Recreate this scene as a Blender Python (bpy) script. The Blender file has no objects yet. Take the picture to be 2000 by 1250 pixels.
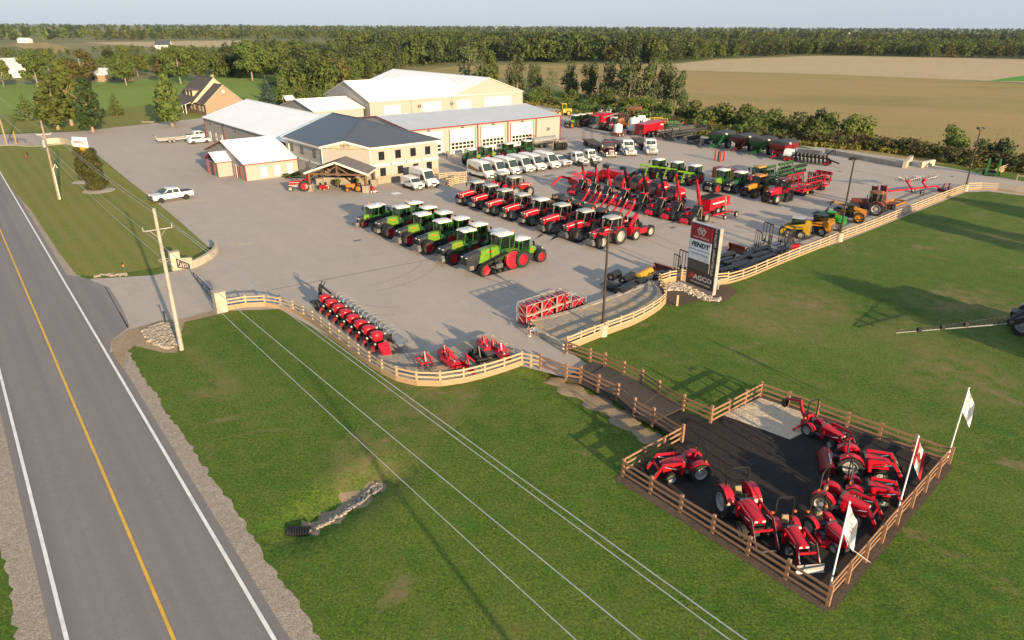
import bpy, math, random
import numpy as np
from mathutils import Vector, Matrix
R = math.radians
sc = bpy.context.scene
COL = sc.collection
random.seed(7)
# ------------------------------------------------------------------ camera
CAMH, F = 24.0, 1360.0                       # metres above the lawn, focal length in photo pixels
PITCH, ROLL = math.atan(575 / F), R(0.29)
cam_d = bpy.data.cameras.new('camera'); cam = bpy.data.objects.new('camera', cam_d); COL.objects.link(cam)
cam_d.sensor_width = 36; cam_d.lens = 36 * F / 2000; cam_d.clip_start = 0.5; cam_d.clip_end = 30000
cam.matrix_world = Matrix.Translation((0, 0, CAMH)) @ Matrix.Rotation(R(90) - PITCH, 4, 'X') @ Matrix.Rotation(ROLL, 4, 'Z')
sc.camera = cam
# ------------------------------------------------------------------ light
SUN_EL = R(12.5); SX, SY = 0.523, -0.853    # horizontal direction towards the sun
w = bpy.data.worlds.new('World'); sc.world = w; w.use_nodes = True
nt = w.node_tree; nt.nodes.clear()
sky = nt.nodes.new('ShaderNodeTexSky'); sky.sky_type = 'NISHITA'; sky.sun_disc = False
sky.sun_elevation = SUN_EL; sky.sun_rotation = math.atan2(SX, SY); sky.air_density = 1.0; sky.dust_density = 0.6; sky.ozone_density = 1.6
bg = nt.nodes.new('ShaderNodeBackground'); bg.inputs[1].default_value = 0.10
hz = nt.nodes.new('ShaderNodeMix'); hz.data_type = 'RGBA'; hz.inputs[0].default_value = 0.85; hz.inputs[7].default_value = (2.1, 2.58, 3.2, 1)   # thin summer haze over the clear sky
wo = nt.nodes.new('ShaderNodeOutputWorld'); nt.links.new(sky.outputs[0], hz.inputs[6]); nt.links.new(hz.outputs[2], bg.inputs[0]); nt.links.new(bg.outputs[0], wo.inputs[0])
sl = bpy.data.lights.new('sun', 'SUN'); sl.energy = 4.5; sl.angle = R(0.6); sl.color = (1.0, 0.76, 0.46)
so = bpy.data.objects.new('sun', sl); COL.objects.link(so)
so.rotation_euler = Vector((-SX * math.cos(SUN_EL), -SY * math.cos(SUN_EL), -math.sin(SUN_EL))).to_track_quat('-Z', 'Y').to_euler()
so.location = (60, -90, 60)
sc.view_settings.view_transform = 'Standard'; sc.view_settings.look = 'None'
sc.view_settings.exposure = 1.2; sc.view_settings.gamma = 1.0
cy = sc.cycles
cy.max_bounces = 5; cy.diffuse_bounces = 2; cy.glossy_bounces = 2; cy.transmission_bounces = 3; cy.transparent_max_bounces = 6
cy.volume_bounces = 0; cy.caustics_reflective = False; cy.caustics_refractive = False; cy.use_denoising = True
cy.use_adaptive_sampling = True; cy.adaptive_threshold = 0.02
# ------------------------------------------------------------------ surveying: a photo pixel and a height give a point on the site
def G(px, py, z=0.0):
 x, y = (px - 1000) / F, -(py - 625) / F
 c, s = math.cos(ROLL), math.sin(ROLL)
 x, y = c * x - s * y, s * x + c * y
 cp, sp = math.cos(PITCH), math.sin(PITCH)
 d = (x, cp + y * sp, -sp + y * cp); t = (z - CAMH) / d[2]
 return Vector((d[0] * t, d[1] * t, z))
def GL(pts, z=0.0): return [G(a, b, z) for a, b in pts]
UA = R(40)                                   # the yard is laid out along this heading and square to it
U = Vector((math.cos(UA), math.sin(UA), 0)); V = Vector((-U.y, U.x, 0))
def UV(u, v, z=0.0): return U * u + V * v + Vector((0, 0, z))
# ------------------------------------------------------------------ materials
M = {}
def N(nt, t, **kw):
 n = nt.nodes.new('ShaderNode' + t)
 for k, v in kw.items(): setattr(n, k, v)
 return n
def mix(nt, fac, a, b, mode='MIX'):
 n = nt.nodes.new('ShaderNodeMix'); n.data_type = 'RGBA'; n.blend_type = mode
 for i, x in ((0, fac), (6, a), (7, b)):
  if hasattr(x, 'is_linked') or hasattr(x, 'links'): nt.links.new(x, n.inputs[i])
  else: n.inputs[i].default_value = x if i == 0 else (*x[:3], 1)
 return n.outputs[2]
def noise(nt, co, scale, detail=4, rough=0.6, dist=0.0):
 n = N(nt, 'TexNoise'); n.inputs['Scale'].default_value = scale; n.inputs['Detail'].default_value = detail
 n.inputs['Roughness'].default_value = rough; n.inputs['Distortion'].default_value = dist
 nt.links.new(co, n.inputs['Vector']); return n.outputs[0]
def ramp(nt, x, lo, hi):
 n = N(nt, 'MapRange'); n.inputs[1].default_value = lo; n.inputs[2].default_value = hi
 nt.links.new(x, n.inputs[0]); return n.outputs[0]
def scaleco(nt, co, s, rot=0.0):
 if rot: r = N(nt, 'Mapping'); r.inputs['Rotation'].default_value = (0, 0, rot); nt.links.new(co, r.inputs[0]); co = r.outputs[0]
 n = N(nt, 'Mapping'); n.inputs['Scale'].default_value = s; nt.links.new(co, n.inputs[0]); return n.outputs[0]
def base(name):
 m = bpy.data.materials.new(name); m.use_nodes = True
 b = m.node_tree.nodes['Principled BSDF']; M[name] = m
 return m, m.node_tree, b
def mk(name, rgb, rough=0.5, metal=0.0, var=0.12, vs=1.3, spec=0.5, coat=0.0):
 m, nt, b = base(name)
 b.inputs['Roughness'].default_value = rough; b.inputs['Metallic'].default_value = metal
 b.inputs['Specular IOR Level'].default_value = spec; b.inputs['Coat Weight'].default_value = coat
 tc = N(nt, 'TexCoord')
 f = noise(nt, tc.outputs['Object'], vs, 5, 0.65)
 lo = tuple(c * (1 - var) for c in rgb); hi = tuple(min(1, c * (1 + var)) for c in rgb)
 nt.links.new(mix(nt, ramp(nt, f, 0.3, 0.7), lo, hi), b.inputs['Base Color'])
 nt.links.new(ramp2(nt, f, max(0.03, rough - 0.08), min(1, rough + 0.1)), b.inputs['Roughness'])
 m.diffuse_color = (*rgb, 1); return m
def ramp2(nt, x, a, b):
 n = N(nt, 'MapRange'); n.inputs[1].default_value = 0.3; n.inputs[2].default_value = 0.7
 n.inputs[3].default_value = a; n.inputs[4].default_value = b; nt.links.new(x, n.inputs[0]); return n.outputs[0]
def bump(nt, b, h, strength=0.5, dist=0.05):
 n = N(nt, 'Bump'); n.inputs['Strength'].default_value = strength; n.inputs['Distance'].default_value = dist
 nt.links.new(h, n.inputs['Height']); nt.links.new(n.outputs[0], b.inputs['Normal'])
for nm, c, r, me in (
 ('red', (0.44, 0.008, 0.02), 0.3, 0), ('deep_red', (0.17, 0.008, 0.014), 0.4, 0), ('maroon', (0.085, 0.008, 0.011), 0.3, 0), ('old_red', (0.17, 0.035, 0.025), 0.7, 0),
 ('trim_red', (0.22, 0.022, 0.018), 0.45, 0), ('lime', (0.11, 0.22, 0.018), 0.3, 0), ('leaf_green', (0.035, 0.14, 0.022), 0.3, 0), ('dark_green', (0.014, 0.07, 0.024), 0.35, 0),
 ('cart_green', (0.008, 0.075, 0.02), 0.35, 0), ('bright_green', (0.025, 0.28, 0.035), 0.35, 0), ('yellow', (0.42, 0.25, 0.012), 0.35, 0), ('amber', (0.42, 0.17, 0.01), 0.4, 0),
 ('orange', (0.45, 0.13, 0.008), 0.4, 0), ('white_paint', (0.62, 0.62, 0.61), 0.3, 0), ('off_white', (0.3, 0.29, 0.275), 0.5, 0), ('roof_plastic', (0.66, 0.65, 0.63), 0.4, 0),
 ('silver_plastic', (0.38, 0.385, 0.385), 0.45, 0), ('grey', (0.12, 0.12, 0.12), 0.5, 0), ('dark_grey', (0.075, 0.075, 0.08), 0.5, 0), ('rim_grey', (0.26, 0.27, 0.28), 0.45, 0.2),
 ('rim_white', (0.34, 0.33, 0.31), 0.45, 0), ('rim_red', (0.42, 0.01, 0.025), 0.4, 0), ('black', (0.012, 0.012, 0.014), 0.45, 0), ('chassis', (0.022, 0.023, 0.026), 0.55, 0),
 ('rubber', (0.018, 0.0175, 0.017), 0.85, 0), ('steel', (0.45, 0.44, 0.43), 0.4, 0.8), ('chrome', (0.75, 0.75, 0.75), 0.18, 1.0), ('seat', (0.03, 0.03, 0.035), 0.7, 0),
 ('tan_seat', (0.26, 0.18, 0.10), 0.7, 0), ('tan_paint', (0.33, 0.26, 0.17), 0.5, 0), ('lamp', (0.85, 0.85, 0.82), 0.15, 0), ('beacon', (0.8, 0.16, 0.01), 0.3, 0), ('lens_red', (0.5, 0.01, 0.01), 0.3, 0),
 ('siding', (0.315, 0.3, 0.272), 0.65, 0), ('siding_lower', (0.31, 0.295, 0.265), 0.65, 0), ('door_white', (0.6, 0.58, 0.54), 0.5, 0), ('trim_white', (0.55, 0.53, 0.5), 0.5, 0),
 ('brick', (0.25, 0.1, 0.055), 0.8, 0), ('shingle', (0.085, 0.07, 0.065), 0.9, 0), ('cream', (0.4, 0.35, 0.26), 0.6, 0), ('stone', (0.27, 0.23, 0.18), 0.85, 0), ('timber', (0.12, 0.062, 0.03), 0.7, 0),
 ('porch_shingle', (0.13, 0.12, 0.12), 0.9, 0), ('rust', (0.20, 0.07, 0.04), 0.85, 0), ('bark', (0.20, 0.14, 0.09), 0.9, 0), ('pale_bark', (0.24, 0.19, 0.14), 0.9, 0), ('pole_wood', (0.27, 0.2, 0.14), 0.85, 0),
 ('pole_pale', (0.33, 0.305, 0.27), 0.8, 0), ('lamp_post', (0.035, 0.025, 0.02), 0.5, 0), ('wire', (0.42, 0.42, 0.43), 0.5, 0.3), ('skin', (0.55, 0.31, 0.22), 0.6, 0), ('hair', (0.035, 0.02, 0.012), 0.7, 0),
 ('denim', (0.10, 0.18, 0.34), 0.8, 0), ('cloth_black', (0.02, 0.02, 0.022), 0.9, 0), ('flag_white', (0.78, 0.77, 0.76), 0.8, 0), ('flag_red', (0.35, 0.012, 0.016), 0.8, 0), ('tank', (0.66, 0.69, 0.71), 0.45, 0),
 ('sign_red', (0.33, 0.012, 0.02), 0.4, 0), ('sign_white', (0.72, 0.75, 0.78), 0.35, 0), ('sign_grey', (0.055, 0.058, 0.062), 0.4, 0), ('sign_dark', (0.022, 0.024, 0.028), 0.35, 0), ('sign_silver', (0.40, 0.41, 0.42), 0.4, 0.3),
 ('sign_yellow', (0.52, 0.32, 0.008), 0.4, 0), ('ink_black', (0.015, 0.02, 0.016), 0.5, 0), ('ink_green', (0.02, 0.05, 0.02), 0.5, 0), ('ink_red', (0.55, 0.02, 0.02), 0.5, 0), ('graphic_brown', (0.22, 0.12, 0.05), 0.5, 0), ('graphic_blue', (0.05, 0.20, 0.45), 0.5, 0),
 ('paint_white', (0.70, 0.70, 0.68), 0.6, 0), ('paint_yellow', (0.66, 0.38, 0.035), 0.6, 0), ('concrete', (0.36, 0.32, 0.27), 0.9, 0), ('concrete_pale', (0.4, 0.35, 0.28), 0.9, 0), ('dark_glass', (0.012, 0.016, 0.02), 0.08, 0),
 ('van_glass', (0.03, 0.045, 0.05), 0.06, 0), ('tarp', (0.03, 0.031, 0.033), 0.6, 0), ('galv', (0.33, 0.33, 0.325), 0.5, 0.5), ('deck', (0.06, 0.048, 0.042), 0.85, 0), ('brown_panel', (0.19, 0.16, 0.12), 0.6, 0), ('cyan_trim', (0.45, 0.62, 0.68), 0.3, 0.2)):
 mk(nm, c, r, me, 0.03 if nm[:4] in ('sidi', 'door', 'trim') else 0.10 if r < 0.5 else 0.18)
for nm, c in (('wood_new', (0.4, 0.3, 0.19)), ('wood_red', (0.25, 0.135, 0.08)), ('wood_board', (0.33, 0.215, 0.125))):
 m, nt, b = base(nm); tc = N(nt, 'TexCoord'); o = tc.outputs['Object']
 a = noise(nt, o, 2.2, 5, 0.7); g2 = noise(nt, scaleco(nt, o, (4, 4, 30)), 1.5, 4)
 nt.links.new(mix(nt, ramp(nt, g2, 0.3, 0.7), mix(nt, a, tuple(x * 0.72 for x in c), tuple(x * 1.15 for x in c)), tuple(x * 1.2 for x in c)), b.inputs['Base Color']); b.inputs['Roughness'].default_value = 0.85
# roofs with standing seams
for nm, c, sp_, vr in (('roof_white', (0.88, 0.88, 0.87), 0.9, .05), ('roof_grey', (0.47, 0.49, 0.51), 0.6, .06), ('roof_slate', (0.085, 0.095, 0.115), 0.45, .05)):
 m, nt, b = base(nm); tc = N(nt, 'TexCoord'); o = tc.outputs['Object']
 wv = N(nt, 'TexWave', wave_type='BANDS', bands_direction='X'); wv.inputs['Scale'].default_value = 1.0 / sp_ * 0.31; nt.links.new(o, wv.inputs[0])
 f = noise(nt, o, 0.25, 5); f2 = noise(nt, scaleco(nt, o, (3, .25, 1)), 1, 3)
 cc = mix(nt, ramp(nt, f, .3, .7), tuple(x * (1 - vr) for x in c), tuple(x * (1 + vr) for x in c))
 cc = mix(nt, ramp(nt, f2, .45, .75), cc, tuple(x * .93 for x in c))
 nt.links.new(cc, b.inputs['Base Color']); b.inputs['Roughness'].default_value = 0.38; b.inputs['Metallic'].default_value = 0 if nm != 'roof_slate' else .3
 bump(nt, b, wv.outputs[0], 0.25, 0.03)
for nm, c in (('siding', M['siding']), ('siding_lower', M['siding_lower'])):
 nt = c.node_tree; b = nt.nodes['Principled BSDF']; tc = N(nt, 'TexCoord')
 wv = N(nt, 'TexWave', wave_type='BANDS', bands_direction='Z' if nm == 'siding_lower' else 'X'); wv.inputs['Scale'].default_value = 1.1; nt.links.new(tc.outputs['Object'], wv.inputs[0]); bump(nt, b, wv.outputs[0], 0.12, 0.01)
nt = M['brick'].node_tree; b = nt.nodes['Principled BSDF']; bk = N(nt, 'TexBrick'); tc = N(nt, 'TexCoord')
bk.inputs['Color1'].default_value = (.23, .085, .045, 1); bk.inputs['Color2'].default_value = (.28, .115, .06, 1); bk.inputs['Mortar'].default_value = (.26, .19, .14, 1); bk.inputs['Scale'].default_value = 4
nt.links.new(tc.outputs['Generated'], bk.inputs[0]); nt.links.new(bk.outputs[0], b.inputs['Base Color'])
# tinted glass one can look through
m, nt, b = base('cab_glass'); out = nt.nodes['Material Output']
tr = N(nt, 'BsdfTransparent'); tr.inputs[0].default_value = (0.50, 0.62, 0.56, 1); gl = N(nt, 'BsdfGlossy'); gl.inputs['Roughness'].default_value = 0.05; gl.inputs[0].default_value = (.9, .95, .95, 1)
fr = N(nt, 'Fresnel'); fr.inputs[0].default_value = 1.6; ms = N(nt, 'MixShader')
nt.links.new(fr.outputs[0], ms.inputs[0]); nt.links.new(tr.outputs[0], ms.inputs[1]); nt.links.new(gl.outputs[0], ms.inputs[2]); nt.links.new(ms.outputs[0], out.inputs[0])
# ground materials -------------------------------------------------
def ground(name, cols, scales, rough=0.95, bstr=0.5, bd=0.05, bs=6.0, extra=None, con=(.62, 1.36)):
 """cols: base, alternate, speck; scales: patch, mid, fine"""
 m, nt, b = base(name); tc = N(nt, 'TexCoord'); o = tc.outputs['Object']
 p = noise(nt, o, scales[0], 5, 0.6, 0.4); q = noise(nt, o, scales[1], 6, 0.7); r = noise(nt, o, scales[2], 3, 0.8)
 c = mix(nt, ramp(nt, p, .35, .65), cols[0], cols[1]); c = mix(nt, ramp(nt, q, .42, .72), c, cols[2])
 k = N(nt, 'MapRange'); k.inputs[1].default_value = .32; k.inputs[2].default_value = .68; k.inputs[3].default_value = con[0]; k.inputs[4].default_value = con[1]; nt.links.new(r, k.inputs[0])
 cb = N(nt, 'CombineColor'); [nt.links.new(k.outputs[0], cb.inputs[i]) for i in range(3)]
 c = mix(nt, 1.0, c, cb.outputs[0], 'MULTIPLY')
 if extra: c = extra(nt, o, c)
 nt.links.new(c, b.inputs['Base Color']); b.inputs['Roughness'].default_value = rough; b.inputs['Specular IOR Level'].default_value = 0.2
 if bstr: bump(nt, b, noise(nt, o, bs, 4, 0.75), bstr, bd)
 return m
def dry(lo, hi, col, sc_=0.07, off=0.0):
 def f(nt, o, c):
  n = noise(nt, scaleco(nt, o, (1, 1.0, 1)), sc_, 6, 0.65, 0.8); n2 = noise(nt, o, 1.7, 4, .7)
  mm = N(nt, 'Math', operation='MULTIPLY'); nt.links.new(ramp(nt, n, lo, hi), mm.inputs[0]); nt.links.new(ramp(nt, n2, .3, .62), mm.inputs[1])
  return mix(nt, mm.outputs[0], c, col)
 return f
def lawn_detail(nt, o, c):
 f = noise(nt, o, 11, 3, .8); k = ramp2(nt, f, .5, 1.5); cb = N(nt, 'CombineColor'); [nt.links.new(k, cb.inputs[i]) for i in range(3)]
 c = mix(nt, 1.0, c, cb.outputs[0], 'MULTIPLY')
 tr = noise(nt, scaleco(nt, o, (.45, .03, 1), R(-38.5)), 1, 4, .6); c = mix(nt, ramp2(nt, tr, .0, .30), c, (.13, .17, .03))         # mower passes
 cl = noise(nt, o, .45, 5, .75, 1.0); c = mix(nt, ramp(nt, cl, .60, .72), c, (.035, .15, .014))                               # clover
 c = dry(.54, .72, (.21, .165, .065), .055)(nt, o, dry(.60, .66, (.20, .15, .075), .16)(nt, o, c)); n3 = noise(nt, o, .6, 6, .7, .6)
 for px, py, r in ((1900, 590, 7), (1880, 735, 6), (1570, 590, 6), (820, 770, 5), (700, 905, 3), (420, 760, 2.5)):   # worn, yellowed places
  p = G(px, py); d = N(nt, 'VectorMath', operation='DISTANCE'); d.inputs[1].default_value = p; nt.links.new(o, d.inputs[0]); a = N(nt, 'MapRange'); a.inputs[1].default_value = r; a.inputs[2].default_value = r * .2; nt.links.new(d.outputs[1], a.inputs[0])
  q = N(nt, 'Math', operation='MULTIPLY'); nt.links.new(a.outputs[0], q.inputs[0]); nt.links.new(ramp(nt, n3, .42, .62), q.inputs[1]); c = mix(nt, q.outputs[0], c, (.20, .15, .07))
 return c
ground('grass', ((.036, .088, .007), (.072, .122, .013), (.105, .132, .021)), (.06, .8, 5.5), bstr=.35, bd=.05, bs=6, con=(.3, 1.7), extra=lambda nt, o, c: lawn_detail(nt, o, c))
def stripes(nt, o, c):
 wv = N(nt, 'TexWave', wave_type='BANDS', bands_direction='X'); wv.inputs['Scale'].default_value = 0.17; wv.inputs['Distortion'].default_value = 1.2; wv.inputs['Detail Scale'].default_value = .3
 nt.links.new(scaleco(nt, o, (1, 1, 1), R(-38.5)), wv.inputs[0])
 return mix(nt, ramp2(nt, wv.outputs[0], 0, .45), c, (.21, .19, .055))
ground('mown_grass', ((.13, .17, .026), (.165, .185, .034), (.20, .175, .05)), (.1, .8, 8), bstr=.4, bd=.06, bs=5, extra=stripes)
ground('far_grass', ((.14, .23, .035), (.17, .25, .04), (.19, .22, .05)), (.03, .3, 2), bstr=.4, bd=.08, bs=2)
def soy_detail(nt, o, c):
 c = mix(nt, ramp2(nt, noise(nt, scaleco(nt, o, (.05, .006, 1), R(-40)), 1, 5), 0, .8), c, (.40, .25, .125))
 c = mix(nt, ramp(nt, noise(nt, scaleco(nt, o, (.005, .016, 1), R(20)), 1, 6, .7, .8), .5, .66), c, (.20, .19, .06))  # dark green patches painted in for shadow lying on the field
 wv = N(nt, 'TexWave', wave_type='BANDS', bands_direction='X'); wv.inputs['Scale'].default_value = .08; wv.inputs['Distortion'].default_value = .6; nt.links.new(scaleco(nt, o, (1, 1, 1), R(-40)), wv.inputs[0])
 return mix(nt, ramp2(nt, wv.outputs[0], 0, .25), c, (.24, .21, .065))
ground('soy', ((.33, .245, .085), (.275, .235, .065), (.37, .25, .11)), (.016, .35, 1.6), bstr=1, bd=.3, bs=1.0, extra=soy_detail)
ground('stubble', ((.50, .35, .23), (.46, .33, .21), (.40, .31, .16)), (.008, .12, .8), bstr=.4, bd=.2, bs=.6, extra=lambda nt, o, c: mix(nt, ramp2(nt, noise(nt, scaleco(nt, o, (.004, .06, 1), R(-25)), 1, 5), 0, .6), c, (.36, .31, .15)))
ground('crop_green', ((.06, .25, .02), (.08, .27, .03), (.1, .25, .04)), (.02, .3, 2), bstr=.3)
ground('countryside', ((.09, .12, .035), (.28, .23, .11), (.12, .14, .045)), (.0035, .02, .5), bstr=0)
def wheelpaths(nt, o, c):
 n = noise(nt, scaleco(nt, o, (.9, .012, 1), R(-38.5)), 1.0, 3, .5)
 return mix(nt, ramp2(nt, n, 0, .8), c, (.16, .15, .148))
ground('road_asphalt', ((.225, .205, .20), (.205, .19, .187), (.245, .225, .215)), (.2, 2, 22), rough=.85, bstr=.2, bd=.02, bs=18, extra=wheelpaths, con=(.8, 1.2))
def cracks(nt, o, c):
 vo = N(nt, 'TexVoronoi', feature='DISTANCE_TO_EDGE'); vo.inputs['Scale'].default_value = .045
 nz = N(nt, 'TexNoise'); nz.inputs['Scale'].default_value = .25; nt.links.new(o, nz.inputs[0])
 ad = N(nt, 'VectorMath', operation='MULTIPLY_ADD'); ad.inputs[1].default_value = (3, 3, 0); nt.links.new(nz.outputs[1], ad.inputs[0]); nt.links.new(o, ad.inputs[2]); nt.links.new(ad.outputs[0], vo.inputs[0])
 c = mix(nt, ramp2(nt, vo.outputs[0], .0, .0), c, (.25, .22, .20))
 st = noise(nt, scaleco(nt, o, (.35, .05, 1), R(-40)), 1, 6, .7); c = mix(nt, ramp2(nt, st, 0, .38), c, (.315, .275, .24))
 pt = noise(nt, o, .5, 3, .5, 1.5); c = mix(nt, ramp(nt, pt, .70, .76), c, (.30, .27, .24))
 st3 = noise(nt, scaleco(nt, o, (.15, .5, 1), R(20)), 1, 5, .65, 2.0); return mix(nt, ramp(nt, st3, .62, .72), c, (.33, .295, .26))
ground('lot_asphalt', ((.40, .345, .30), (.375, .33, .29), (.43, .37, .315)), (.05, .5, 14), rough=.9, bstr=.12, bd=.015, bs=14, extra=cracks, con=(.86, 1.14))
ground('gravel', ((.33, .27, .21), (.27, .23, .19), (.42, .36, .29)), (.3, 3, 12), bstr=1, bd=.06, bs=9)
ground('pad_gravel', ((.30, .27, .23), (.26, .24, .22), (.40, .34, .26)), (.4, 4, 14), bstr=1, bd=.06, bs=10, extra=lambda nt, o, c: mix(nt, ramp(nt, noise(nt, scaleco(nt, o, (.5, .5, 1)), 1.2, 3), .5, .56), c, (.42, .31, .20)))
ground('mulch', ((.017, .019, .021), (.026, .026, .027), (.045, .036, .030)), (.25, 2.5, 14), bstr=1, bd=.10, bs=12, extra=lambda nt, o, c: mix(nt, ramp2(nt, noise(nt, scaleco(nt, o, (.25, .06, 1), R(-45)), 2, 5), 0, .45), c, (.060, .043, .033)))
ground('brown_mulch', ((.085, .06, .045), (.11, .08, .06), (.14, .10, .07)), (.4, 3, 14), bstr=1, bd=.08, bs=10)
ground('sand', ((.54, .44, .32), (.46, .38, .28), (.60, .49, .35)), (.5, 2, 10), bstr=1, bd=.16, bs=2.2)
ground('dirt', ((.36, .27, .18), (.30, .22, .15), (.26, .20, .12)), (.4, 3, 12), bstr=.8, bd=.06, bs=8)
ground('river_stone', ((.50, .42, .34), (.34, .30, .26), (.60, .50, .38)), (.8, 3, 9), bstr=.4, bd=.05, bs=8)
ground('tyre_mark', ((.345, .298, .26), (.325, .285, .25), (.365, .315, .27)), (.3, 2, 14), bstr=0)
ground('stone_rubble', ((.32, .28, .235), (.22, .20, .18), (.40, .33, .26)), (.8, 3, 9), bstr=.4, bd=.05, bs=8)
def foliage(name, a, b_, c_, vs=.35):
 m, nt, b = base(name); tc = N(nt, 'TexCoord'); oi = N(nt, 'ObjectInfo')
 f = noise(nt, tc.outputs['Object'], vs, 4, .6); g2 = noise(nt, tc.outputs['Object'], 3.0, 2)
 c = mix(nt, ramp(nt, f, .35, .65), a, b_); c = mix(nt, ramp(nt, g2, .5, .75), c, c_)
 hv = N(nt, 'HueSaturation'); k = N(nt, 'MapRange'); k.inputs[3].default_value = .82; k.inputs[4].default_value = 1.2; nt.links.new(oi.outputs['Random'], k.inputs[0]); nt.links.new(k.outputs[0], hv.inputs['Value']); nt.links.new(c, hv.inputs['Color'])
 k2 = N(nt, 'MapRange'); k2.inputs[3].default_value = .485; k2.inputs[4].default_value = .51; nt.links.new(oi.outputs['Random'], k2.inputs[0]); nt.links.new(k2.outputs[0], hv.inputs['Hue'])
 nt.links.new(hv.outputs[0], b.inputs['Base Color']); b.inputs['Roughness'].default_value = .7; b.inputs['Specular IOR Level'].default_value = .25
 out = nt.nodes['Material Output']; tl = N(nt, 'BsdfTranslucent'); nt.links.new(hv.outputs[0], tl.inputs[0]); ms = N(nt, 'MixShader'); ms.inputs[0].default_value = .22
 nt.links.new(b.outputs[0], ms.inputs[1]); nt.links.new(tl.outputs[0], ms.inputs[2]); nt.links.new(ms.outputs[0], out.inputs[0])
foliage('leaf', (.095, .135, .03), (.062, .10, .022), (.14, .155, .04))
foliage('leaf_yellow', (.12, .155, .03), (.085, .12, .024), (.15, .165, .035))
foliage('leaf_dark', (.042, .070, .022), (.03, .052, .017), (.06, .082, .027))
foliage('leaf_autumn', (.13, .115, .03), (.09, .10, .025), (.15, .115, .035))
foliage('leaf_grey', (.10, .13, .055), (.07, .10, .04), (.14, .16, .075))
foliage('leaf_blue', (.04, .07, .055), (.03, .05, .04), (.07, .10, .085))
foliage('leaf_cedar', (.07, .075, .02), (.045, .055, .014), (.10, .085, .025), 1.2)
foliage('leaf_scrub', (.10, .085, .03), (.06, .07, .02), (.13, .09, .04), .25)
foliage('leaf_golden', (.24, .19, .03), (.13, .14, .03), (.16, .13, .03), .4)
foliage('leaf_far', (.06, .08, .03), (.042, .06, .024), (.085, .09, .036), .03)
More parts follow.
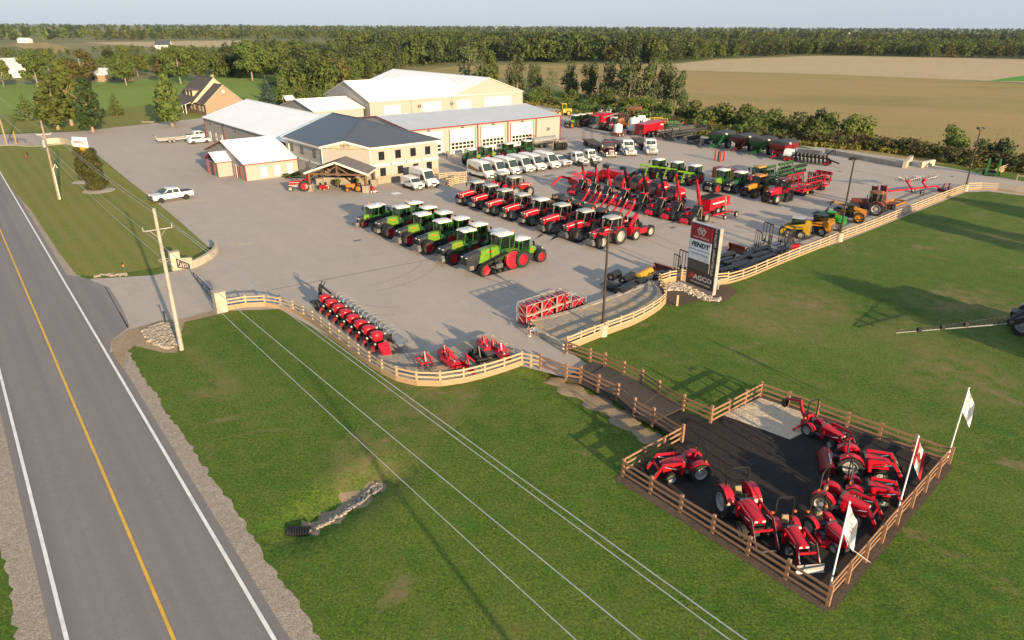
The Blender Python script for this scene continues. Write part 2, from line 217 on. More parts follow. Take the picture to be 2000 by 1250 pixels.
# ------------------------------------------------------------------ mesh building
class MB:
 """Collects shapes; ob() links them as ONE mesh object."""
 def __init__(s): s.v, s.f, s.m, s.k, s.T = [], [], [], [], None
 def mi(s, k):
  if k not in s.k: s.k.append(k)
  return s.k.index(k)
 def add(s, vs, fs, k):
  o = len(s.v); i = s.mi(k)
  s.v += [tuple(s.T @ Vector(p)) if s.T else tuple(p) for p in vs]
  s.f += [tuple(o + j for j in f) for f in fs]; s.m += [i] * len(fs); return s
 def box(s, c, d, k, rot=None, tx=1.0, ty=1.0):
  x, y, z = d[0] / 2, d[1] / 2, d[2] / 2
  p = [Vector((-x, -y, -z)), Vector((x, -y, -z)), Vector((x, y, -z)), Vector((-x, y, -z)), Vector((-x * tx, -y * ty, z)), Vector((x * tx, -y * ty, z)), Vector((x * tx, y * ty, z)), Vector((-x * tx, y * ty, z))]
  if rot:
   m = Matrix.Rotation(rot[2], 3, 'Z') @ Matrix.Rotation(rot[1], 3, 'Y') @ Matrix.Rotation(rot[0], 3, 'X'); p = [m @ q for q in p]
  c = Vector(c)
  return s.add([q + c for q in p], [(3, 2, 1, 0), (4, 5, 6, 7), (0, 1, 5, 4), (1, 2, 6, 5), (2, 3, 7, 6), (3, 0, 4, 7)], k)
 def b2(s, x0, x1, y0, y1, z0, z1, k): return s.box(((x0 + x1) / 2, (y0 + y1) / 2, (z0 + z1) / 2), (x1 - x0, y1 - y0, z1 - z0), k)
 def bar(s, a, b, w, h, k):
  """a rectangular beam from a to b, w wide and h high"""
  a, b = Vector(a), Vector(b); d = (b - a); L = d.length
  if L < 1e-6: return s
  d /= L; up = Vector((0, 0, 1)) if abs(d.z) < .95 else Vector((1, 0, 0)); r = d.cross(up).normalized(); u = r.cross(d)
  p = [q + r * sx * w / 2 + u * sz * h / 2 for q in (a, b) for sx, sz in ((-1, -1), (1, -1), (1, 1), (-1, 1))]
  return s.add(p, [(0, 1, 2, 3), (7, 6, 5, 4), (1, 0, 4, 5), (2, 1, 5, 6), (3, 2, 6, 7), (0, 3, 7, 4)], k)
 def loft(s, secs, k, cap=True, closed=True):
  n = len(secs[0]); vs = [p for r in secs for p in r]; fs = []
  for i in range(len(secs) - 1):
   for j in range(n if closed else n - 1):
    a, b_ = i * n + j, i * n + (j + 1) % n; fs.append((a, b_, b_ + n, a + n))
  if cap and closed: fs += [tuple(range(n))[::-1], tuple(range((len(secs) - 1) * n, len(secs) * n))]
  return s.add(vs, fs, k)
 def prism(s, poly, y0, y1, k, inset=0.0):
  """polygon in x,z drawn out along y"""
  return s.loft([[(x, y0, z) for x, z in poly], [(x, y1, z) for x, z in poly]], k)
 def prz(s, poly, z0, z1, k): return s.loft([[(x, y, z0) for x, y in poly], [(x, y, z1) for x, y in poly]], k)
 def cyl(s, a, b, r, k, n=10, r2=None, cap=True):
  a, b = Vector(a), Vector(b); d = (b - a).normalized(); up = Vector((0, 0, 1)) if abs(d.z) < .9 else Vector((1, 0, 0))
  x = d.cross(up).normalized(); y = x.cross(d); r2 = r if r2 is None else r2
  ring = lambda c, q: [c + (x * math.cos(t * 2 * math.pi / n) + y * math.sin(t * 2 * math.pi / n)) * q for t in range(n)]
  return s.loft([ring(a, r), ring(b, r2)], k, cap)
 def tube(s, pts, r, k, n=6, cap=True, taper=None):
  pts = [Vector(p) for p in pts]; secs = []; x = None
  for i, p in enumerate(pts):
   d = (pts[min(i + 1, len(pts) - 1)] - pts[max(i - 1, 0)]).normalized()
   if x is None: x = d.cross(Vector((0, 0, 1)) if abs(d.z) < .9 else Vector((1, 0, 0))).normalized()
   else: x = (x - d * x.dot(d)).normalized()
   y = d.cross(x); q = r if taper is None else r * (1 + (taper - 1) * i / (len(pts) - 1))
   secs.append([p + (x * math.cos(t * 2 * math.pi / n) + y * math.sin(t * 2 * math.pi / n)) * q for t in range(n)])
  return s.loft(secs, k, cap)
 def lathe(s, c, ax, prof, k, n=20, a0=0.0, a1=2 * math.pi):
  """prof: (radius, offset along axis)"""
  c = Vector(c); ax = Vector(ax).normalized(); up = Vector((0, 0, 1)) if abs(ax.z) < .9 else Vector((1, 0, 0)); x = ax.cross(up).normalized(); y = x.cross(ax)
  full = abs(a1 - a0 - 2 * math.pi) < 1e-6; m = n if full else n + 1
  secs = [[c + ax * h + (x * math.cos(a0 + (a1 - a0) * t / n) + y * math.sin(a0 + (a1 - a0) * t / n)) * r for t in range(m)] for r, h in prof]
  return s.loft(secs, k, cap=False, closed=full)
 def quad(s, pts, k): return s.add(pts, [tuple(range(len(pts)))], k)
 def sphere(s, c, r, k, n=10, m=6, sz=1.0):
  return s.lathe(c, (0, 0, 1), [(max(1e-3, r * math.sin(math.pi * i / m)), -r * sz * math.cos(math.pi * i / m)) for i in range(m + 1)], k, n)
 def ob(s, name, parent=None, loc=None, sm=35, origin=None):
  me = bpy.data.meshes.new(name); vs = s.v
  if origin is not None: ox, oy, oz = origin; vs = [(a - ox, b - oy, c - oz) for a, b, c in vs]
  me.from_pydata(vs, [], s.f)
  for k in s.k: me.materials.append(M[k])
  me.polygons.foreach_set('material_index', s.m)
  if sm:
   me.polygons.foreach_set('use_smooth', [True] * len(s.f)); me.set_sharp_from_angle(angle=R(sm))
  o = bpy.data.objects.new(name, me); COL.objects.link(o)
  if origin is not None: o.location = origin
  if loc is not None: o.location = loc
  if parent: o.parent = parent
  return o
def tag(o, label=None, cat=None, group=None, kind=None):
 for k, x in (('label', label), ('category', cat), ('group', group), ('kind', kind)):
  if x: o[k] = x
 return o
def thing(name, label, cat, group=None, loc=(0, 0, 0), rz=0.0):
 o = bpy.data.objects.new(name, None); COL.objects.link(o); o.empty_display_size = .3
 o.location = loc; o.rotation_euler = (0, 0, rz); return tag(o, label, cat, group)
def dup(o, label=None, group=None, parent=None):
 c = o.copy(); COL.objects.link(c)
 if parent: c.parent = parent
 for ch in o.children: dup(ch, parent=c)
 if label: c['label'] = label
 if group: c['group'] = group
 return c
def put(o, px, head, local=(0, 0), z=0.0, ground_px=True):
 """stand a thing so that its local point lies over the photo pixel px on the ground"""
 p = G(px[0], px[1], z) if len(px) == 2 and ground_px else Vector(px)
 a = R(head); lx, ly = local
 o.location = (p.x - lx * math.cos(a) + ly * math.sin(a), p.y - lx * math.sin(a) - ly * math.cos(a), z); o.rotation_euler = (0, 0, a); return o
def struct(name, mb, kind='structure', sm=0): return tag(mb.ob(name, sm=sm), kind=kind)
def sheet(name, pts, k, z): return struct(name, MB().quad([(p[0], p[1], z) for p in pts], k))
def smooth(pts, n=4):
 """Catmull-Rom through points"""
 P = [Vector(p) for p in pts]; out = []
 for i in range(len(P) - 1):
  a, b, c, d = P[max(i - 1, 0)], P[i], P[i + 1], P[min(i + 2, len(P) - 1)]
  for t in range(n):
   t /= n; out.append(.5 * ((2 * b) + (c - a) * t + (2 * a - 5 * b + 4 * c - d) * t * t + (3 * b - a - 3 * c + d) * t ** 3))
 return out + [P[-1]]
def strip(mb, path, o0, o1, z0, z1, k):
 """a flat ribbon beside a path, from offset o0 to o1 (left positive)"""
 L, Q = [], []
 for i, p in enumerate(path):
  d = (path[min(i + 1, len(path) - 1)] - path[max(i - 1, 0)]); d.z = 0; d.normalize(); n = Vector((-d.y, d.x, 0))
  L.append(p + n * o0 + Vector((0, 0, z0 - p.z))); Q.append(p + n * o1 + Vector((0, 0, z1 - p.z)))
 for i in range(len(path) - 1): mb.quad([L[i], Q[i], Q[i + 1], L[i + 1]], k)
def text_mesh(body, size, k, depth=0.004, align='CENTER', shear=0.0, bold=0.0, sx=1.0):
 cu = bpy.data.curves.new('t', 'FONT'); cu.body = body; cu.size = size; cu.extrude = depth; cu.resolution_u = 2; cu.align_x = align; cu.align_y = 'CENTER'; cu.shear = shear; cu.offset = bold
 o = bpy.data.objects.new('t', cu); COL.objects.link(o); dg = bpy.context.evaluated_depsgraph_get(); me = bpy.data.meshes.new_from_object(o.evaluated_get(dg))
 bpy.data.objects.remove(o); bpy.data.curves.remove(cu)
 vs = [(v.co.x * sx, v.co.y, v.co.z) for v in me.vertices]; fs = [tuple(p.vertices) for p in me.polygons]; bpy.data.meshes.remove(me); return vs, fs, k
def write(mb, body, size, k, org, right, up, **kw):
 vs, fs, k = text_mesh(body, size, k, **kw); r, u = Vector(right).normalized(), Vector(up).normalized(); n = r.cross(u); o = Vector(org)
 mb.add([o + r * a + u * b + n * c for a, b, c in vs], fs, k)
# ------------------------------------------------------------------ ground
RA = R(128.5); RD = Vector((math.cos(RA), math.sin(RA), 0)); RN = Vector((-RD.y, RD.x, 0))   # along the road, and to its left
rd0 = G(340, 1250)                            # a point on the yellow line
def road_pts(o, a=-140, b=1500): return [rd0 + RD * a + RN * o, rd0 + RD * b + RN * o]
big = MB(); S_ = 16000
oc = [(-S_, -2000), (S_, -2000), (S_, S_), (-S_, S_)]; ic = [rd0 + RD * a + RN * b for a, b in ((-139, 39), (-139, -258), (189, -258), (189, 39))]
for i in range(4): a, b, c, d = oc[i], oc[(i + 1) % 4], ic[(i + 1) % 4], ic[i]; big.quad([(*a, -.02), (*b, -.02), (c.x, c.y, -.02), (d.x, d.y, -.02)], 'countryside')
struct('terrain', big)
SWALE = [(G(575, 1030), G(760, 925), .55, 1.1), (G(1075, 728), G(1300, 862), .55, 1.5)]
def gz(x, y):
 z = 0.0
 for a, b, dp, wd in SWALE:
  d = Vector((b.x - a.x, b.y - a.y)); t = max(0, min(1, ((x - a.x) * d.x + (y - a.y) * d.y) / d.length_squared)); q = math.hypot(x - a.x - d.x * t, y - a.y - d.y * t); z -= dp * math.exp(-(q / wd) ** 2)
 return z
lw = MB(); ns, no = 330, 150; vs = []
for i in range(ns + 1):
 for j in range(no + 1): p = rd0 + RD * (-140 + i) + RN * (-j * 1.0 if j < 100 else -100 - (j - 100) * 3.2); vs.append((p.x, p.y, gz(p.x, p.y) if j < 60 and i < 260 else 0.0))
lw.v = vs; lw.f = [(i * (no + 1) + j + 1, i * (no + 1) + j, (i + 1) * (no + 1) + j, (i + 1) * (no + 1) + j + 1)[::-1] for i in range(ns) for j in range(no)]; lw.m = [lw.mi('grass')] * len(lw.f); struct('lawn', lw, sm=180)
sheet('lawn', [rd0 + RD * -140 + RN * 40, rd0 + RD * -140, rd0 + RD * 190, rd0 + RD * 190 + RN * 40], 'grass', -.004)
sheet('paddock', GL([(-60, 268), (0, 258), (180, 254), (400, 235), (660, 190), (700, 150), (430, 146), (240, 158), (-100, 168)]), 'far_grass', .004)
fp = GL([(1040, 150), (1340, 255), (1560, 284), (1800, 316), (2080, 350), (2500, 300), (2300, 178), (2000, 164), (1640, 142), (1290, 134)])
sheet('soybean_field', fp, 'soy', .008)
sheet('stubble_field', GL([(1285, 136), (1290, 127), (1400, 116), (1600, 109), (2000, 115), (2600, 130), (2600, 200), (2000, 161), (1640, 146)]), 'stubble', .016)
sheet('green_crop', GL([(1930, 158), (2010, 146), (2300, 148), (2300, 172), (2000, 159)]), 'crop_green', .020)
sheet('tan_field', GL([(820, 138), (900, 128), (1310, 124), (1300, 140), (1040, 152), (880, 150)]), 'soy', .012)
sheet('pink_field', GL([(160, 83), (470, 79), (640, 88), (640, 96), (540, 92), (300, 92)]), 'stubble', .012)
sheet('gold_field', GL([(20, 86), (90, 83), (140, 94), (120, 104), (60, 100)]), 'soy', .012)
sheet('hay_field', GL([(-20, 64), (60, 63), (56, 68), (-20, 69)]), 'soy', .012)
sheet('distant_field', GL([(1700, 66), (2010, 65.5), (2010, 69), (1700, 69.5)]), 'stubble', .012)
sheet('front_yard_lawn', GL([(-60, 262), (60, 258), (240, 252), (395, 236), (440, 215), (340, 200), (200, 214), (60, 222), (-60, 226)]), 'mown_grass', .010)
# road, its shoulders and painted lines
rd = MB(); a, b = road_pts(4.05); c, d = road_pts(-3.85); rd.quad([(a.x, a.y, .02), (c.x, c.y, .02), (d.x, d.y, .02), (b.x, b.y, .02)], 'road_asphalt'); struct('road', rd)
def ragged(o, base_, amp, seed, step=1.2, n=260):
 r = random.Random(seed); ph = [r.uniform(0, 6) for _ in range(4)]
 return [rd0 + RD * (-60 + i * step) + RN * (o + base_ + amp * (math.sin(i * .06 + ph[0]) * .35 + math.sin(i * .31 + ph[1]) * .25 + r.uniform(-.5, .5))) for i in range(n)]
def shoulder(o0, sgn, wid, seed, i0, i1):
 e = ragged(o0, sgn * wid, .26, seed, .4, 780); sh = MB()
 for i in range(i0, min(i1, len(e) - 1)):
  p, q = rd0 + RD * (-60 + i * .4) + RN * o0, rd0 + RD * (-60 + (i + 1) * .4) + RN * o0
  sh.quad([(p.x, p.y, .012), (e[i].x, e[i].y, .012), (e[i + 1].x, e[i + 1].y, .012), (q.x, q.y, .012)], 'gravel')
 return sh
s1 = shoulder(-3.8, -1, 1.0, 3, 0, 779); struct('gravel_shoulder', s1)
struct('gravel_shoulder', shoulder(4.0, 1, 1.15, 9, 0, 779))
ln = MB()
def line(o, wdt, k):
 a, b = road_pts(o - wdt / 2); c, d = road_pts(o + wdt / 2); ln.quad([(a.x, a.y, .048), (b.x, b.y, .048), (d.x, d.y, .048), (c.x, c.y, .048)], k)
line(0, .15, 'paint_yellow'); line(-3.33, .17, 'paint_white'); line(3.55, .17, 'paint_white'); struct('road_marking', ln)
# the paved yard
lot = [(160, 286), (-30, 283), (-30, 268), (0, 263), (150, 257), (420, 228), (640, 215), (780, 180), (1010, 175), (1095, 215), (1200, 250), (1330, 262), (1500, 281), (1650, 300), (1800, 318), (2060, 366),
       (2060, 388), (1985, 381), (1930, 374), (1885, 376), (1640, 474), (1540, 505), (1395, 562), (1290, 566), (1105, 682), (1180, 735), (1120, 742), (1020, 716), (760, 738), (640, 656), (545, 604), (440, 608), (380, 620), (300, 640), (214, 690), (138, 560),
       (180, 545), (300, 538), (350, 528), (395, 512), (420, 494), (415, 484)]
sheet('yard_pavement', GL(lot), 'lot_asphalt', .030)
sheet('driveway_apron', GL([(122, 536), (165, 543), (213, 562), (236, 598), (254, 638), (222, 662), (213, 691)]), 'road_asphalt', .036)
st = MB()
for i in range(13):                           # worn parking lines along the west verge
 u0 = 36.2 - i * .02; v0 = 99 + i * 5.6
 p, q = UV(28.2, v0), UV(33.4, v0); st.bar((p.x, p.y, .033), (q.x, q.y, .033), .16, .004, 'off_white')
for px0, px1 in (((790, 388), (735, 372)), ((744, 379), (762, 384)), ((1808, 336), (1790, 333)), ((1712, 333), (1722, 334))):
 p, q = G(*px0), G(*px1); st.bar((p.x, p.y, .034), (q.x, q.y, .034), .12, .004, 'concrete')
p = G(774, 378); st.box((p.x, p.y, .034), (1.4, 1.4, .004), 'tank', (0, 0, UA)); struct('parking_line', st)
tm = MB(); r_ = random.Random(5)
for i in range(26):                           # faint tyre arcs worn into the paving
 c0, a0, rd_, sp_ = UV(r_.uniform(30, 96), r_.uniform(42, 96)), r_.uniform(0, 6.3), r_.uniform(7, 26), r_.uniform(.35, 1.3)
 for dr in (0, 1.9):
  pth = [c0 + Vector((math.cos(a0 + sp_ * t / 12), math.sin(a0 + sp_ * t / 12), 0)) * (rd_ + dr) for t in range(13)]
  if all(6 < (p.x - rd0.x) * -RN.x + (p.y - rd0.y) * -RN.y and 0 < p.dot(V) - 38 < 62 and 16 < p.dot(U) < 100 for p in pth): strip(tm, pth, -.17, .17, .032, .032, 'tyre_mark')
sp = G(470, 476); tm.prz([(sp.x + math.cos(t * .52) * (1.6 + .7 * math.sin(t * 2.3)), sp.y + math.sin(t * .52) * (.9 + .3 * math.sin(t * 1.7))) for t in range(12)], .031, .033, 'concrete_pale'); struct('tyre_mark', tm)
# long tar joints, drain grates; middle bar is a painted lamp post shadow
tj = MB()
for a, b in (((520, 568), (860, 503)), ((938, 540), (1010, 562)), ((250, 640), (205, 560))):
 tj.bar(tuple(G(*a, .034)), tuple(G(*b, .034)), .10, .004, 'dark_grey')
for a in ((698, 470), (1128, 362), (1500, 391), (1314, 445), (440, 322), (1640, 335), (1860, 345)):
 p = G(*a); tj.box((p.x, p.y, .035), (1.0, .45, .004), 'dark_grey', (0, 0, UA))
struct('pavement_joint_and_shadow', tj)
sheet('mowed_verge', GL([(-40, 286), (150, 281), (176, 292), (250, 352), (330, 415), (408, 484), (412, 492), (380, 506), (330, 520), (200, 541), (150, 538), (120, 500), (60, 410), (-40, 298)]), 'mown_grass', .045)
kb = MB(); kp = smooth(GL([(150, 279), (176, 291), (250, 351), (330, 414), (412, 486)]), 5); strip(kb, kp, -.15, .15, .17, .17, 'concrete'); strip(kb, kp, -.15, -.15, .03, .17, 'concrete'); strip(kb, kp, .15, .15, .17, .03, 'concrete'); struct('kerb', kb)
kb = MB(); kp = smooth(GL([(-40, 287), (20, 284), (60, 286), (110, 283), (150, 279)]), 4); strip(kb, kp, -.25, .25, .12, .12, 'concrete_pale'); strip(kb, kp, .25, .25, .12, .03, 'concrete_pale'); strip(kb, kp, -.25, -.25, .03, .12, 'concrete_pale'); struct('kerb', kb)
sheet('driveway_verge', GL([(215, 668), (250, 645), (310, 628), (360, 622), (420, 606), (440, 612), (360, 630), (345, 690), (320, 690), (262, 676), (246, 690), (240, 720), (225, 700)]), 'dirt', .040)
# pads beside the yard
pl = smooth(GL([(735, 722), (770, 741), (805, 751), (850, 754), (900, 748), (960, 733), (1020, 712)]), 4)
pad = MB(); top = [tuple(p) for p in pl] + [tuple(G(*q)) for q in ((1000, 690), (955, 664), (925, 672), (870, 692), (800, 702), (740, 703))]
pad.loft([[(x, y, .032) for x, y, z in top], [(x, y, .42) for x, y, z in top]], 'pad_gravel'); struct('display_pad', pad)
pr_ = smooth(GL([(1105, 680), (1176, 652), (1240, 630), (1275, 611), (1292, 592), (1290, 577), (1280, 567)]), 4)
pad = MB(); top = [tuple(p) for p in pr_] + [tuple(G(*q)) for q in ((1270, 560), (1200, 588), (1100, 622), (1032, 636), (1040, 650), (1070, 664))]
pad.loft([[(x, y, .032) for x, y, z in top], [(x, y, .52) for x, y, z in top]], 'pad_gravel'); struct('display_pad', pad)
def blocks(path, h, wid, k, step=.9, z=0.03, seed=1):
 mb = MB(); r = random.Random(seed); P = smooth(path, 6); acc = 0
 for i in range(len(P) - 1):
  a, b = P[i], P[i + 1]; n = max(1, round((b - a).length / step))
  for j in range(n):
   p, q = a.lerp(b, (j + .03) / n), a.lerp(b, (j + .97) / n); hh = h * r.uniform(.94, 1.05)
   mb.bar((p.x, p.y, z + hh / 2), (q.x, q.y, z + hh / 2), wid * r.uniform(.92, 1.06), hh, k)
 return mb
struct('stone_edging', blocks(GL([(742, 702), (800, 701), (870, 691), (925, 671), (955, 662), (1000, 689)]), .36, .45, 'concrete_pale'))
struct('stone_edging', blocks(GL([(1272, 560), (1200, 588), (1100, 622), (1034, 636)]), .52, .5, 'concrete_pale', seed=2))
struct('stone_edging', blocks(GL([(1034, 638), (1045, 652), (1070, 664), (1103, 682)]), .48, .4, 'concrete_pale', seed=3))
# demonstration pen, mulch beds, sand, gravel
pen = [(1216, 929), (1331, 864), (1272, 829), (1255, 812), (1285, 786), (1390, 824), (1486, 778), (1846, 906), (1616, 1176)]
sheet('mulch_pen', GL(pen), 'mulch', .06)
sheet('pen_edge', GL([(1198, 935), (1220, 922), (1335, 860), (1480, 770), (1856, 900), (1860, 915), (1630, 1190), (1612, 1195)]), 'brown_mulch', .02)
sheet('sand_patch', GL([(1412, 813), (1484, 779), (1568, 808), (1592, 836), (1542, 861), (1480, 838)]), 'sand', .10)
sheet('mulch_bed', GL([(1287, 561), (1304, 553), (1342, 549), (1398, 558), (1425, 556), (1440, 570), (1420, 588), (1400, 592), (1372, 585), (1330, 597), (1300, 597), (1297, 578)]), 'brown_mulch', .014)
def lining(name, path, wid, k, seed, n=10):
 r = random.Random(seed); P = smooth(GL(path), n); m = MB(); rows = []
 for i, p in enumerate(P):
  d = (P[min(i + 1, len(P) - 1)] - P[max(i - 1, 0)]).normalized(); nn = Vector((-d.y, d.x, 0)); w_ = wid * (.75 + .35 * math.sin(i * .7) * r.uniform(.4, 1)) * min(1, .35 + i * .2, .35 + (len(P) - 1 - i) * .2)
  rows.append([(q.x, q.y, gz(q.x, q.y) + (.09 if abs(t) < .9 else -.02)) for t in (-1, -.5, 0, .5, 1) for q in (p + nn * w_ * t,)])
 m.loft(rows, k, cap=False, closed=False); return struct(name, m, sm=180)
lining('bare_bank', [(1075, 727), (1110, 748), (1165, 776), (1225, 812), (1285, 856)], 1.2, 'dirt', 3)
lining('swale_bed', [(592, 1026), (640, 1002), (690, 968), (748, 931)], 1.05, 'dirt', 5)
def stones(name, poly, n, s0, s1, k, z=0.0, seed=1):
 r = random.Random(seed); P = [(p.x, p.y) for p in GL(poly)]; mb = MB()
 xs = [p[0] for p in P]; ys = [p[1] for p in P]
 def inside(x, y):
  c = False; j = len(P) - 1
  for i in range(len(P)):
   if (P[i][1] > y) != (P[j][1] > y) and x < (P[j][0] - P[i][0]) * (y - P[i][1]) / (P[j][1] - P[i][1]) + P[i][0]: c = not c
   j = i
  return c
 t = 0
 while t < n:
  x, y = r.uniform(min(xs), max(xs)), r.uniform(min(ys), max(ys))
  if not inside(x, y): continue
  t += 1; q = r.uniform(s0, s1)
  mb.T = Matrix.Translation((x, y, z + gz(x, y) + q * .12)) @ Matrix.Rotation(r.uniform(0, 6.3), 4, 'Z') @ Matrix.Rotation(r.uniform(-.4, .4), 4, 'X') @ Matrix.Diagonal((q * r.uniform(.8, 1.3), q * r.uniform(.7, 1.1), q * r.uniform(.5, .9), 1))
  mb.add([(-.5, -.35, -.3), (.3, -.5, -.3), (.55, .2, -.3), (-.2, .5, -.3), (-.35, -.3, .35), (.25, -.3, .4), (.35, .2, .35), (-.2, .3, .3)], [(3, 2, 1, 0), (4, 5, 6, 7), (0, 1, 5, 4), (1, 2, 6, 5), (2, 3, 7, 6), (3, 0, 4, 7)], k)
 return struct(name, mb, 'stuff')
stones('rip_rap_stones', [(278, 645), (318, 632), (345, 634), (355, 672), (325, 684), (290, 668)], 620, .16, .42, 'stone_rubble', .04, 1)
stones('river_stones', [(1292, 556), (1338, 550), (1345, 560), (1395, 584), (1408, 580), (1404, 590), (1372, 586), (1330, 568), (1296, 568)], 620, .14, .34, 'river_stone', .02, 2)
stones('swale_stones', [(600, 1030), (640, 1003), (690, 968), (735, 932), (752, 930), (740, 948), (700, 978), (650, 1012)], 300, .08, .26, 'stone_rubble', 0.10, 3)
stones('kerbside_stones', [(180, 543), (205, 540), (250, 540), (245, 534), (190, 537)], 60, .15, .3, 'stone_rubble', .04, 4)
# ------------------------------------------------------------------ fences
def fence(name, label, pts, k, h=1.15, sp=2.4, rails=(.38, .72, 1.06), post=.13, kb_=None, kh=.35, zs=None, group='post and rail fences', even=None, rk=None):
 P = [Vector(p) for p in pts]
 if zs is None: zs = [p.z for p in P]
 # resample at post spacing
 L = [0.0]
 for a, b in zip(P, P[1:]): L.append(L[-1] + (Vector((b.x - a.x, b.y - a.y, 0))).length)
 n = max(2, round(L[-1] / sp)); Q = []
 if even: Q = [Vector((p.x, p.y, z)) for p, z in zip(P, zs)]
 else:
  for i in range(n + 1):
   d = L[-1] * i / n; j = min(len(L) - 2, max(0, next((q for q in range(len(L) - 1) if L[q + 1] >= d - 1e-6), len(L) - 2))); t = (d - L[j]) / max(1e-6, L[j + 1] - L[j])
   p = P[j].lerp(P[j + 1], t); p.z = zs[j] + (zs[j + 1] - zs[j]) * t; Q.append(p)
 o = thing(name, label, 'fence', group, Q[0]); o0 = Q[0]
 r = random.Random(len(Q)); pm = None
 for i, q in enumerate(Q):
  if pm is None or i % 12 == 0:
   m = MB(); m.box((0, 0, h / 2 - .05), (post, post, h + .1), k); m.box((0, 0, h + .012), (post * 1.12, post * 1.12, .02), k, tx=.7, ty=.7); pm = m.ob('post', o)
   po = pm
  else: po = pm.copy(); COL.objects.link(po); po.parent = o
  a = Q[min(i + 1, len(Q) - 1)] - Q[max(i - 1, 0)]
  po.location = q - o0; po.rotation_euler = (r.uniform(-.015, .015), r.uniform(-.015, .015), math.atan2(a.y, a.x)); po.scale.z = r.uniform(.97, 1.03)
 for zr in rails:
  m = MB()
  for a, b in zip(Q, Q[1:]):
   d = (b - a); d.z = 0; d.normalize(); nn = Vector((-d.y, d.x, 0)) * -(post / 2 + .018)
   j0, j1 = r.uniform(-.012, .012), r.uniform(-.012, .012)
   m.bar(a - o0 + nn + Vector((0, 0, zr + j0)), b - o0 + nn + Vector((0, 0, zr + j1)), .036, .135, rk or k)
  m.ob('rail', o, sm=0)
 if kb_:
  m = MB()
  for a, b in zip(Q, Q[1:]):
   d = (b - a); d.z = 0; d.normalize(); nn = Vector((-d.y, d.x, 0)) * -(post / 2 + .022)
   m.bar(a - o0 + nn + Vector((0, 0, kh / 2)), b - o0 + nn + Vector((0, 0, kh / 2)), .045, kh, kb_)
  m.ob('retaining_board', o, sm=0)
 return o
fA = smooth(GL([(443, 606), (470, 601), (508, 598), (545, 602), (580, 614), (612, 632), (640, 653), (670, 675), (700, 698), (735, 722), (770, 741), (805, 751), (850, 754), (900, 748), (960, 733), (1019, 713)]), 4)
fence('rail_fence', 'pale new wood rail fence curving from the gate pillar round the red planter', fA, 'wood_new', kb_='wood_board', kh=.40, sp=1.75)
fence('rail_fence', 'short pale rail fence running down from the implement pad towards the footbridge', GL([(1019, 713), (1055, 715 + 6)]), 'wood_new', sp=1.75)
fB = smooth(GL([(1107, 684), (1176, 656), (1240, 632), (1277, 611), (1294, 598), (1299, 588), (1295, 576), (1289, 569), (1286, 561), (1289, 556), (1304, 552), (1322, 548), (1342, 548), (1372, 553), (1403, 557), (1420, 554)]), 5)
fence('rail_fence', 'pale rail fence looping round the gravel pad behind the tall dealer sign', fB, 'wood_new', kb_='wood_board', kh=.5, sp=1.6, rails=(.55, .86, 1.14), h=1.25)
fC = smooth(GL([(1420, 554), (1457, 543), (1500, 525), (1548, 505), (1620, 477), (1640, 468), (1700, 446), (1780, 413), (1840, 389), (1880, 374)]), 5)
fence('rail_fence', 'long straight pale rail fence between the yard and the right lawn', fC, 'wood_new', kb_='wood_board', kh=.2, sp=2.4)
fD = smooth(GL([(1888, 371), (1900, 370), (1930, 370), (1960, 374), (2000, 379), (2060, 386)]), 5)
fence('rail_fence', 'pale rail fence bending away right beyond the far lamp post', fD, 'wood_new', kb_='wood_board', kh=.2, sp=2.4)
bl = [(1055, 721), (1106, 742), (1134, 749), (1168, 766), (1205, 783), (1238, 811), (1274, 830), (1331, 865)]
br = [(1106, 692), (1152, 711), (1181, 722), (1217, 739), (1252, 755), (1285, 776), (1333, 803), (1387, 827)]
fence('bridge_railing', 'reddish wood railing along the left side of the footbridge', GL(bl), 'wood_red', even=1, zs=[0, .05, .1, .1, .1, .05, 0, 0], post=.17, h=1.3, rails=(.42, .78, 1.12), group='reddish wood railings')
fence('bridge_railing', 'reddish wood railing along the right side of the footbridge', GL(br), 'wood_red', even=1, zs=[0, .05, .1, .1, .1, .05, 0, 0], post=.17, h=1.3, rails=(.42, .78, 1.12), group='reddish wood railings')
for lab, pts in (('reddish rail fence of the mulch pen facing the power lines', [(1216, 930), (1616, 1183)]), ('short reddish rail fence of the mulch pen beside the footbridge end', [(1331, 865), (1216, 930)]),
                 ('reddish rail fence behind the sand patch, turning in from the footbridge', [(1387, 827), (1484, 774)]), ('reddish rail fence of the mulch pen backing onto the right lawn', [(1484, 774), (1853, 906)]),
                 ('reddish rail fence of the mulch pen with the three flagpoles', [(1853, 906), (1616, 1183)])):
 fence('pen_fence', lab, GL(pts), 'wood_red', post=.16, h=1.15, rails=(.30, .68, 1.04), sp=2.1, group='reddish rail fences of the pen')
fence('rail_fence', 'short grey wooden rail fence behind the green silage grab', GL([(1942, 342), (1970, 330)]), 'wood_new', sp=2.4, kb_='wood_board')
fence('rail_fence', 'plain wood rail fence at the far right corner of the yard', GL([(1985, 353), (2030, 358)]), 'wood_new', sp=3, rails=(.9,))
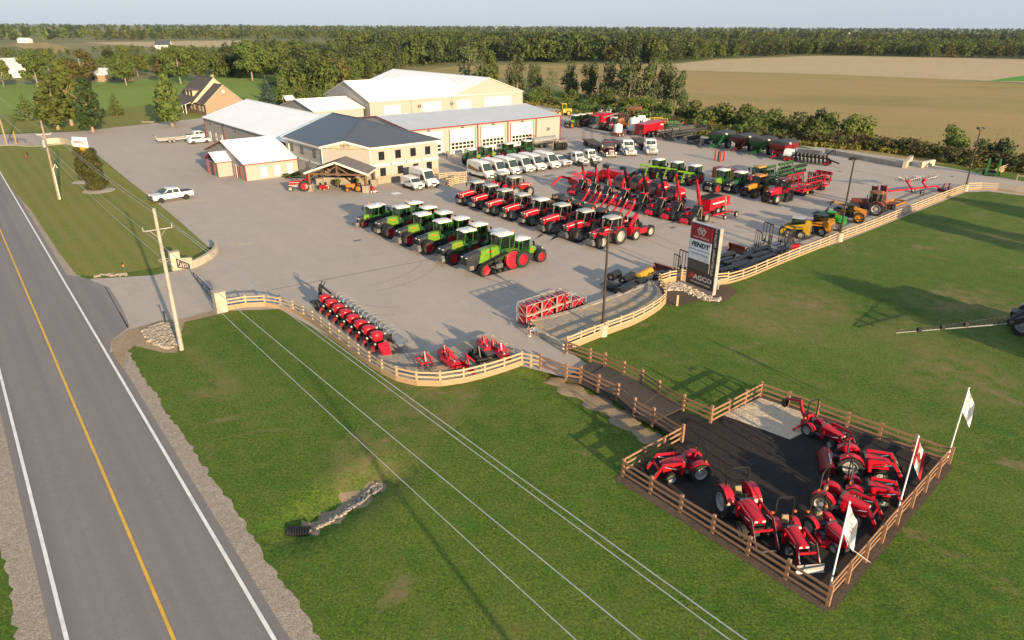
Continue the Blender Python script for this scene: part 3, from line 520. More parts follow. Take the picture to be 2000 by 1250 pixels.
# footbridge
fb = thing('footbridge', 'dark plank footbridge crossing the swale into the mulch pen', 'bridge', None, G(1205, 770))
L_, R_ = GL(bl[1:7]), GL(br[1:7]); m = MB()
for i in range(5):
 for j in range(9):
  t0, t1 = (j + .06) / 9, (j + .94) / 9; z = .30 if 0 < i < 4 else .24
  a, b, c, d = L_[i].lerp(L_[i + 1], t0), R_[i].lerp(R_[i + 1], t0), R_[i].lerp(R_[i + 1], t1), L_[i].lerp(L_[i + 1], t1)
  q = [p - fb.location for p in (a, b, c, d)]; m.loft([[(p.x, p.y, z - .06) for p in q], [(p.x, p.y, z) for p in q]], 'deck')
m.ob('deck_planks', fb, sm=0)
for E_ in (L_, R_):
 m = MB()
 for a, b in zip(E_, E_[1:]): m.bar(a - fb.location + Vector((0, 0, .11)), b - fb.location + Vector((0, 0, .11)), .14, .24, 'deck')
 m.ob('beam', fb)
# ------------------------------------------------------------------ buildings
def window(par, c, wd, ht, face, glass='dark_glass', frame='black', d=.05):
 """face: 0 = -y wall, 1 = -x wall, or an angle in a tuple; c is the centre on the wall"""
 a = {0: 0.0, 1: -math.pi / 2}.get(face, face if not isinstance(face, int) else 0)
 m = MB(); f = .07
 for x0, x1, z0, z1 in ((-wd / 2, wd / 2, -ht / 2, -ht / 2 + f), (-wd / 2, wd / 2, ht / 2 - f, ht / 2), (-wd / 2, -wd / 2 + f, -ht / 2 + f, ht / 2 - f), (wd / 2 - f, wd / 2, -ht / 2 + f, ht / 2 - f), (-.025, .025, -ht / 2 + f, ht / 2 - f)): m.b2(x0, x1, -d, .0, z0, z1, frame)
 o = m.ob('window', par, c, sm=0); o.rotation_euler = (0, 0, a)
 g = MB(); g.b2(-wd / 2 + f, wd / 2 - f, -d * .5, -.004, -ht / 2 + f, ht / 2 - f, glass); p = g.ob('pane', o, sm=0); return o
def door(par, c, wd, ht, face, k='door_white', frame='trim_white', name='door'):
 a = {0: 0.0, 1: -math.pi / 2}.get(face, face if not isinstance(face, int) else 0); m = MB(); m.b2(-wd / 2, wd / 2, -.05, 0, 0, ht, k)
 o = m.ob(name, par, c, sm=0); o.rotation_euler = (0, 0, a)
 f = MB(); e = .09
 f.b2(-wd / 2 - e, -wd / 2, -.08, 0, 0, ht + e, frame); f.b2(wd / 2, wd / 2 + e, -.08, 0, 0, ht + e, frame); f.b2(-wd / 2, wd / 2, -.08, 0, ht, ht + e, frame); f.ob('door_frame', o, sm=0); return o
def roller(par, c, wd, ht, face=0, rows=2, z0=1.0, k='door_white', trim=None):
 """sectional overhead door with rows of small panes"""
 m = MB(); n = 6
 for i in range(n): m.b2(-wd / 2, wd / 2, -.06, 0, ht * i / n + .012, ht * (i + 1) / n - .012, k)
 m.b2(-wd / 2, wd / 2, -.02, 0, 0, ht, 'grey'); o = m.ob('overhead_door', par, c, sm=0)
 if rows:
  g = MB(); q = 6; cw = wd * .92 / q
  for r_ in range(rows):
   for j in range(q): x = -wd * .46 + j * cw; g.b2(x + cw * .1, x + cw * .9, -.075, -.06, z0 + r_ * .72, z0 + r_ * .72 + .5, 'dark_glass')
  g.ob('pane', o, sm=0)
 f = MB()
 for s in (-1, 1): f.b2(min(s * wd / 2, s * (wd / 2 + .14)), max(s * wd / 2, s * (wd / 2 + .14)), -.10, 0, 0, ht + .14, trim or 'trim_white')
 f.b2(-wd / 2, wd / 2, -.09, 0, ht, ht + .14, 'trim_white'); f.ob('door_frame', o, sm=0); return o
def walls(par, poly, h, k, gables=(), name='wall'):
 """closed wall band; gables: (i, apex xyz list) replaces the top edge of side i"""
 m = MB(); n = len(poly)
 for i in range(n):
  a, b = poly[i], poly[(i + 1) % n]; g = [p for j, ps in gables if j == i for p in ps]
  m.quad([(a[0], a[1], 0), (b[0], b[1], 0), (b[0], b[1], h)] + list(g) + [(a[0], a[1], h)], k)
 return m.ob(name, par, sm=0)
def slab(m, pts, t, k, under=None):
 """a roof plane of thickness t"""
 m.quad(pts, k); n = len(pts); dn = [(p[0], p[1], p[2] - t) for p in pts]; m.quad(dn[::-1], under or k)
 for i in range(n): m.quad([dn[i], dn[(i + 1) % n], pts[(i + 1) % n], pts[i]], under or k)
def gable_roof(par, x0, x1, y0, y1, ze, zr, axis, k, o=.4, trim='trim_white', t=.16):
 """ridge along axis 'x' or 'y'"""
 a0, a1, b0, b1 = (x0 - o, x1 + o, y0, y1) if axis == 'x' else (y0 - o, y1 + o, x0, x1)
 mid = (b0 + b1) / 2; s = (zr - ze) / (mid - b0); zo = ze - s * o; P = (lambda a, b, z: (a, b, z)) if axis == 'x' else (lambda a, b, z: (b, a, z))
 m = MB()
 for e in (b0 - o, b1 + o):
  q = [P(a0, e, zo + t), P(a1, e, zo + t), P(a1, mid, zr + t), P(a0, mid, zr + t)]
  if (e > mid) == (axis == 'x'): q = q[::-1]
  slab(m, q, t, k, trim)
 m.bar(P(a0, mid, zr + t + .02), P(a1, mid, zr + t + .02), .35, .05, k); return m.ob('roof', par, sm=0)
def trims(par, segs, k, wdt=.16, name='corner_trim'):
 for a, b in segs: m = MB(); m.bar(a, b, wdt, wdt, k); m.ob(name, par, sm=0)
def site(name, label, u, v, cat='building', group=None, rz=UA): return thing(name, label, cat, group, UV(u, v), rz)
# two-storey office with a cut corner
W_, D_, ze, c, s_, ov = 18.6, 19.6, 5.9, 5.4, .335, .5
of = site('office_building', 'two storey cream office with slate hipped roof and timber entrance canopy', 49.4, 101.0)
ap = c / 2; zg = ze + s_ * (ap + ov)
walls(of, [(0, c), (c, 0), (W_, 0), (W_, D_), (0, D_)], ze, 'siding', gables=[(0, [(ap, ap, zg)]), (3, [(W_ / 2, D_, ze + s_ * (W_ / 2 + ov))])])
for h_, k_, n_ in ((1.25, 'stone', 'stone_base'), (.38, 'trim_white', 'band_course')):
 m = MB(); z0 = 0 if n_ == 'stone_base' else 2.85; e = .05
 for a, b in (((0, c), (c, 0)), ((c, 0), (W_, 0)), ((0, D_), (0, c)), ((W_, 0), (W_, D_))):
  if n_ == 'stone_base' and a == (0, D_): continue
  m.bar((a[0] - e * (a[0] < 1), a[1] - e * (a[1] < 1), z0 + h_ / 2), (b[0] - e * (b[0] < 1), b[1] - e * (b[1] < 1), z0 + h_ / 2), .1, h_, k_)
 m.ob(n_, of, sm=0)
m = MB(); zr = ze + s_ * (W_ / 2 + ov); mx = W_ / 2; q = (c - ov) / 2; za = ze + s_ * (q + ov); yb = D_ + .3
A_, B_, Cc, Dd, Ee, Ff, Gg, Hh = (-ov, c, ze), (q, q, za), (c, -ov, ze), (W_ + ov, -ov, ze), (W_ + ov, yb, ze), (mx, yb, zr), (mx, mx, zr), (-ov, yb, ze)
for pl_ in ([A_, B_, Gg, Ff, Hh], [Cc, Dd, Gg, B_], [Dd, Ee, Ff, Gg]): slab(m, [(x, y, z + .2) for x, y, z in pl_], .12, 'roof_slate')
m.bar((q, q, za + .22), (mx, mx, zr + .22), .25, .05, 'roof_slate'); m.bar((mx, mx, zr + .22), (mx, yb, zr + .22), .25, .05, 'roof_slate'); m.bar((W_ + ov, -ov, ze + .22), (mx, mx, zr + .22), .25, .05, 'roof_slate')
rf = m.ob('roof', of, sm=0)
m = MB()
for a, b in ((A_, B_), (B_, Cc), (Cc, Dd), (Dd, Ee), (Hh, A_)): m.bar((a[0], a[1], a[2] - .02), (b[0], b[1], b[2] - .02), .08, .34, 'trim_white')
m.quad([(-ov, c, ze - .1), (c, -ov, ze - .1), (W_ + ov, -ov, ze - .1), (W_ + ov, yb, ze - .1), (-ov, yb, ze - .1)], 'trim_white'); m.ob('fascia', rf, sm=0)
m = MB(); m.bar((-ov - .2, yb + .12, ze + .16), (mx, yb + .12, zr + .2), .5, .12, 'cyan_trim'); m.bar((mx, yb + .12, zr + .2), (W_ + ov, yb + .12, ze + .2), .5, .12, 'cyan_trim'); m.ob('flashing', rf, sm=0)  # the flashing's cyan is reflected sky put into its colour
for x in (7.6, 10.7, 13.6, 16.5): window(of, (x, 0, 4.5), 1.05, 1.35, 0)
for x in (7.7, 11.0, 14.0, 16.7): window(of, (x, 0, 1.75), 1.05, 1.6, 0)
for y in (17.2, 13.2, 8.4): window(of, (0, y, 4.5), 1.0, 1.35, 1)
for y in (15.8, 11.5, 7.4): window(of, (0, y, 1.75), 1.0, 1.5, 1)
for a, b in (((c + .1, -.06, .1), (c + .1, -.06, ze)), ((-.06, c + .15, .1), (-.06, c + .15, ze)), ((-.06, D_ - 1.2, .1), (-.06, D_ - 1.2, ze))):
 m = MB(); m.bar(a, b, .13, .13, 'trim_white'); m.ob('downspout', of, sm=0)
for x in (9.2, 12.2, 15.2): m = MB(); m.box((x, -.12, 3.05), (.16, .18, .28), 'black'); m.ob('wall_light', of, sm=0)
for y in (14.8, 10.2): m = MB(); m.box((-.12, y, 3.05), (.18, .16, .28), 'black'); m.ob('wall_light', of, sm=0)
r2 = math.sqrt(.5); ux = Vector((r2, -r2, 0)); nx = Vector((-r2, -r2, 0)); mid = Vector((ap, ap, 0))   # along and out of the cut corner
m = MB(); g0 = mid + nx * .03
pts = [g0 - ux * 3.5 + Vector((0, 0, 5.55)), g0 + ux * 3.5 + Vector((0, 0, 5.55)), g0 + ux * 3.45 + Vector((0, 0, 5.75)), g0 + Vector((0, 0, zg - .12)), g0 - ux * 3.45 + Vector((0, 0, 5.75))]
m.quad(pts, 'cream'); sg = m.ob('gable_sign', of, sm=0)
m = MB(); g1 = mid + nx * .05
write(m, "DEY'S", .62, 'ink_black', g1 + Vector((0, 0, 6.15)), ux, (0, 0, 1), bold=.01); write(m, 'EQUIPMENT CENTRE INC', .27, 'graphic_brown', g1 + Vector((0, 0, 5.72)), ux, (0, 0, 1))
m.ob('lettering', sg, sm=0)
m = MB(); ag = math.atan2(ux.y, ux.x)
for t in (-.6, .6): m.box(mid + nx * .04 + ux * (t * 1.02) + Vector((0, 0, 1.2)), (1.1, .06, 2.4), 'dark_glass', (0, 0, ag))
m.box(mid + nx * .03 + Vector((0, 0, 2.5)), (2.6, .08, .14), 'black', (0, 0, ag)); m.ob('entrance_door', of, sm=0)
for t in (-2.3, 2.3): window(of, tuple(mid + ux * t + Vector((0, 0, 1.7))), .9, 1.3, ag)
# canopy
hw, dp = 4.5, 5.2; cm_ = mid + nx * (dp / 2 - .1)
m = MB(); zc, zp = 2.9, 4.65
for sgn in (-1, 1):
 e0, e1 = mid + nx * .06 + ux * sgn * (hw + .5), mid + nx * (dp + .4) + ux * sgn * (hw + .5); r0, r1 = mid + nx * .06, mid + nx * (dp + .4)
 q = [e0 + Vector((0, 0, zc)), e1 + Vector((0, 0, zc)), r1 + Vector((0, 0, zp)), r0 + Vector((0, 0, zp))]
 slab(m, [tuple(p) for p in (q if sgn > 0 else q[::-1])], .10, 'porch_shingle', 'timber')
cr = m.ob('canopy_roof', of, sm=0); m = MB(); f1 = mid + nx * (dp + .45)
for sgn in (-1, 1):
 m.bar(f1 + ux * sgn * (hw + .52) + Vector((0, 0, zc - .08)), f1 + Vector((0, 0, zp - .08)), .08, .3, 'trim_white')
 m.bar(mid + nx * .1 + ux * sgn * (hw + .54) + Vector((0, 0, zc - .08)), f1 + ux * sgn * (hw + .54) + Vector((0, 0, zc - .08)), .08, .26, 'trim_white')
m.ob('bargeboard', cr, sm=0)
m = MB()
for dd in (.5, dp): 
 f2 = mid + nx * dd; T_ = lambda a, z: f2 + ux * a + Vector((0, 0, z))
 m.bar(T_(-hw, 2.72), T_(hw, 2.72), .25, .28, 'timber'); m.bar(T_(-hw, 2.85), T_(0, 4.45), .22, .24, 'timber'); m.bar(T_(hw, 2.85), T_(0, 4.45), .22, .24, 'timber')
 m.bar(T_(0, 2.8), T_(0, 4.4), .22, .24, 'timber'); m.bar(T_(-1.9, 2.8), T_(-.1, 3.9), .18, .2, 'timber'); m.bar(T_(1.9, 2.8), T_(.1, 3.9), .18, .2, 'timber')
for sgn in (-1, 1): m.bar(mid + nx * .5 + ux * sgn * hw + Vector((0, 0, 2.7)), mid + nx * dp + ux * sgn * hw + Vector((0, 0, 2.7)), .24, .26, 'timber')
m.ob('timber_truss', of, sm=0)
for sgn in (-1, 1):
 for dd in (.5, dp):
  p = mid + nx * dd + ux * sgn * hw; m = MB(); m.bar(p + Vector((0, 0, .9)), p + Vector((0, 0, 2.6)), .34, .34, 'timber'); m.bar(p + ux * -sgn * .1 + Vector((0, 0, 1.8)), p + ux * -sgn * 1.1 + Vector((0, 0, 2.6)), .16, .18, 'timber'); m.ob('post', of, sm=0)
  m = MB(); m.box(p + Vector((0, 0, .5)), (.95, .95, 1.0), 'stone', (0, 0, ag)); m.box(p + Vector((0, 0, 1.03)), (1.08, 1.08, .07), 'concrete', (0, 0, ag)); m.ob('stone_pier', of, sm=0)
# long white-roofed hall
hl = site('service_hall', 'long beige hall with a big white metal roof behind the office', 50, 121)
walls(hl, [(0, 0), (20, 0), (20, 45), (0, 45)], 5.0, 'siding_lower', gables=[(0, [(10, 0, 8.1)]), (2, [(10, 45, 8.1)])]); gable_roof(hl, 0, 20, .35, 45, 5.0, 8.1, 'y', 'roof_white', .4)
for y, kk in ((42.5, 'd'), (38.6, 'w'), (35.0, 'd')):
 if kk == 'w': window(hl, (0, y, 1.5), .9, 1.6, 1, 'van_glass', 'trim_white')
 else: door(hl, (0, y, .0), 1.0, 2.2, 1)
trims(hl, [((-.06, 33, 0), (-.06, 33, 4.9)), ((-.06, 45, 0), (-.06, 45, 4.9))], 'old_red', .2)
for y in (40, 25): m = MB(); m.box((-.15, y, 4.2), (.3, .5, .25), 'grey'); m.ob('wall_light', hl, sm=0)
# annex in front of it
an = site('annex_building', 'low beige annex with white roof, red trim and two white windows', 40.3, 116.6)
walls(an, [(0, 0), (9.2, 0), (9.2, 19), (0, 19)], 2.75, 'siding_lower', gables=[(1, [(9.2, 9.5, 5.35)]), (3, [(0, 9.5, 5.35)])]); gable_roof(an, 0, 8.9, 0, 19, 2.75, 5.35, 'x', 'roof_white', .35, 'trim_red')
for x in (3.0, 5.4): door(an, (x, 0, .35), 1.15, 1.75, 0, 'door_white', 'siding', 'shuttered_window')
door(an, (7.6, 0, 0), .8, 2.0, 0, 'white_paint', 'trim_white')
trims(an, [((-.05, -.05, 0), (-.05, -.05, 2.75)), ((-.05, 3.1, .1), (-.05, 3.1, 2.1)), ((-.05, 2.2, .1), (-.05, 2.2, 2.1))], 'trim_red', .14)
for y in (4.6, 5.6): door(an, (0, y, 0), .8, 2.1, 1, 'trim_red', 'trim_white')
pc = MB(); pc.b2(-2.5, -.01, 6.2, 11.2, 0, 2.35, 'siding_lower'); po = pc.ob('porch', an, sm=0)
pc = MB(); slab(pc, [(-2.8, 5.9, 2.55), (-.02, 5.9, 2.55), (-.02, 8.7, 3.9), (-2.8, 8.7, 3.9)], .12, 'roof_white', 'trim_red'); slab(pc, [(-2.8, 8.7, 3.9), (-.02, 8.7, 3.9), (-.02, 11.5, 2.55), (-2.8, 11.5, 2.55)], .12, 'roof_white', 'trim_red'); pc.ob('porch_roof', po, sm=0)
door(po, (-2.5, 8.7, 0), 1.6, 2.1, 1, 'van_glass', 'trim_red')
pc = MB(); pc.bar((-2.54, 6.2, 0), (-2.54, 6.2, 2.4), .15, .15, 'trim_red'); pc.bar((-2.54, 11.2, 0), (-2.54, 11.2, 2.4), .15, .15, 'trim_red'); pc.bar((-2.56, 6.2, 2.5), (-2.56, 8.7, 3.7), .12, .2, 'trim_red'); pc.bar((-2.56, 11.2, 2.5), (-2.56, 8.7, 3.7), .12, .2, 'trim_red'); pc.ob('porch_trim', po, sm=0)
# workshop with red trim and overhead doors
SW, SD, se, sr = 39.5, 24, 5.4, 6.9
ws = site('workshop_building', 'long grey-roofed workshop with red trim and a row of white overhead doors', 72.5, 117.0)
walls(ws, [(0, 0), (SW, 0), (SW, SD), (0, SD)], se, 'siding', gables=[(1, [(SW, SD / 2, sr)]), (3, [(0, SD / 2, sr)])]); gable_roof(ws, 0, SW, 0, SD, se, sr, 'x', 'roof_grey', .3, 'trim_red', .22)
DX = (3.4, 11.6, 19.2, 26.8) 
for i, x in enumerate((4.2, 12.3, 20.2, 28.2)): roller(ws, (x, 0, 0), 6.2, 4.75, 0, 2, 1.0, trim='trim_red' if i else None)
trims(ws, [((x, -.06, 0), (x, -.06, se)) for x in (0, 16.2, 24.2, 32.2, SW)], 'trim_red', .2)
for x in (4.2, 12.3, 20.2, 28.2): m = MB(); m.box((x, -.2, 5.12), (.45, .35, .22), 'dark_grey'); m.ob('wall_light', ws, sm=0)
m = MB(); m.box((35.8, -.15, 2.9), (.7, .3, .8), 'galv'); m.cyl((35.8, -.32, 2.9), (35.8, -.38, 2.9), .28, 'dark_grey', 12); m.ob('vent', ws, sm=0)
# big shed
bs_ = site('storage_shed', 'largest beige shed with L shaped white roof and four white overhead doors', 89, 162)
walls(bs_, [(0, 0), (50.5, 0), (50.5, 51), (25.3, 51), (25.3, 24.5), (0, 24.5)], 6.3, 'siding', gables=[(5, [(0, 12.25, 10.4)]), (2, [(37.9, 51, 10.4)])])
m = MB(); m.quad([(25.3, -.02, 6.3), (50.5, -.02, 6.3), (37.9, -.02, 10.4)], 'siding'); m.quad([(25.3, -.03, 6.2), (50.5, -.03, 6.2), (50.5, -.03, 6.32), (25.3, -.03, 6.32)], 'trim_white'); m.ob('gable_wall', bs_, sm=0)
gable_roof(bs_, 0, 31, 0, 24.5, 6.3, 10.4, 'x', 'roof_white', .35, 'trim_white'); gable_roof(bs_, 25.3, 50.5, 0, 51, 6.3, 10.45, 'y', 'roof_white', .35, 'trim_white')
for x, wd, ht, z in ((6.5, 4.6, 5.0, 0), (18.6, 5.6, 5.0, 0), (29.2, 4.6, 5.0, 0), (41.2, 9.6, 5.2, 0)): roller(bs_, (x, 0, z), wd, ht, 0, 1, 2.0)
for x in (14.6, 25.0): m = MB(); m.box((x, -.3, 4.4), (.8, .55, .7), 'galv'); m.cyl((x, -.58, 4.4), (x, -.64, 4.4), .28, 'dark_grey', 12); m.ob('vent', bs_, sm=0)
trims(bs_, [((x, -.05, 0), (x, -.05, 6.2)) for x in (0, 12.2, 25.2, 50.5)], 'stone', .12)
sm_ = site('small_shed', 'small beige shed with white roof beside the largest shed', 75, 164)
walls(sm_, [(0, 0), (13.3, 0), (13.3, 19), (0, 19)], 4.7, 'siding', gables=[(1, [(13.3, 9.5, 6.7)]), (3, [(0, 9.5, 6.7)])]); gable_roof(sm_, 0, 13.3, 0, 19, 4.7, 6.7, 'x', 'roof_white', .35, 'trim_white')
for y in (3.5, 9.0, 15): roller(sm_, (0, y, 0), 3.2, 3.2, 1, 0)
for o in [x for x in sm_.children if x.name.startswith('overhead')]: o.rotation_euler = (0, 0, -math.pi / 2)
# brick house
hp = G(404, 226); ho = thing('brick_house', 'brick house with brown shingle roof, dormers and cream gable boards', 'house', None, hp, UA)
walls(ho, [(0, 0), (11, 0), (11, 22), (0, 22)], 3.2, 'brick', gables=[(0, [(5.5, 0, 8.0)]), (2, [(5.5, 22, 8.0)])]); gable_roof(ho, 0, 11, 0, 9, 3.2, 8.0, 'y', 'shingle', .3, 'cream'); gable_roof(ho, -1.2, 12.2, 7, 22, 3.0, 9.4, 'y', 'shingle', .4, 'cream', .3)
m = MB(); m.quad([(-1.2, 6.8, 3.1), (12.2, 6.8, 3.1), (5.5, 6.8, 9.4)], 'cream'); m.ob('gable_board', ho, sm=0)
m = MB(); m.cyl((5.5, -.04, 6.3), (5.5, -.09, 6.3), .4, 'trim_white', 14); m.ob('round_vent', ho, sm=0)
for y in (10.5, 13.5, 16.5):
 m = MB(); m.b2(-.1, 2.6, y - .7, y + .7, 4.6, 6.2, 'cream'); m.b2(-.14, -.1, y - .45, y + .45, 4.8, 5.9, 'dark_glass'); m.prism([(0, 0)] and [(-.3, 6.1), (3.6, 6.1), (3.6, 6.3), (-.3, 6.3)], y - .9, y + .9, 'shingle'); m.ob('dormer', ho, sm=0)
m = MB(); slab(m, [(-3.2, 8, 2.6), (-3.2, 20, 2.6), (-1.0, 20, 3.3), (-1.0, 8, 3.3)][::-1], .12, 'shingle', 'trim_white'); m.ob('porch_roof', ho, sm=0)
for y in (8.3, 11.5, 14.7, 19.7): m = MB(); m.bar((-3.0, y, 0), (-3.0, y, 2.5), .2, .2, 'trim_white'); m.ob('porch_post', ho, sm=0)
for y in (2.5, 5.5): window(ho, (0, y, 1.6), 1.2, 1.5, 1, 'van_glass', 'trim_white')
for y in (10, 13, 17): window(ho, (0, y, 1.6), 1.1, 1.5, 1, 'van_glass', 'trim_white')
m = MB(); m.b2(6.6, 7.5, 12, 13, 7.6, 10.2, 'brick'); m.ob('chimney', ho, sm=0)
def cottage(name, label, px, w_, d_, h, r, wall, roof, rz=UA):
 o = thing(name, label, 'house', 'houses among the far trees', G(*px), rz); walls(o, [(-w_ / 2, 0), (w_ / 2, 0), (w_ / 2, d_), (-w_ / 2, d_)], h, wall, gables=[(1, [(w_ / 2, d_ / 2, r)]), (3, [(-w_ / 2, d_ / 2, r)])]); gable_roof(o, -w_ / 2, w_ / 2, 0, d_, h, r, 'x', roof, .4)
 for x in (-w_ * .28, w_ * .25): window(o, (x, 0, h * .55), 1.3, 1.3, 0)
 return o
cottage('cottage', 'low pale cottage with a light roof showing between two maples', (205, 160), 17, 9, 3, 5.5, 'brick', 'roof_grey', R(5))
cottage('cottage', 'white gabled house half hidden at the left edge of the photo', (28, 152), 12, 10, 4.5, 8.5, 'white_paint', 'roof_grey', R(60))
cottage('cottage', 'dark roofed white house far off beside the pink field', (318, 96), 14, 10, 4, 8, 'white_paint', 'roof_slate', R(10))
cottage('barn', 'white shed beside the wheat-coloured field at far left', (45, 84), 14, 10, 4, 6, 'white_paint', 'roof_white', R(0))
cottage('barn', 'white farm shed far off behind the right woods', (1655, 72), 34, 16, 6, 10, 'white_paint', 'roof_white', R(20))
cottage('barn', 'smallest white farm shed on the horizon left of the others', (1572, 70), 22, 14, 6, 9, 'white_paint', 'roof_white', R(0))
for px, l_ in (((1080, 58), 'right of the three'), ((965, 55), 'left of the three'), ((1020, 57), 'middle of the three')): cottage('barn', 'pale farm building on the far central horizon, ' + l_, px, 45, 20, 7, 11, 'white_paint', 'roof_white', R(0))
# ------------------------------------------------------------------ poles, wires, lamps
PB = G(355, 683)
def utility_pole(label, p, h, r, k, arm=None, extra=None, lean=(0, 0)):
 o = thing('utility_pole', label, 'utility pole', 'utility poles', p); m = MB(); top = Vector((lean[0], lean[1], h)); m.cyl((0, 0, -.2), top, r, k, 12, r * .62); m.ob('pole', o)
 for z, l_, a in arm or ():
  m = MB(); c = top * (z / h); m.bar(c - RN * l_, c + RN * l_, .055, .06, 'steel')
  for s in (-1, 1): m.cyl(c + RN * l_ * s + Vector((0, 0, .05)), c + RN * l_ * s + Vector((0, 0, .3)), .05, 'steel', 8); m.tube([c + Vector((0, 0, -.7)), c + RN * l_ * s * .6], .025, 'steel', 5)
  m.ob('crossarm', o)
 return o
p1 = utility_pole('pale bare utility pole by the driveway stones', PB, 11.5, .185, 'pole_pale', [(9.9, 1.0, 0)])
m = MB(); m.lathe((0, 0, 7.5), (0, 0, 1), [(.42, -.03), (.45, 0), (.42, .03), (.39, 0), (.42, -.03)], 'pole_pale', 14); m.ob('cable_ring', p1)
p2b = G(116, 390); p2 = utility_pole('brown utility pole with a grey transformer on the left verge', p2b, 11.3, .2, 'pole_wood', [(9.4, .9, 0)], lean=(.1, .1))
m = MB(); m.cyl((.1, -.45, 7.7), (.1, -.45, 8.7), .32, 'galv', 14); m.cyl((.1, -.45, 8.7), (.1, -.45, 8.8), .2, 'galv', 10); m.ob('transformer', p2)
m = MB(); m.tube([(.25, -.15, .1), (.28, -.1, 4.5), (.6, .1, 5.2), (.75, .2, 4.6)], .07, 'white_paint', 6); m.ob('cable_guard', p2)
p3b = G(14, 283); p3 = utility_pole('brown utility pole at the left edge by the side road', p3b, 11, .2, 'pole_wood', lean=(-.2, 0))
p0b = PB - RD * 62; p0 = utility_pole('pole off the bottom of the photograph carrying the near wires', p0b, 12, .15, 'pole_pale', [(10.4, 1.05, 0)])
m = MB(); m.cyl((0, 0, 0), (0.05, 0, 2.6), .11, 'yellow', 8); tag(m.ob('guy_guard', None, tuple(G(32, 281))), 'yellow guy wire guard leaning beside the left edge pole', 'post')
def wire(label, a, b, sag=.25, r=.018, n=10):
 a, b = Vector(a), Vector(b); m = MB(); q = [a.lerp(b, i / n) - Vector((0, 0, sag * 4 * (i / n) * (1 - i / n))) for i in range(n + 1)]
 m.tube([p - a for p in q], r, 'wire', 5); tag(m.ob('power_line', None, a), label, 'power line', 'overhead wires')
P_ = lambda b, o, z: b + RN * o + Vector((0, 0, z))
wire('lowest near wire, leftmost of the four over the lawn', P_(PB, -.1, 7.5), (12.4, 1.97, 7.71), .2, .019); wire('second near wire from the left over the lawn', P_(PB, 1.0, 10.1), (12.04, 1.69, 10.5), .2)
wire('third near wire from the left over the lawn', P_(PB, -1.0, 10.1), (13.39, 2.75, 10.36), .2); wire('topmost near wire, rightmost over the lawn', P_(PB, 0, 11.45), (12.66, 2.18, 11.74), .2)
wire('top wire between the pale pole and the transformer pole', P_(PB, 0, 11.45), P_(p2b, .1, 11.3), .5, .016); wire('left crossarm wire between the pale pole and the transformer pole', P_(PB, 1.0, 10.1), P_(p2b, .9, 9.6), .5, .016)
wire('right crossarm wire between the pale pole and the transformer pole', P_(PB, -1.0, 10.1), P_(p2b, -.9, 9.6), .5, .016); wire('low cable between the pale pole and the transformer pole', P_(PB, 0, 7.5), P_(p2b, 0, 7.0), .5, .02)
wire('upper wire running from the transformer pole to the left edge', P_(p2b, 0, 11.2), P_(p3b, 0, 11), .6, .018); wire('middle wire running from the transformer pole to the left edge', P_(p2b, -.9, 9.6), P_(p3b, -.8, 9.6), .6, .018); wire('low cable running from the transformer pole to the left edge', P_(p2b, 0, 7), P_(p3b, 0, 7), .6, .03)
# small fenced substation gear near the left edge: a hydro gate arm and posts
m = MB(); m.bar((0, 0, 1.0), (3.5, -.6, .8), .1, .1, 'black'); m.bar((0, 0, .9), (1.8, -.3, .2), .08, .08, 'black'); m.cyl((0, 0, 0), (0, 0, 1.3), .12, 'dark_grey', 8); m.cyl((3.5, -.6, 0), (3.5, -.6, 1), .1, 'dark_grey', 8)
tag(m.ob('swing_gate', None, tuple(G(22, 279))), 'black swing gate arm at the side road entrance', 'gate')
def lamp_post(label, px, h, heads=2):
 o = thing('lamp_post', label, 'lamp post', 'tall yard lamp posts', G(*px)); m = MB(); m.cyl((0, 0, 0), (0, 0, 1.05), .42, 'concrete_pale', 18); m.cyl((0, 0, 1.05), (0, 0, 1.09), .34, 'concrete_pale', 18); m.ob('concrete_base', o)
 m = MB(); m.cyl((0, 0, 1.05), (0, 0, h), .12, 'lamp_post', 10, .085); m.box((0, 0, 1.12), (.4, .4, .06), 'lamp_post'); m.box((.02, 0, h * .44), (.3, .28, .25), 'lamp_post'); m.ob('pole', o)
 for s in ((-1, 1) if heads == 2 else (-1, 0, 1)):
  m = MB(); a = Vector((.55 * s, .2 * s, h + .15)); m.tube([(0, 0, h - .05), a * .5 + Vector((0, 0, h * .5)), a], .035, 'lamp_post', 6); m.box(a + Vector((0, 0, .12)), (.42, .36, .16), 'black', (.6, 0, .4 + s)); m.ob('floodlight', o)
 return o
lamp_post('dark lamp post on the gravel pad in front of the red tractors', (1176, 655), 8.9); lamp_post('dark lamp post rising from the fence by the yellow loaders', (1638, 471), 9.7, 3); lamp_post('dark lamp post at the fence corner beyond the hay rake', (1884, 373), 9.5)
m = MB(); lp_ = thing('lamp_post', 'slim lamp post in front of the hedge at the back of the yard', 'lamp post', 'tall yard lamp posts', G(1273, 238)); m.cyl((0, 0, 0), (0, 0, 10.5), .13, 'lamp_post', 8, .09); m.ob('pole', lp_); m = MB(); m.box((.2, -.1, 10.5), (.7, .5, .25), 'black'); m.ob('floodlight', lp_)
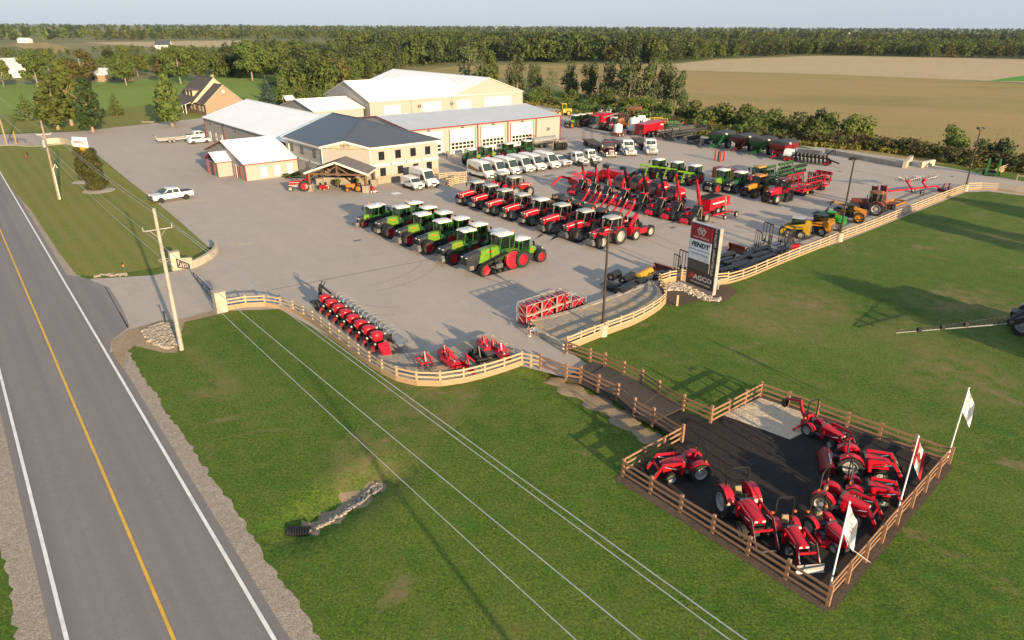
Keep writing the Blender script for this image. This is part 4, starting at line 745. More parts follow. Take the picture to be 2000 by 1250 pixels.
# dealer sign
sA, sB = G(1338, 557), G(1391, 578); sd = (sB - sA).normalized(); sw = (sB - sA).length; ang = math.atan2(sd.y, sd.x)
sgn = thing('dealer_sign', 'tall dealer pylon sign with red, white and dark panels on river stones', 'sign', None, sA, ang)
m = MB(); m.b2(0, sw, 0, .45, 0, .35, 'concrete'); m.ob('plinth', sgn, sm=0)
SH = 6.55; m = MB(); m.b2(.02, sw - .04, .03, .42, .35, SH, 'sign_dark'); m.b2(sw - .03, sw + .03, .0, .44, .35, SH + .04, 'off_white'); m.b2(-.02, sw, .0, .44, SH, SH + .08, 'sign_silver'); m.b2(-.04, .02, 0, .44, .35, SH, 'sign_silver'); m.ob('cabinet', sgn, sm=0)
px1 = sw * .765
def panel(z0, z1, k, x0=.06, x1=None, n='sign_panel', d=.03):
 m = MB(); m.b2(x0, x1 or px1, -d, .02, z0, z1, k); return m.ob(n, sgn, sm=0)
f_ = lambda x, z: (x, -.036, z)
def lettering(par, items):
 m = MB()
 for body, size, k, x, z, kw in items: write(m, body, size, k, f_(x, z), (1, 0, 0), (0, 0, 1), **kw)
 return m.ob('lettering', par, sm=0)
pc_ = panel(5.05, 6.45, 'sign_red'); cx = px1 / 2 + .03; hw_ = px1 / 2
lettering(pc_, [('MASSEY FERGUSON', .225, 'trim_white', cx, 5.25, {})])
m = MB()
def tri(cx, cz, s, inv=True):
 p = [Vector((cx + s * math.sin(t), -.04, cz - s * math.cos(t))) for t in (0, 2 * math.pi / 3, 4 * math.pi / 3)]
 for a, b in zip(p, p[1:] + p[:1]): m.bar(a, b, .02, .065, 'trim_white')
tri(cx, 6.0, .40); tri(cx - .24, 5.86, .34); tri(cx + .24, 5.86, .34); m.ob('emblem', pc_, sm=0)
pc_ = panel(4.02, 4.98, 'sign_white'); lettering(pc_, [('FENDT', .62, 'ink_black', cx, 4.5, dict(bold=.03, shear=.15, sx=1.15))])
m = MB(); m.b2(.35, px1 - .3, -.0375, -.0365, 4.44, 4.51, 'sign_white'); m.ob('emblem', pc_, sm=0)
pc_ = panel(2.98, 3.95, 'sign_white'); lettering(pc_, [('X Precision Planting', .27, 'grey', cx, 3.62, {}), ('PTx', .18, 'dark_green', px1 - .45, 3.2, {})])
panel(2.0, 2.92, 'sign_grey'); pc_ = panel(.45, 1.93, 'sign_dark', .06, sw - .06)
lettering(pc_, [('AGCO', .66, 'trim_white', sw * .60, 1.28, dict(bold=.02, sx=1.2)), ('Your Agriculture Company', .225, 'sign_white', sw * .53, .78, {})])
m = MB(); m.quad([f_(sw * .10, 1.12), f_(sw * .34, 1.12), f_(sw * .22, 1.72)], 'ink_red'); m.quad([f_(sw * .27, .98), f_(sw * .35, .98), f_(sw * .31, 1.18)], 'ink_red'); m.ob('emblem', pc_, sm=0)
m = MB(); write(m, "DEY'S EQUIPMENT CENTRE INC", .36, 'trim_white', (sw * .885, -.0, 4.2), (0, 0, 1), (-1, 0, 0), bold=.008); vb = m.ob('vertical_lettering', sgn, sm=0); vb.location.y = -.0
m = MB(); m.bar((px1 + .06, -.01, 2.0), (px1 + .06, -.01, 3.0), .03, .03, 'trim_white'); m.ob('divider', sgn, sm=0)
# small entrance sign
so_ = G(180, 340); es = thing('entrance_sign', 'white and yellow entrance sign standing behind the clipped cedars', 'sign', None, so_ + V * 5.5, math.atan2(-.8, .62) + R(32))
m = MB(); m.b2(-1.6, 1.6, 0, .3, 3.9, 5.6, 'sign_white'); a_ = m.ob('sign_panel', es, sm=0); m = MB(); write(m, 'MANITOU', .55, 'ink_red', (0, -.01, 4.75), (1, 0, 0), (0, 0, 1), bold=.02); m.ob('lettering', a_, sm=0)
m = MB(); m.b2(-1.6, 1.6, 0, .3, 2.5, 3.85, 'sign_yellow'); a_ = m.ob('sign_panel', es, sm=0); m = MB(); write(m, 'GEHL', .85, 'ink_black', (0, -.01, 3.15), (1, 0, 0), (0, 0, 1), bold=.03); m.ob('lettering', a_, sm=0)
m = MB(); m.b2(-1.5, 1.5, .02, .28, .0, 2.5, 'sign_silver'); m.ob('sign_base', es, sm=0)
# flags
def flagpole(name, label, px, top, kind):
 b = G(*px); t = Vector(top); o = thing('flagpole', label, 'flagpole', 'flagpoles', b); m = MB(); m.cyl((0, 0, 0), t, .045, 'flag_white', 8, .032); m.sphere(t, .06, 'flag_white', 8, 4); m.ob('pole', o)
 nx_, ny_ = 12, 14; m = MB(); L = 1.55; Wd = .95; P = {}
 d = Vector((.86, -.45, 0)).normalized()
 for i in range(nx_ + 1):
  for j in range(ny_ + 1):
   s, q = i / nx_, j / ny_    # along the hoist downwards, out from the pole
   fold = math.sin(s * 5 + q * 9) * .09 * q; drop = L * s * (.93 + .1 * q) + .95 * q * .95
   P[i, j] = t * .985 + Vector((0, 0, -drop)) + d * (q * .50 + .10 * q * s) + Vector((-d.y, d.x, 0)) * fold - t * (1 - .0) * 0
 for i in range(nx_):
  for j in range(ny_):
   k = 'flag_white'
   if kind == 'maple': k = 'flag_red' if (j < 3.5 or j >= 10) else 'flag_white'
   m.quad([P[i, j], P[i, j + 1], P[i + 1, j + 1], P[i + 1, j]], k)
 if kind == 'maple':
  leaf = [(0, .5), (.12, .28), (.26, .34), (.22, .08), (.42, .18), (.48, .05), (.36, -.12), (.16, -.22), (.03, -.2), (.03, -.45), (-.03, -.45), (-.03, -.2), (-.16, -.22), (-.36, -.12), (-.48, .05), (-.42, .18), (-.22, .08), (-.26, .34), (-.12, .28)]
  def at(a, b):      # a out from pole, b down the hoist, both 0..1
   i, j = min(nx_ - 1, int(b * nx_)), min(ny_ - 1, int(a * ny_)); u, v_ = b * nx_ - i, a * ny_ - j
   return (P[i, j] * (1 - u) * (1 - v_) + P[i + 1, j] * u * (1 - v_) + P[i, j + 1] * (1 - u) * v_ + P[i + 1, j + 1] * u * v_)
  nn = (P[6, 8] - P[6, 7]).cross(P[7, 7] - P[6, 7]).normalized()
  for sg in (-.02, .02):
   cc = at(.48, .5) + nn * sg; pts = [at(.48 + x * .42, .5 - y * .62) + nn * sg for x, y in leaf]
   for a, b in zip(pts, pts[1:] + pts[:1]): m.add([cc, a, b], [(0, 1, 2)], 'flag_red')
 else:
  nn = (P[6, 8] - P[6, 7]).cross(P[7, 7] - P[6, 7]).normalized(); kk = 'ink_red' if kind == 'red' else 'ink_green'
  for a, b in ((4, 6), (5, 7), (7, 6)):
   for sg in (-.015, .015): m.quad([P[a, b] + nn * sg, P[a, b + 3] + nn * sg, P[a, b + 3] + nn * sg + Vector((0, 0, -.05)), P[a, b] + nn * sg + Vector((0, 0, -.05))], kk)
 m.ob('flag', o, sm=180)
 m = MB(); e = P[nx_, ny_]; m.tube([P[nx_, 1], P[nx_, 1] + d * .3 + Vector((0, 0, -.7)), P[nx_, 1] + d * 1.3 + Vector((0, 0, -1.2))], .012, 'flag_white', 4); m.ob('halyard', o) if kind == 'red' else None
 return o
flagpole('f', 'leaning white flagpole at the near corner with a limp white flag', (1618, 1160), (.28, .5, 4.75), 'red'); flagpole('f', 'leaning white flagpole in the middle with a red and white maple leaf flag', (1750, 1010), (.38, .5, 4.7), 'maple'); flagpole('f', 'leaning white flagpole at the far corner with a white flag', (1850, 897), (.42, .5, 4.6), 'green')
# driveway gate
gr = G(432, 608); m = MB(); m.box((0, 0, .95), (.95, .95, 1.9), 'concrete_pale'); m.box((0, 0, 1.93), (1.02, 1.02, .1), 'concrete_pale'); o = m.ob('gate_pillar', None, gr, sm=0); o.rotation_euler.z = UA; tag(o, 'square pale gate pillar at the end of the curved fence', 'pillar', 'driveway gate pillars')
gl_ = G(345, 526); m = MB(); m.box((0, 0, .95), (.95, .7, 1.9), 'concrete_pale'); m.box((0, 0, 1.93), (1.0, .75, .08), 'concrete_pale'); o = m.ob('gate_pillar', None, gl_, sm=0); o.rotation_euler.z = UA; tag(o, 'square pale gate pillar joined to the low wing wall on the lawn side', 'pillar', 'driveway gate pillars')
m = MB(); wp = GL([(352, 525), (378, 524)]); wq = smooth(GL([(378, 524), (400, 513), (415, 503), (424, 492), (421, 484)]), 4)
m.bar(wp[0] + Vector((0, 0, .6)), wp[1] + Vector((0, 0, .6)), .35, 1.2, 'concrete_pale')
for a, b in zip(wq, wq[1:]): m.bar(a + Vector((0, 0, .42)), b + Vector((0, 0, .42)), .35, .84, 'concrete_pale')
tag(m.ob('wing_wall', None, sm=0), 'low stepped pale wing wall curving round the lawn corner', 'wall')
m = MB(); wp = smooth(GL([(88, 282), (120, 280), (143, 285)]), 3)
for a, b in zip(wp, wp[1:]): m.bar(a + Vector((0, 0, .6)), b + Vector((0, 0, .6)), .4, 1.2, 'concrete_pale')
tag(m.ob('wing_wall', None, sm=0), 'long low pale wall beside the side road behind the transformer pole', 'wall')
def swing(label, a, b, h=1.25):
 o = thing('yard_gate', label, 'gate', 'black driveway gates', a); d = b - a; m = MB(); Z = lambda z: Vector((0, 0, z))
 m.bar(Z(h), d + Z(.75), .07, .07, 'black'); m.bar(Z(.3), d + Z(.3), .07, .07, 'black'); m.bar(Z(.3), Z(h), .08, .08, 'black'); m.bar(d + Z(.3), d + Z(.75), .07, .07, 'black')
 for t in (.2, .4, .6, .8): m.bar(d * t + Z(.3), d * t + Z(h + (.75 - h) * t), .04, .04, 'black')
 m.bar(Z(.35), d * .35 + Z(1.05), .05, .05, 'black'); m.ob('gate_leaf', o); return o
swing('black gate leaf hung on the left pillar, standing open', G(349, 528), G(372, 530)); swing('longer black gate leaf hung on the right pillar across the driveway', G(426, 603), G(380, 545))
m = MB(); m.cyl((0, 0, 0), (0, 0, 1.1), .06, 'black', 8); m.box((0, 0, 1.1), (.14, .14, .1), 'black'); tag(m.ob('bollard', None, tuple(G(324, 632))), 'thin dark marker post by the rip rap stones', 'post')
m = MB(); m.cyl((0, 0, 0), (0, 0, .8), .04, 'dark_grey', 8); m.sphere((0, 0, .9), .12, 'beacon', 8, 5); tag(m.ob('marker_post', None, tuple(G(244, 535))), 'small reflector post on the lawn edge by the driveway', 'post')
m = MB(); m.box((0, 0, .55), (.18, .18, 1.1), 'wood_new'); m.box((0, 0, 1.12), (.22, .22, .06), 'black'); tag(m.ob('bollard_light', None, tuple(G(1322, 597))), 'short wooden bollard light on the brown mulch bed', 'bollard')
m = MB(); m.box((0, 0, .45), (.12, .12, .9), 'galv'); m.box((0, 0, .95), (.3, .2, .2), 'galv'); tag(m.ob('bollard_light', None, tuple(G(1402, 565))), 'slim bollard light right beside the dealer sign', 'bollard')
# culvert
m = MB(); cp_ = G(588, 1027); ax = Vector((1, .12, -.12)).normalized()
for i in range(9): m.lathe(Vector((-.75 + i * .14, 0, .22)), ax, [(.32, -.05), (.37, 0), (.32, .05)], 'black', 14)
m.lathe(Vector((-.6, 0, .22)), ax, [(.3, -.2), (.3, 1.0)], 'black', 14); cp_.z = gz(cp_.x, cp_.y) - .12
tag(m.ob('culvert_pipe', None, cp_), 'black corrugated culvert pipe end in the swale', 'pipe')
# ------------------------------------------------------------------ trees
rng = np.random.default_rng(11)
def cloud(blobs, n, size, seed, flat=1.0, up=.25, surf=.55, asp=.55):
 """n leaf quads spread through ellipsoids: (x,y,z, rx,ry,rz)"""
 r = np.random.default_rng(seed); B = np.array(blobs, float); vol = (B[:, 3] * B[:, 4] * B[:, 5]) ** .72; idx = r.choice(len(B), n, p=vol / vol.sum())
 d = r.normal(size=(n, 3)); d /= np.linalg.norm(d, axis=1)[:, None]; rad = surf + (1 - surf) * r.random(n) ** .6; rad *= r.uniform(.82, 1.1, n)
 c = B[idx, :3] + d * B[idx, 3:] * rad[:, None]
 nrm = d + r.normal(size=(n, 3)) * .55; nrm[:, 2] += up; nrm /= np.linalg.norm(nrm, axis=1)[:, None]
 t = np.cross(nrm, r.normal(size=(n, 3))); t /= np.linalg.norm(t, axis=1)[:, None] + 1e-9; b = np.cross(nrm, t)
 s = size * r.uniform(.6, 1.35, n)[:, None]
 v = np.stack([c - t * s, c - b * s * asp, c + t * s * .9, c + b * s * asp], 1); return v.reshape(-1, 3)
def quads_mesh(name, v, k):
 n = len(v) // 4; me = bpy.data.meshes.new(name); me.vertices.add(len(v)); me.vertices.foreach_set('co', v.astype(np.float32).ravel()); me.loops.add(n * 4); me.loops.foreach_set('vertex_index', np.arange(n * 4, dtype=np.int32))
 me.polygons.add(n); me.polygons.foreach_set('loop_start', np.arange(0, n * 4, 4, dtype=np.int32)); me.update(); me.validate(); me.materials.append(M[k]); return me
def crown_blobs(kind, h, w_, seed):
 r = random.Random(seed); B = []
 if kind == 'round':
  z0 = h * .22
  for i in range(22):
   t = r.random(); z = z0 + (h - z0) * (.12 + .8 * t); q = w_ * .5 * math.sqrt(max(.06, 1 - (2 * t - .85) ** 2)) ; a = r.uniform(0, 6.28); q2 = q * math.sqrt(r.uniform(.15, .85)); s = w_ * r.uniform(.13, .22)
   B.append((q2 * math.cos(a), q2 * math.sin(a), z, s, s, s * r.uniform(.6, .85)))
 elif kind == 'oval':
  for i in range(20):
   t = (i + .5) / 20; z = h * (.16 + .8 * t); q = w_ * .5 * (math.sin(math.pi * min(1, .18 + .82 * t)) ** .8) * (1 - .35 * t); a = i * 2.4; s = w_ * r.uniform(.15, .23) * (1 - .4 * t)
   B.append((q * .55 * math.cos(a), q * .55 * math.sin(a), z, s, s, s * .9))
 elif kind == 'cone':
  for i in range(26):
   t = (i + .3) / 26; z = h * (.06 + .92 * t); q = w_ * .5 * (1 - t) ** .85; a = i * 2.4; s = q * .55 + .12
   B.append((q * .5 * math.cos(a), q * .5 * math.sin(a), z, s, s, s * .55))
 elif kind == 'tall':
  for i in range(24):
   t = r.random(); z = h * (.2 + .76 * t); q = w_ * .5 * (1 - .45 * t) * math.sqrt(r.random()); a = r.uniform(0, 6.28); s = w_ * r.uniform(.12, .24)
   B.append((q * math.cos(a), q * math.sin(a), z, s, s, s * 1.5))
 elif kind == 'column':
  for i in range(12):
   t = (i + .3) / 12; z = h * (.08 + .86 * t); q = w_ * .40 * (1 - .72 * max(0, t - .3) ** 1.2); B.append((r.uniform(-.1, .1) * w_, r.uniform(-.1, .1) * w_, z, q, q, h * .10))
 else:  # bush
  for i in range(14):
   a = r.uniform(0, 6.28); q = w_ * .36 * math.sqrt(r.random()); s = w_ * r.uniform(.14, .24); B.append((q * math.cos(a), q * math.sin(a), s * .6 + (h - s * 1.6) * r.random() * (1 - .6 * q / (w_ * .4)), s, s, s * .85))
 return B
TP = {}
def tree_proto(kind, leaf, h, w_, seed, n=1500, size=.42, trunk='bark', bare=0):
 key = (kind, leaf, seed)
 if key in TP: return TP[key]
 B = crown_blobs(kind, h, w_, seed); v = cloud(B, n, size * (h / 10) ** .5, seed, asp=.42 if kind in ('cone', 'column') else .6, up=-.1 if kind == 'cone' else .25)
 if kind == 'column':
  v = v.copy()
 cr = quads_mesh('crown', v, leaf); r = random.Random(seed); m = MB()
 tr_ = max(.10, h * .022); m.tube([(0, 0, -.1), (r.uniform(-.1, .1), r.uniform(-.1, .1), h * .25), (r.uniform(-.3, .3), r.uniform(-.3, .3), h * .6), (r.uniform(-.3, .3), r.uniform(-.3, .3), h * .86)], tr_ * 1.25, trunk, 7, taper=.25)
 for i in range(6 if kind in ('round', 'tall', 'oval') else 0):
  a = r.uniform(0, 6.28); z = h * r.uniform(.18, .5); q = w_ * r.uniform(.2, .38); m.tube([(0, 0, z), (q * .5 * math.cos(a), q * .5 * math.sin(a), z + h * .14), (q * math.cos(a), q * math.sin(a), z + h * .28)], tr_ * .45, trunk, 5, taper=.3)
 o = m.ob('trunk_tmp'); tm = o.data; tm.name = 'trunk'; bpy.data.objects.remove(o); TP[key] = (cr, tm, h, w_); return TP[key]
def tree(label, px, proto, h=None, wx=1.0, name='broadleaf_tree', cat='tree', group=None, rz=None, z=0.0, pos=None):
 cr, tm, h0, w0 = proto; p = pos or G(*px, z); o = thing(name, label, cat, group, p, rz if rz is not None else (p.x * 7 + p.y * 3) % 6.28); s = (h or h0) / h0
 for n_, me in (('trunk', tm), ('crown', cr)):
  q = bpy.data.objects.new(n_, me); COL.objects.link(q); q.parent = o
 o.scale = (s * wx, s * wx, s); return o
mp = [tree_proto('round', 'leaf', 14, 14, s, 3000, .42, 'pale_bark') for s in (1, 2, 3)]; ma = tree_proto('round', 'leaf_autumn', 14, 15, 4, 3000, .42, 'pale_bark'); my = tree_proto('round', 'leaf_yellow', 13, 13, 5, 2600)
md = tree_proto('round', 'leaf_dark', 14, 13, 6, 2600); ov1 = tree_proto('oval', 'leaf_yellow', 9, 5.5, 7, 2200, .33, 'pole_wood'); ov2 = tree_proto('oval', 'leaf', 8, 5, 8, 2200, .33, 'pole_wood'); ov3 = tree_proto('oval', 'leaf_dark', 8, 5, 17, 2200, .33, 'pole_wood')
co1 = tree_proto('cone', 'leaf_blue', 8, 5, 9, 2200, .30); co2 = tree_proto('cone', 'leaf', 6, 4.5, 10, 1500, .28); cl_ = tree_proto('column', 'leaf_cedar', 6, 2.7, 11, 5200, .24)
tw = [tree_proto('tall', 'leaf_grey', 13, 8, s, 2300, .36, 'pale_bark') for s in (12, 13)]; ty = tree_proto('tall', 'leaf', 14, 9, 14, 2400); bd = [tree_proto('bush', k, 5, 6, s, 1500, .36) for k, s in (('leaf', 15), ('leaf_yellow', 16), ('leaf_dark', 18), ('leaf_scrub', 19))]
MG = 'maples along the far edge of the paddock'
for l_, px, pr, h in (('big maple with pale trunk at the left of the paddock row', (74, 169), mp[0], 13.5), ('large bronze-orange maple in the paddock row', (164, 168), ma, 14), ('round green maple right of the pale cottage', (247, 167), mp[1], 12.6), ('brown tinted maple leaning behind the twin maples', (325, 161), ma, 10.5),
                      ('fork-trunked maple, left of the twin pair', (353, 163), mp[2], 15.2), ('fork-trunked maple, right of the twin pair', (386, 162), mp[0], 14.4), ('tall maple on many stems above the brick house', (493, 157), mp[1], 17), ('slim-trunked maple at the right end of the paddock row', (522, 156), mp[2], 13), ('yellowing maple at the far left margin', (8, 170), my, 10)):
 tree(l_, px, pr, h, .92, 'maple_tree', group=MG)
YG = 'trees on the front yard'
tree('tall bright green tree with a pale trunk, tallest on the front yard', (141, 245), ov1, 16, 1.0, group=YG); tree('broad olive tree in front of the tallest yard tree', (114, 253), ov2, 13, 1.25, group=YG); tree('neat dark egg-shaped tree alone by the side road', (182, 258), ov3, 12.5, 1.05, group=YG)
tree('dense egg-shaped tree shading the picnic spot by the house', (337, 247), ov2, 13, 1.05, group=YG); tree('low dark spreading evergreen at the left of the yard', (55, 234), co2, 7, 1.5, 'evergreen_tree', group=YG); tree('small sandy green spruce on the paddock edge', (228, 225), co2, 6.5, 1.0, 'evergreen_tree', group=YG)
tree('blue spruce standing behind the white hall', (525, 212), co1, 10, 1.0, 'evergreen_tree', group=YG); tree('tall dark cedar right of the blue spruce', (556, 208), co2, 11, 1.0, 'evergreen_tree', group=YG); tree('thin small tree left of the dense egg-shaped tree', (318, 226), ov3, 8, .8, group=YG)
for px, l_ in (((590, 204), 'rounded shrub behind the play structure'), ((620, 198), 'rounded shrub left of the small shed roof'), ((575, 200), 'rounded shrub touching the tall dark cedar'), ((642, 205), 'low shrub beside the small shed')): tree(l_, px, bd[0], 6, 1.1, 'shrub', 'shrub', 'shrubs behind the sheds')
tree('narrow clipped cedar, rear one on the verge island', (166, 352), cl_, 5.6, 1.0, 'cedar', 'cedar', 'clipped cedars'); tree('broad clipped cedar, front one on the verge island', (190, 371), cl_, 6.6, 1.3, 'cedar', 'cedar', 'clipped cedars')
for px, l_, w_ in (((163, 356), 'pale gravel ring bed round the rear clipped cedar', 1.7), ((193, 373), 'pale gravel bed round the front clipped cedar', 2.3)):
 m = MB(); m.lathe((0, 0, .05), (0, 0, 1), [(.01, .03), (w_ - .3, .03), (w_, 0)], 'concrete_pale', 18); o = m.ob('planting_bed', None, tuple(G(*px))); tag(o, l_, 'planting bed')
p = G(52, 309); m = MB(); m.lathe((0, 0, .05), (0, 0, 1), [(.01, .03), (.8, .02), (.9, 0)], 'rust', 12); m.cyl((0, 0, 0), (0, 0, 1.4), .1, 'rust', 8); m.sphere((0, 0, 1.2), .35, 'leaf_scrub', 8, 6); tag(m.ob('memorial_planter', None, tuple(p)), 'little dark planter on a brown bed in the left verge', 'planter')
# back hedge of the yard and poplars
HG = 'shrubs along the back of the yard'
hb = [((1118, 200), 0, 8), ((1060, 190), 1, 7), ((1040, 197), 0, 7), ((1082, 205), 3, 4), ((1180, 205), 0, 10), ((1225, 212), 1, 7), ((1262, 222), 1, 9), ((1300, 224), 0, 8), ((1350, 236), 0, 10), ((1392, 246), 1, 9), ((1420, 250), 0, 11), ((1460, 254), 0, 11), ((1500, 258), 0, 10), ((1530, 262), 3, 6), ((1560, 270), 1, 8), ((1590, 276), 0, 9), ((1620, 274), 3, 6)]
W3 = ('bushy green', 'yellow-tinged', 'dark', 'brown')
for i, (px, k, h) in enumerate(hb): tree('%s shrub in the back hedge, number %s along from the shop corner' % (W3[k], ('one', 'two', 'three', 'four', 'five', 'six', 'seven', 'eight', 'nine', 'ten', 'eleven', 'twelve', 'thirteen', 'fourteen', 'fifteen', 'sixteen', 'seventeen')[i]), px, bd[k], h * .72, 1.25, 'shrub', 'shrub', HG)
tree('dark rounded tree in the hedge above the black planter', (1583, 262), bd[2], 8.2, 1.0, group=HG); tree('brighter rounded tree touching the dark hedge tree', (1613, 266), bd[0], 7.2, .95, group=HG); tree('bronze-tipped bushy tree standing alone in the hedge', (1672, 276), bd[1], 7.6, 1.0, group=HG)
tree('lone bushy green tree behind the far lamp post fence', (1855, 294), bd[0], 6.8, .9, group=HG); tree('lower rounded tree right of the far lamp post', (1938, 310), bd[2], 5.8, 1.0, group=HG)
PG = 'slender trees between the yard and the field'
for i, (px, k, h, l_) in enumerate((((918, 176), 2, 16, 'pale thin-leaved tree showing bare stems above the largest shed'), ((955, 185), 3, 14, 'bushy green tree right of the thin-leaved one'), ((1010, 185), 0, 13, 'grey-green poplar just right of the largest shed gable'), ((1045, 180), 1, 13, 'grey-green poplar, second right of the shed gable'), ((1075, 190), 2, 12, 'grey-green poplar above the yellow loader'),
  ((1110, 188), 0, 15, 'tall poplar left of the gap in the poplars'), ((1150, 192), 1, 15, 'tall dense poplar in the middle of the row'), ((1190, 200), 0, 16, 'tall poplar with ragged top, left of the highest one'), ((1228, 205), 1, 18, 'highest poplar of the row'), ((1262, 207), 0, 18, 'broad tall poplar right of the highest'), ((1295, 208), 1, 17, 'feathery poplar second from the row end'), ((1322, 212), 0, 14, 'last feathery poplar at the field corner'))):
 tree(l_, px, (tw[0], tw[1], tree_proto('tall', 'leaf_grey', 14, 9, 31, 900, .34, 'pale_bark'), ty)[k], h * (.76 if i > 2 else 1.0), 1.0, 'poplar_tree', group=PG)
# undergrowth strips along the hedge
def scrub(name, path, wid, h, n, k, size, seed, kind='stuff'):
 P = [G(*q) for q in path]; r = random.Random(seed); B = []
 for i in range(n):
  j = r.randrange(len(P) - 1); p = P[j].lerp(P[j + 1], r.random()); a = r.uniform(0, 6.28); q = wid * r.random(); s = h * r.uniform(.35, .62); B.append((p.x + q * math.cos(a), p.y + q * math.sin(a), s * .55, s * 1.2, s * 1.2, s))
 me = quads_mesh(name, cloud(B, n * 70, size, seed), k); o = bpy.data.objects.new(name, me); COL.objects.link(o); tag(o, kind=kind); return o
HP = [(1560, 276), (1640, 284), (1720, 290), (1800, 300), (1880, 316), (1960, 326), (2060, 338)]
scrub('hedge_undergrowth', HP, 4.5, 3.2, 150, 'leaf_scrub', .34, 41); scrub('hedge_undergrowth', HP, 4.0, 2.6, 120, 'leaf', .32, 42); scrub('hedge_undergrowth', [(x, y + 6) for x, y in HP], 2.0, 1.2, 110, 'leaf_golden', .22, 43)
HQ = [(1010, 196), (1100, 206), (1200, 222), (1300, 240), (1400, 256), (1540, 274)]
scrub('hedge_undergrowth', HQ, 5, 2.8, 130, 'leaf', .36, 44); scrub('hedge_undergrowth', HQ, 5, 2.4, 90, 'leaf_scrub', .34, 45); scrub('goldenrod', [(1090, 212), (1180, 228), (1300, 252), (1370, 262), (1450, 272), (1560, 283)], 2.0, 1.1, 90, 'leaf_golden', .22, 46)
scrub('goldenrod', [(900, 200), (1000, 200), (1090, 210)], 3.0, 1.2, 60, 'leaf_golden', .25, 47)
# woods
def wood(name, polys, dens, h0, h1, leafs, seed, q=230, size=.95):
 """tree-crowned woodland filled between photo-pixel outlines; one object per leaf colour"""
 r = np.random.default_rng(seed); lib = []
 for s in range(5): B = crown_blobs('round' if s % 2 else 'tall', 1, .78, 100 + s); lib.append(cloud(B, q, size / 14, 200 + s))
 tot = {k: [] for k, _ in leafs}; ks = [k for k, _ in leafs]; pw = np.array([x for _, x in leafs]); pw = pw / pw.sum()
 for poly in polys:
  P = np.array([(p.x, p.y) for p in GL(poly)]); lo, hi = P.min(0), P.max(0); ar = (hi - lo).prod(); n = int(ar * dens)
  xy = r.uniform(lo, hi, (n, 2)); ins = np.zeros(n, bool); j = len(P) - 1
  for i in range(len(P)):
   a, b = P[i], P[j]; c = (a[1] > xy[:, 1]) != (b[1] > xy[:, 1]); ins ^= c & (xy[:, 0] < (b[0] - a[0]) * (xy[:, 1] - a[1]) / (b[1] - a[1] + 1e-9) + a[0]); j = i
  for x, y in xy[ins]:
   h = r.uniform(h0, h1); v = lib[r.integers(5)]; a = r.uniform(0, 6.28); ca, sa = math.cos(a), math.sin(a); wv = h * r.uniform(.8, 1.25)
   o = np.empty_like(v); o[:, 0] = x + (v[:, 0] * ca - v[:, 1] * sa) * wv; o[:, 1] = y + (v[:, 0] * sa + v[:, 1] * ca) * wv; o[:, 2] = (v[:, 2] * .98 - .05) * h; tot[ks[r.choice(len(ks), p=pw)]].append(o)
 for k, L in tot.items():
  if L: o = bpy.data.objects.new(name, quads_mesh(name, np.concatenate(L), k)); COL.objects.link(o); tag(o, kind='stuff')
LF = [('leaf', 5), ('leaf_dark', 4), ('leaf_yellow', 1.6), ('leaf_far', 3), ('leaf_autumn', .5)]
wood('near_wood', [[(425, 153), (470, 156), (560, 150), (660, 160), (655, 130), (600, 110), (520, 108), (440, 128)], [(560, 196), (640, 186), (700, 160), (790, 135), (780, 118), (640, 122), (560, 150)]], .022, 9, 13.5, LF, 5, 420, .7)
wood('field_wood', [[(780, 132), (900, 124), (1100, 122), (1310, 126), (1290, 110), (1000, 100), (760, 108)]], .014, 13, 18, LF, 6, 320, .9)
wood('field_wood', [[(1275, 128), (1330, 122), (1400, 114), (1500, 111), (1600, 107), (1800, 112), (2080, 118), (2300, 124), (2300, 100), (1900, 96), (1500, 92), (1270, 100)]], .013, 9, 13, LF, 7, 260, .9)
wood('far_scrub', [[(180, 105), (330, 109), (480, 107), (480, 101), (330, 101), (180, 99)], [(-60, 112), (60, 114), (160, 108), (60, 106), (-40, 100)]], .012, 4, 6.5, LF, 16, 120, 1.0)
wood('far_wood', [[(640, 106), (800, 104), (1000, 98), (1290, 96), (1290, 88), (900, 85), (660, 93)]], .0040, 12, 17, LF, 8, 200, 1.2)
wood('far_wood', [[(150, 80), (300, 78), (480, 76), (640, 77), (800, 80), (1300, 86), (1300, 73), (800, 70), (460, 69), (240, 72)]], .0016, 10, 15, LF, 9, 110, 1.6)
wood('far_wood', [[(1300, 92), (1600, 91), (2100, 96), (2100, 82), (1700, 76), (1300, 80)]], .0016, 12, 17, LF, 10, 110, 1.6)
wood('far_wood', [[(-60, 80), (90, 79), (200, 77), (300, 74), (460, 69), (460, 64), (-60, 69)], [(460, 69), (1000, 69), (1300, 72), (1300, 67), (1000, 63.5), (460, 63)], [(1300, 74), (1500, 75), (1680, 73), (1680, 70), (1500, 69), (1300, 67)], [(1760, 77), (2100, 80), (2100, 74), (1760, 72)]], .00034, 13, 18, LF, 12, 60, 3.0)
wood('horizon_wood', [[(-80, 66), (400, 62.5), (1000, 63), (2100, 70), (2100, 63.5), (1000, 57.6), (400, 55.5), (-80, 54)]], .00006, 14, 20, [('leaf_far', 5), ('leaf_dark', 3)], 13, 36, 5)
wood('horizon_wood', [[(-80, 53), (400, 54.8), (1000, 57), (2100, 63), (2100, 59.5), (1000, 53.6), (400, 51), (-80, 49)]], .000010, 16, 22, [('leaf_far', 5), ('leaf_dark', 2)], 14, 30, 6)
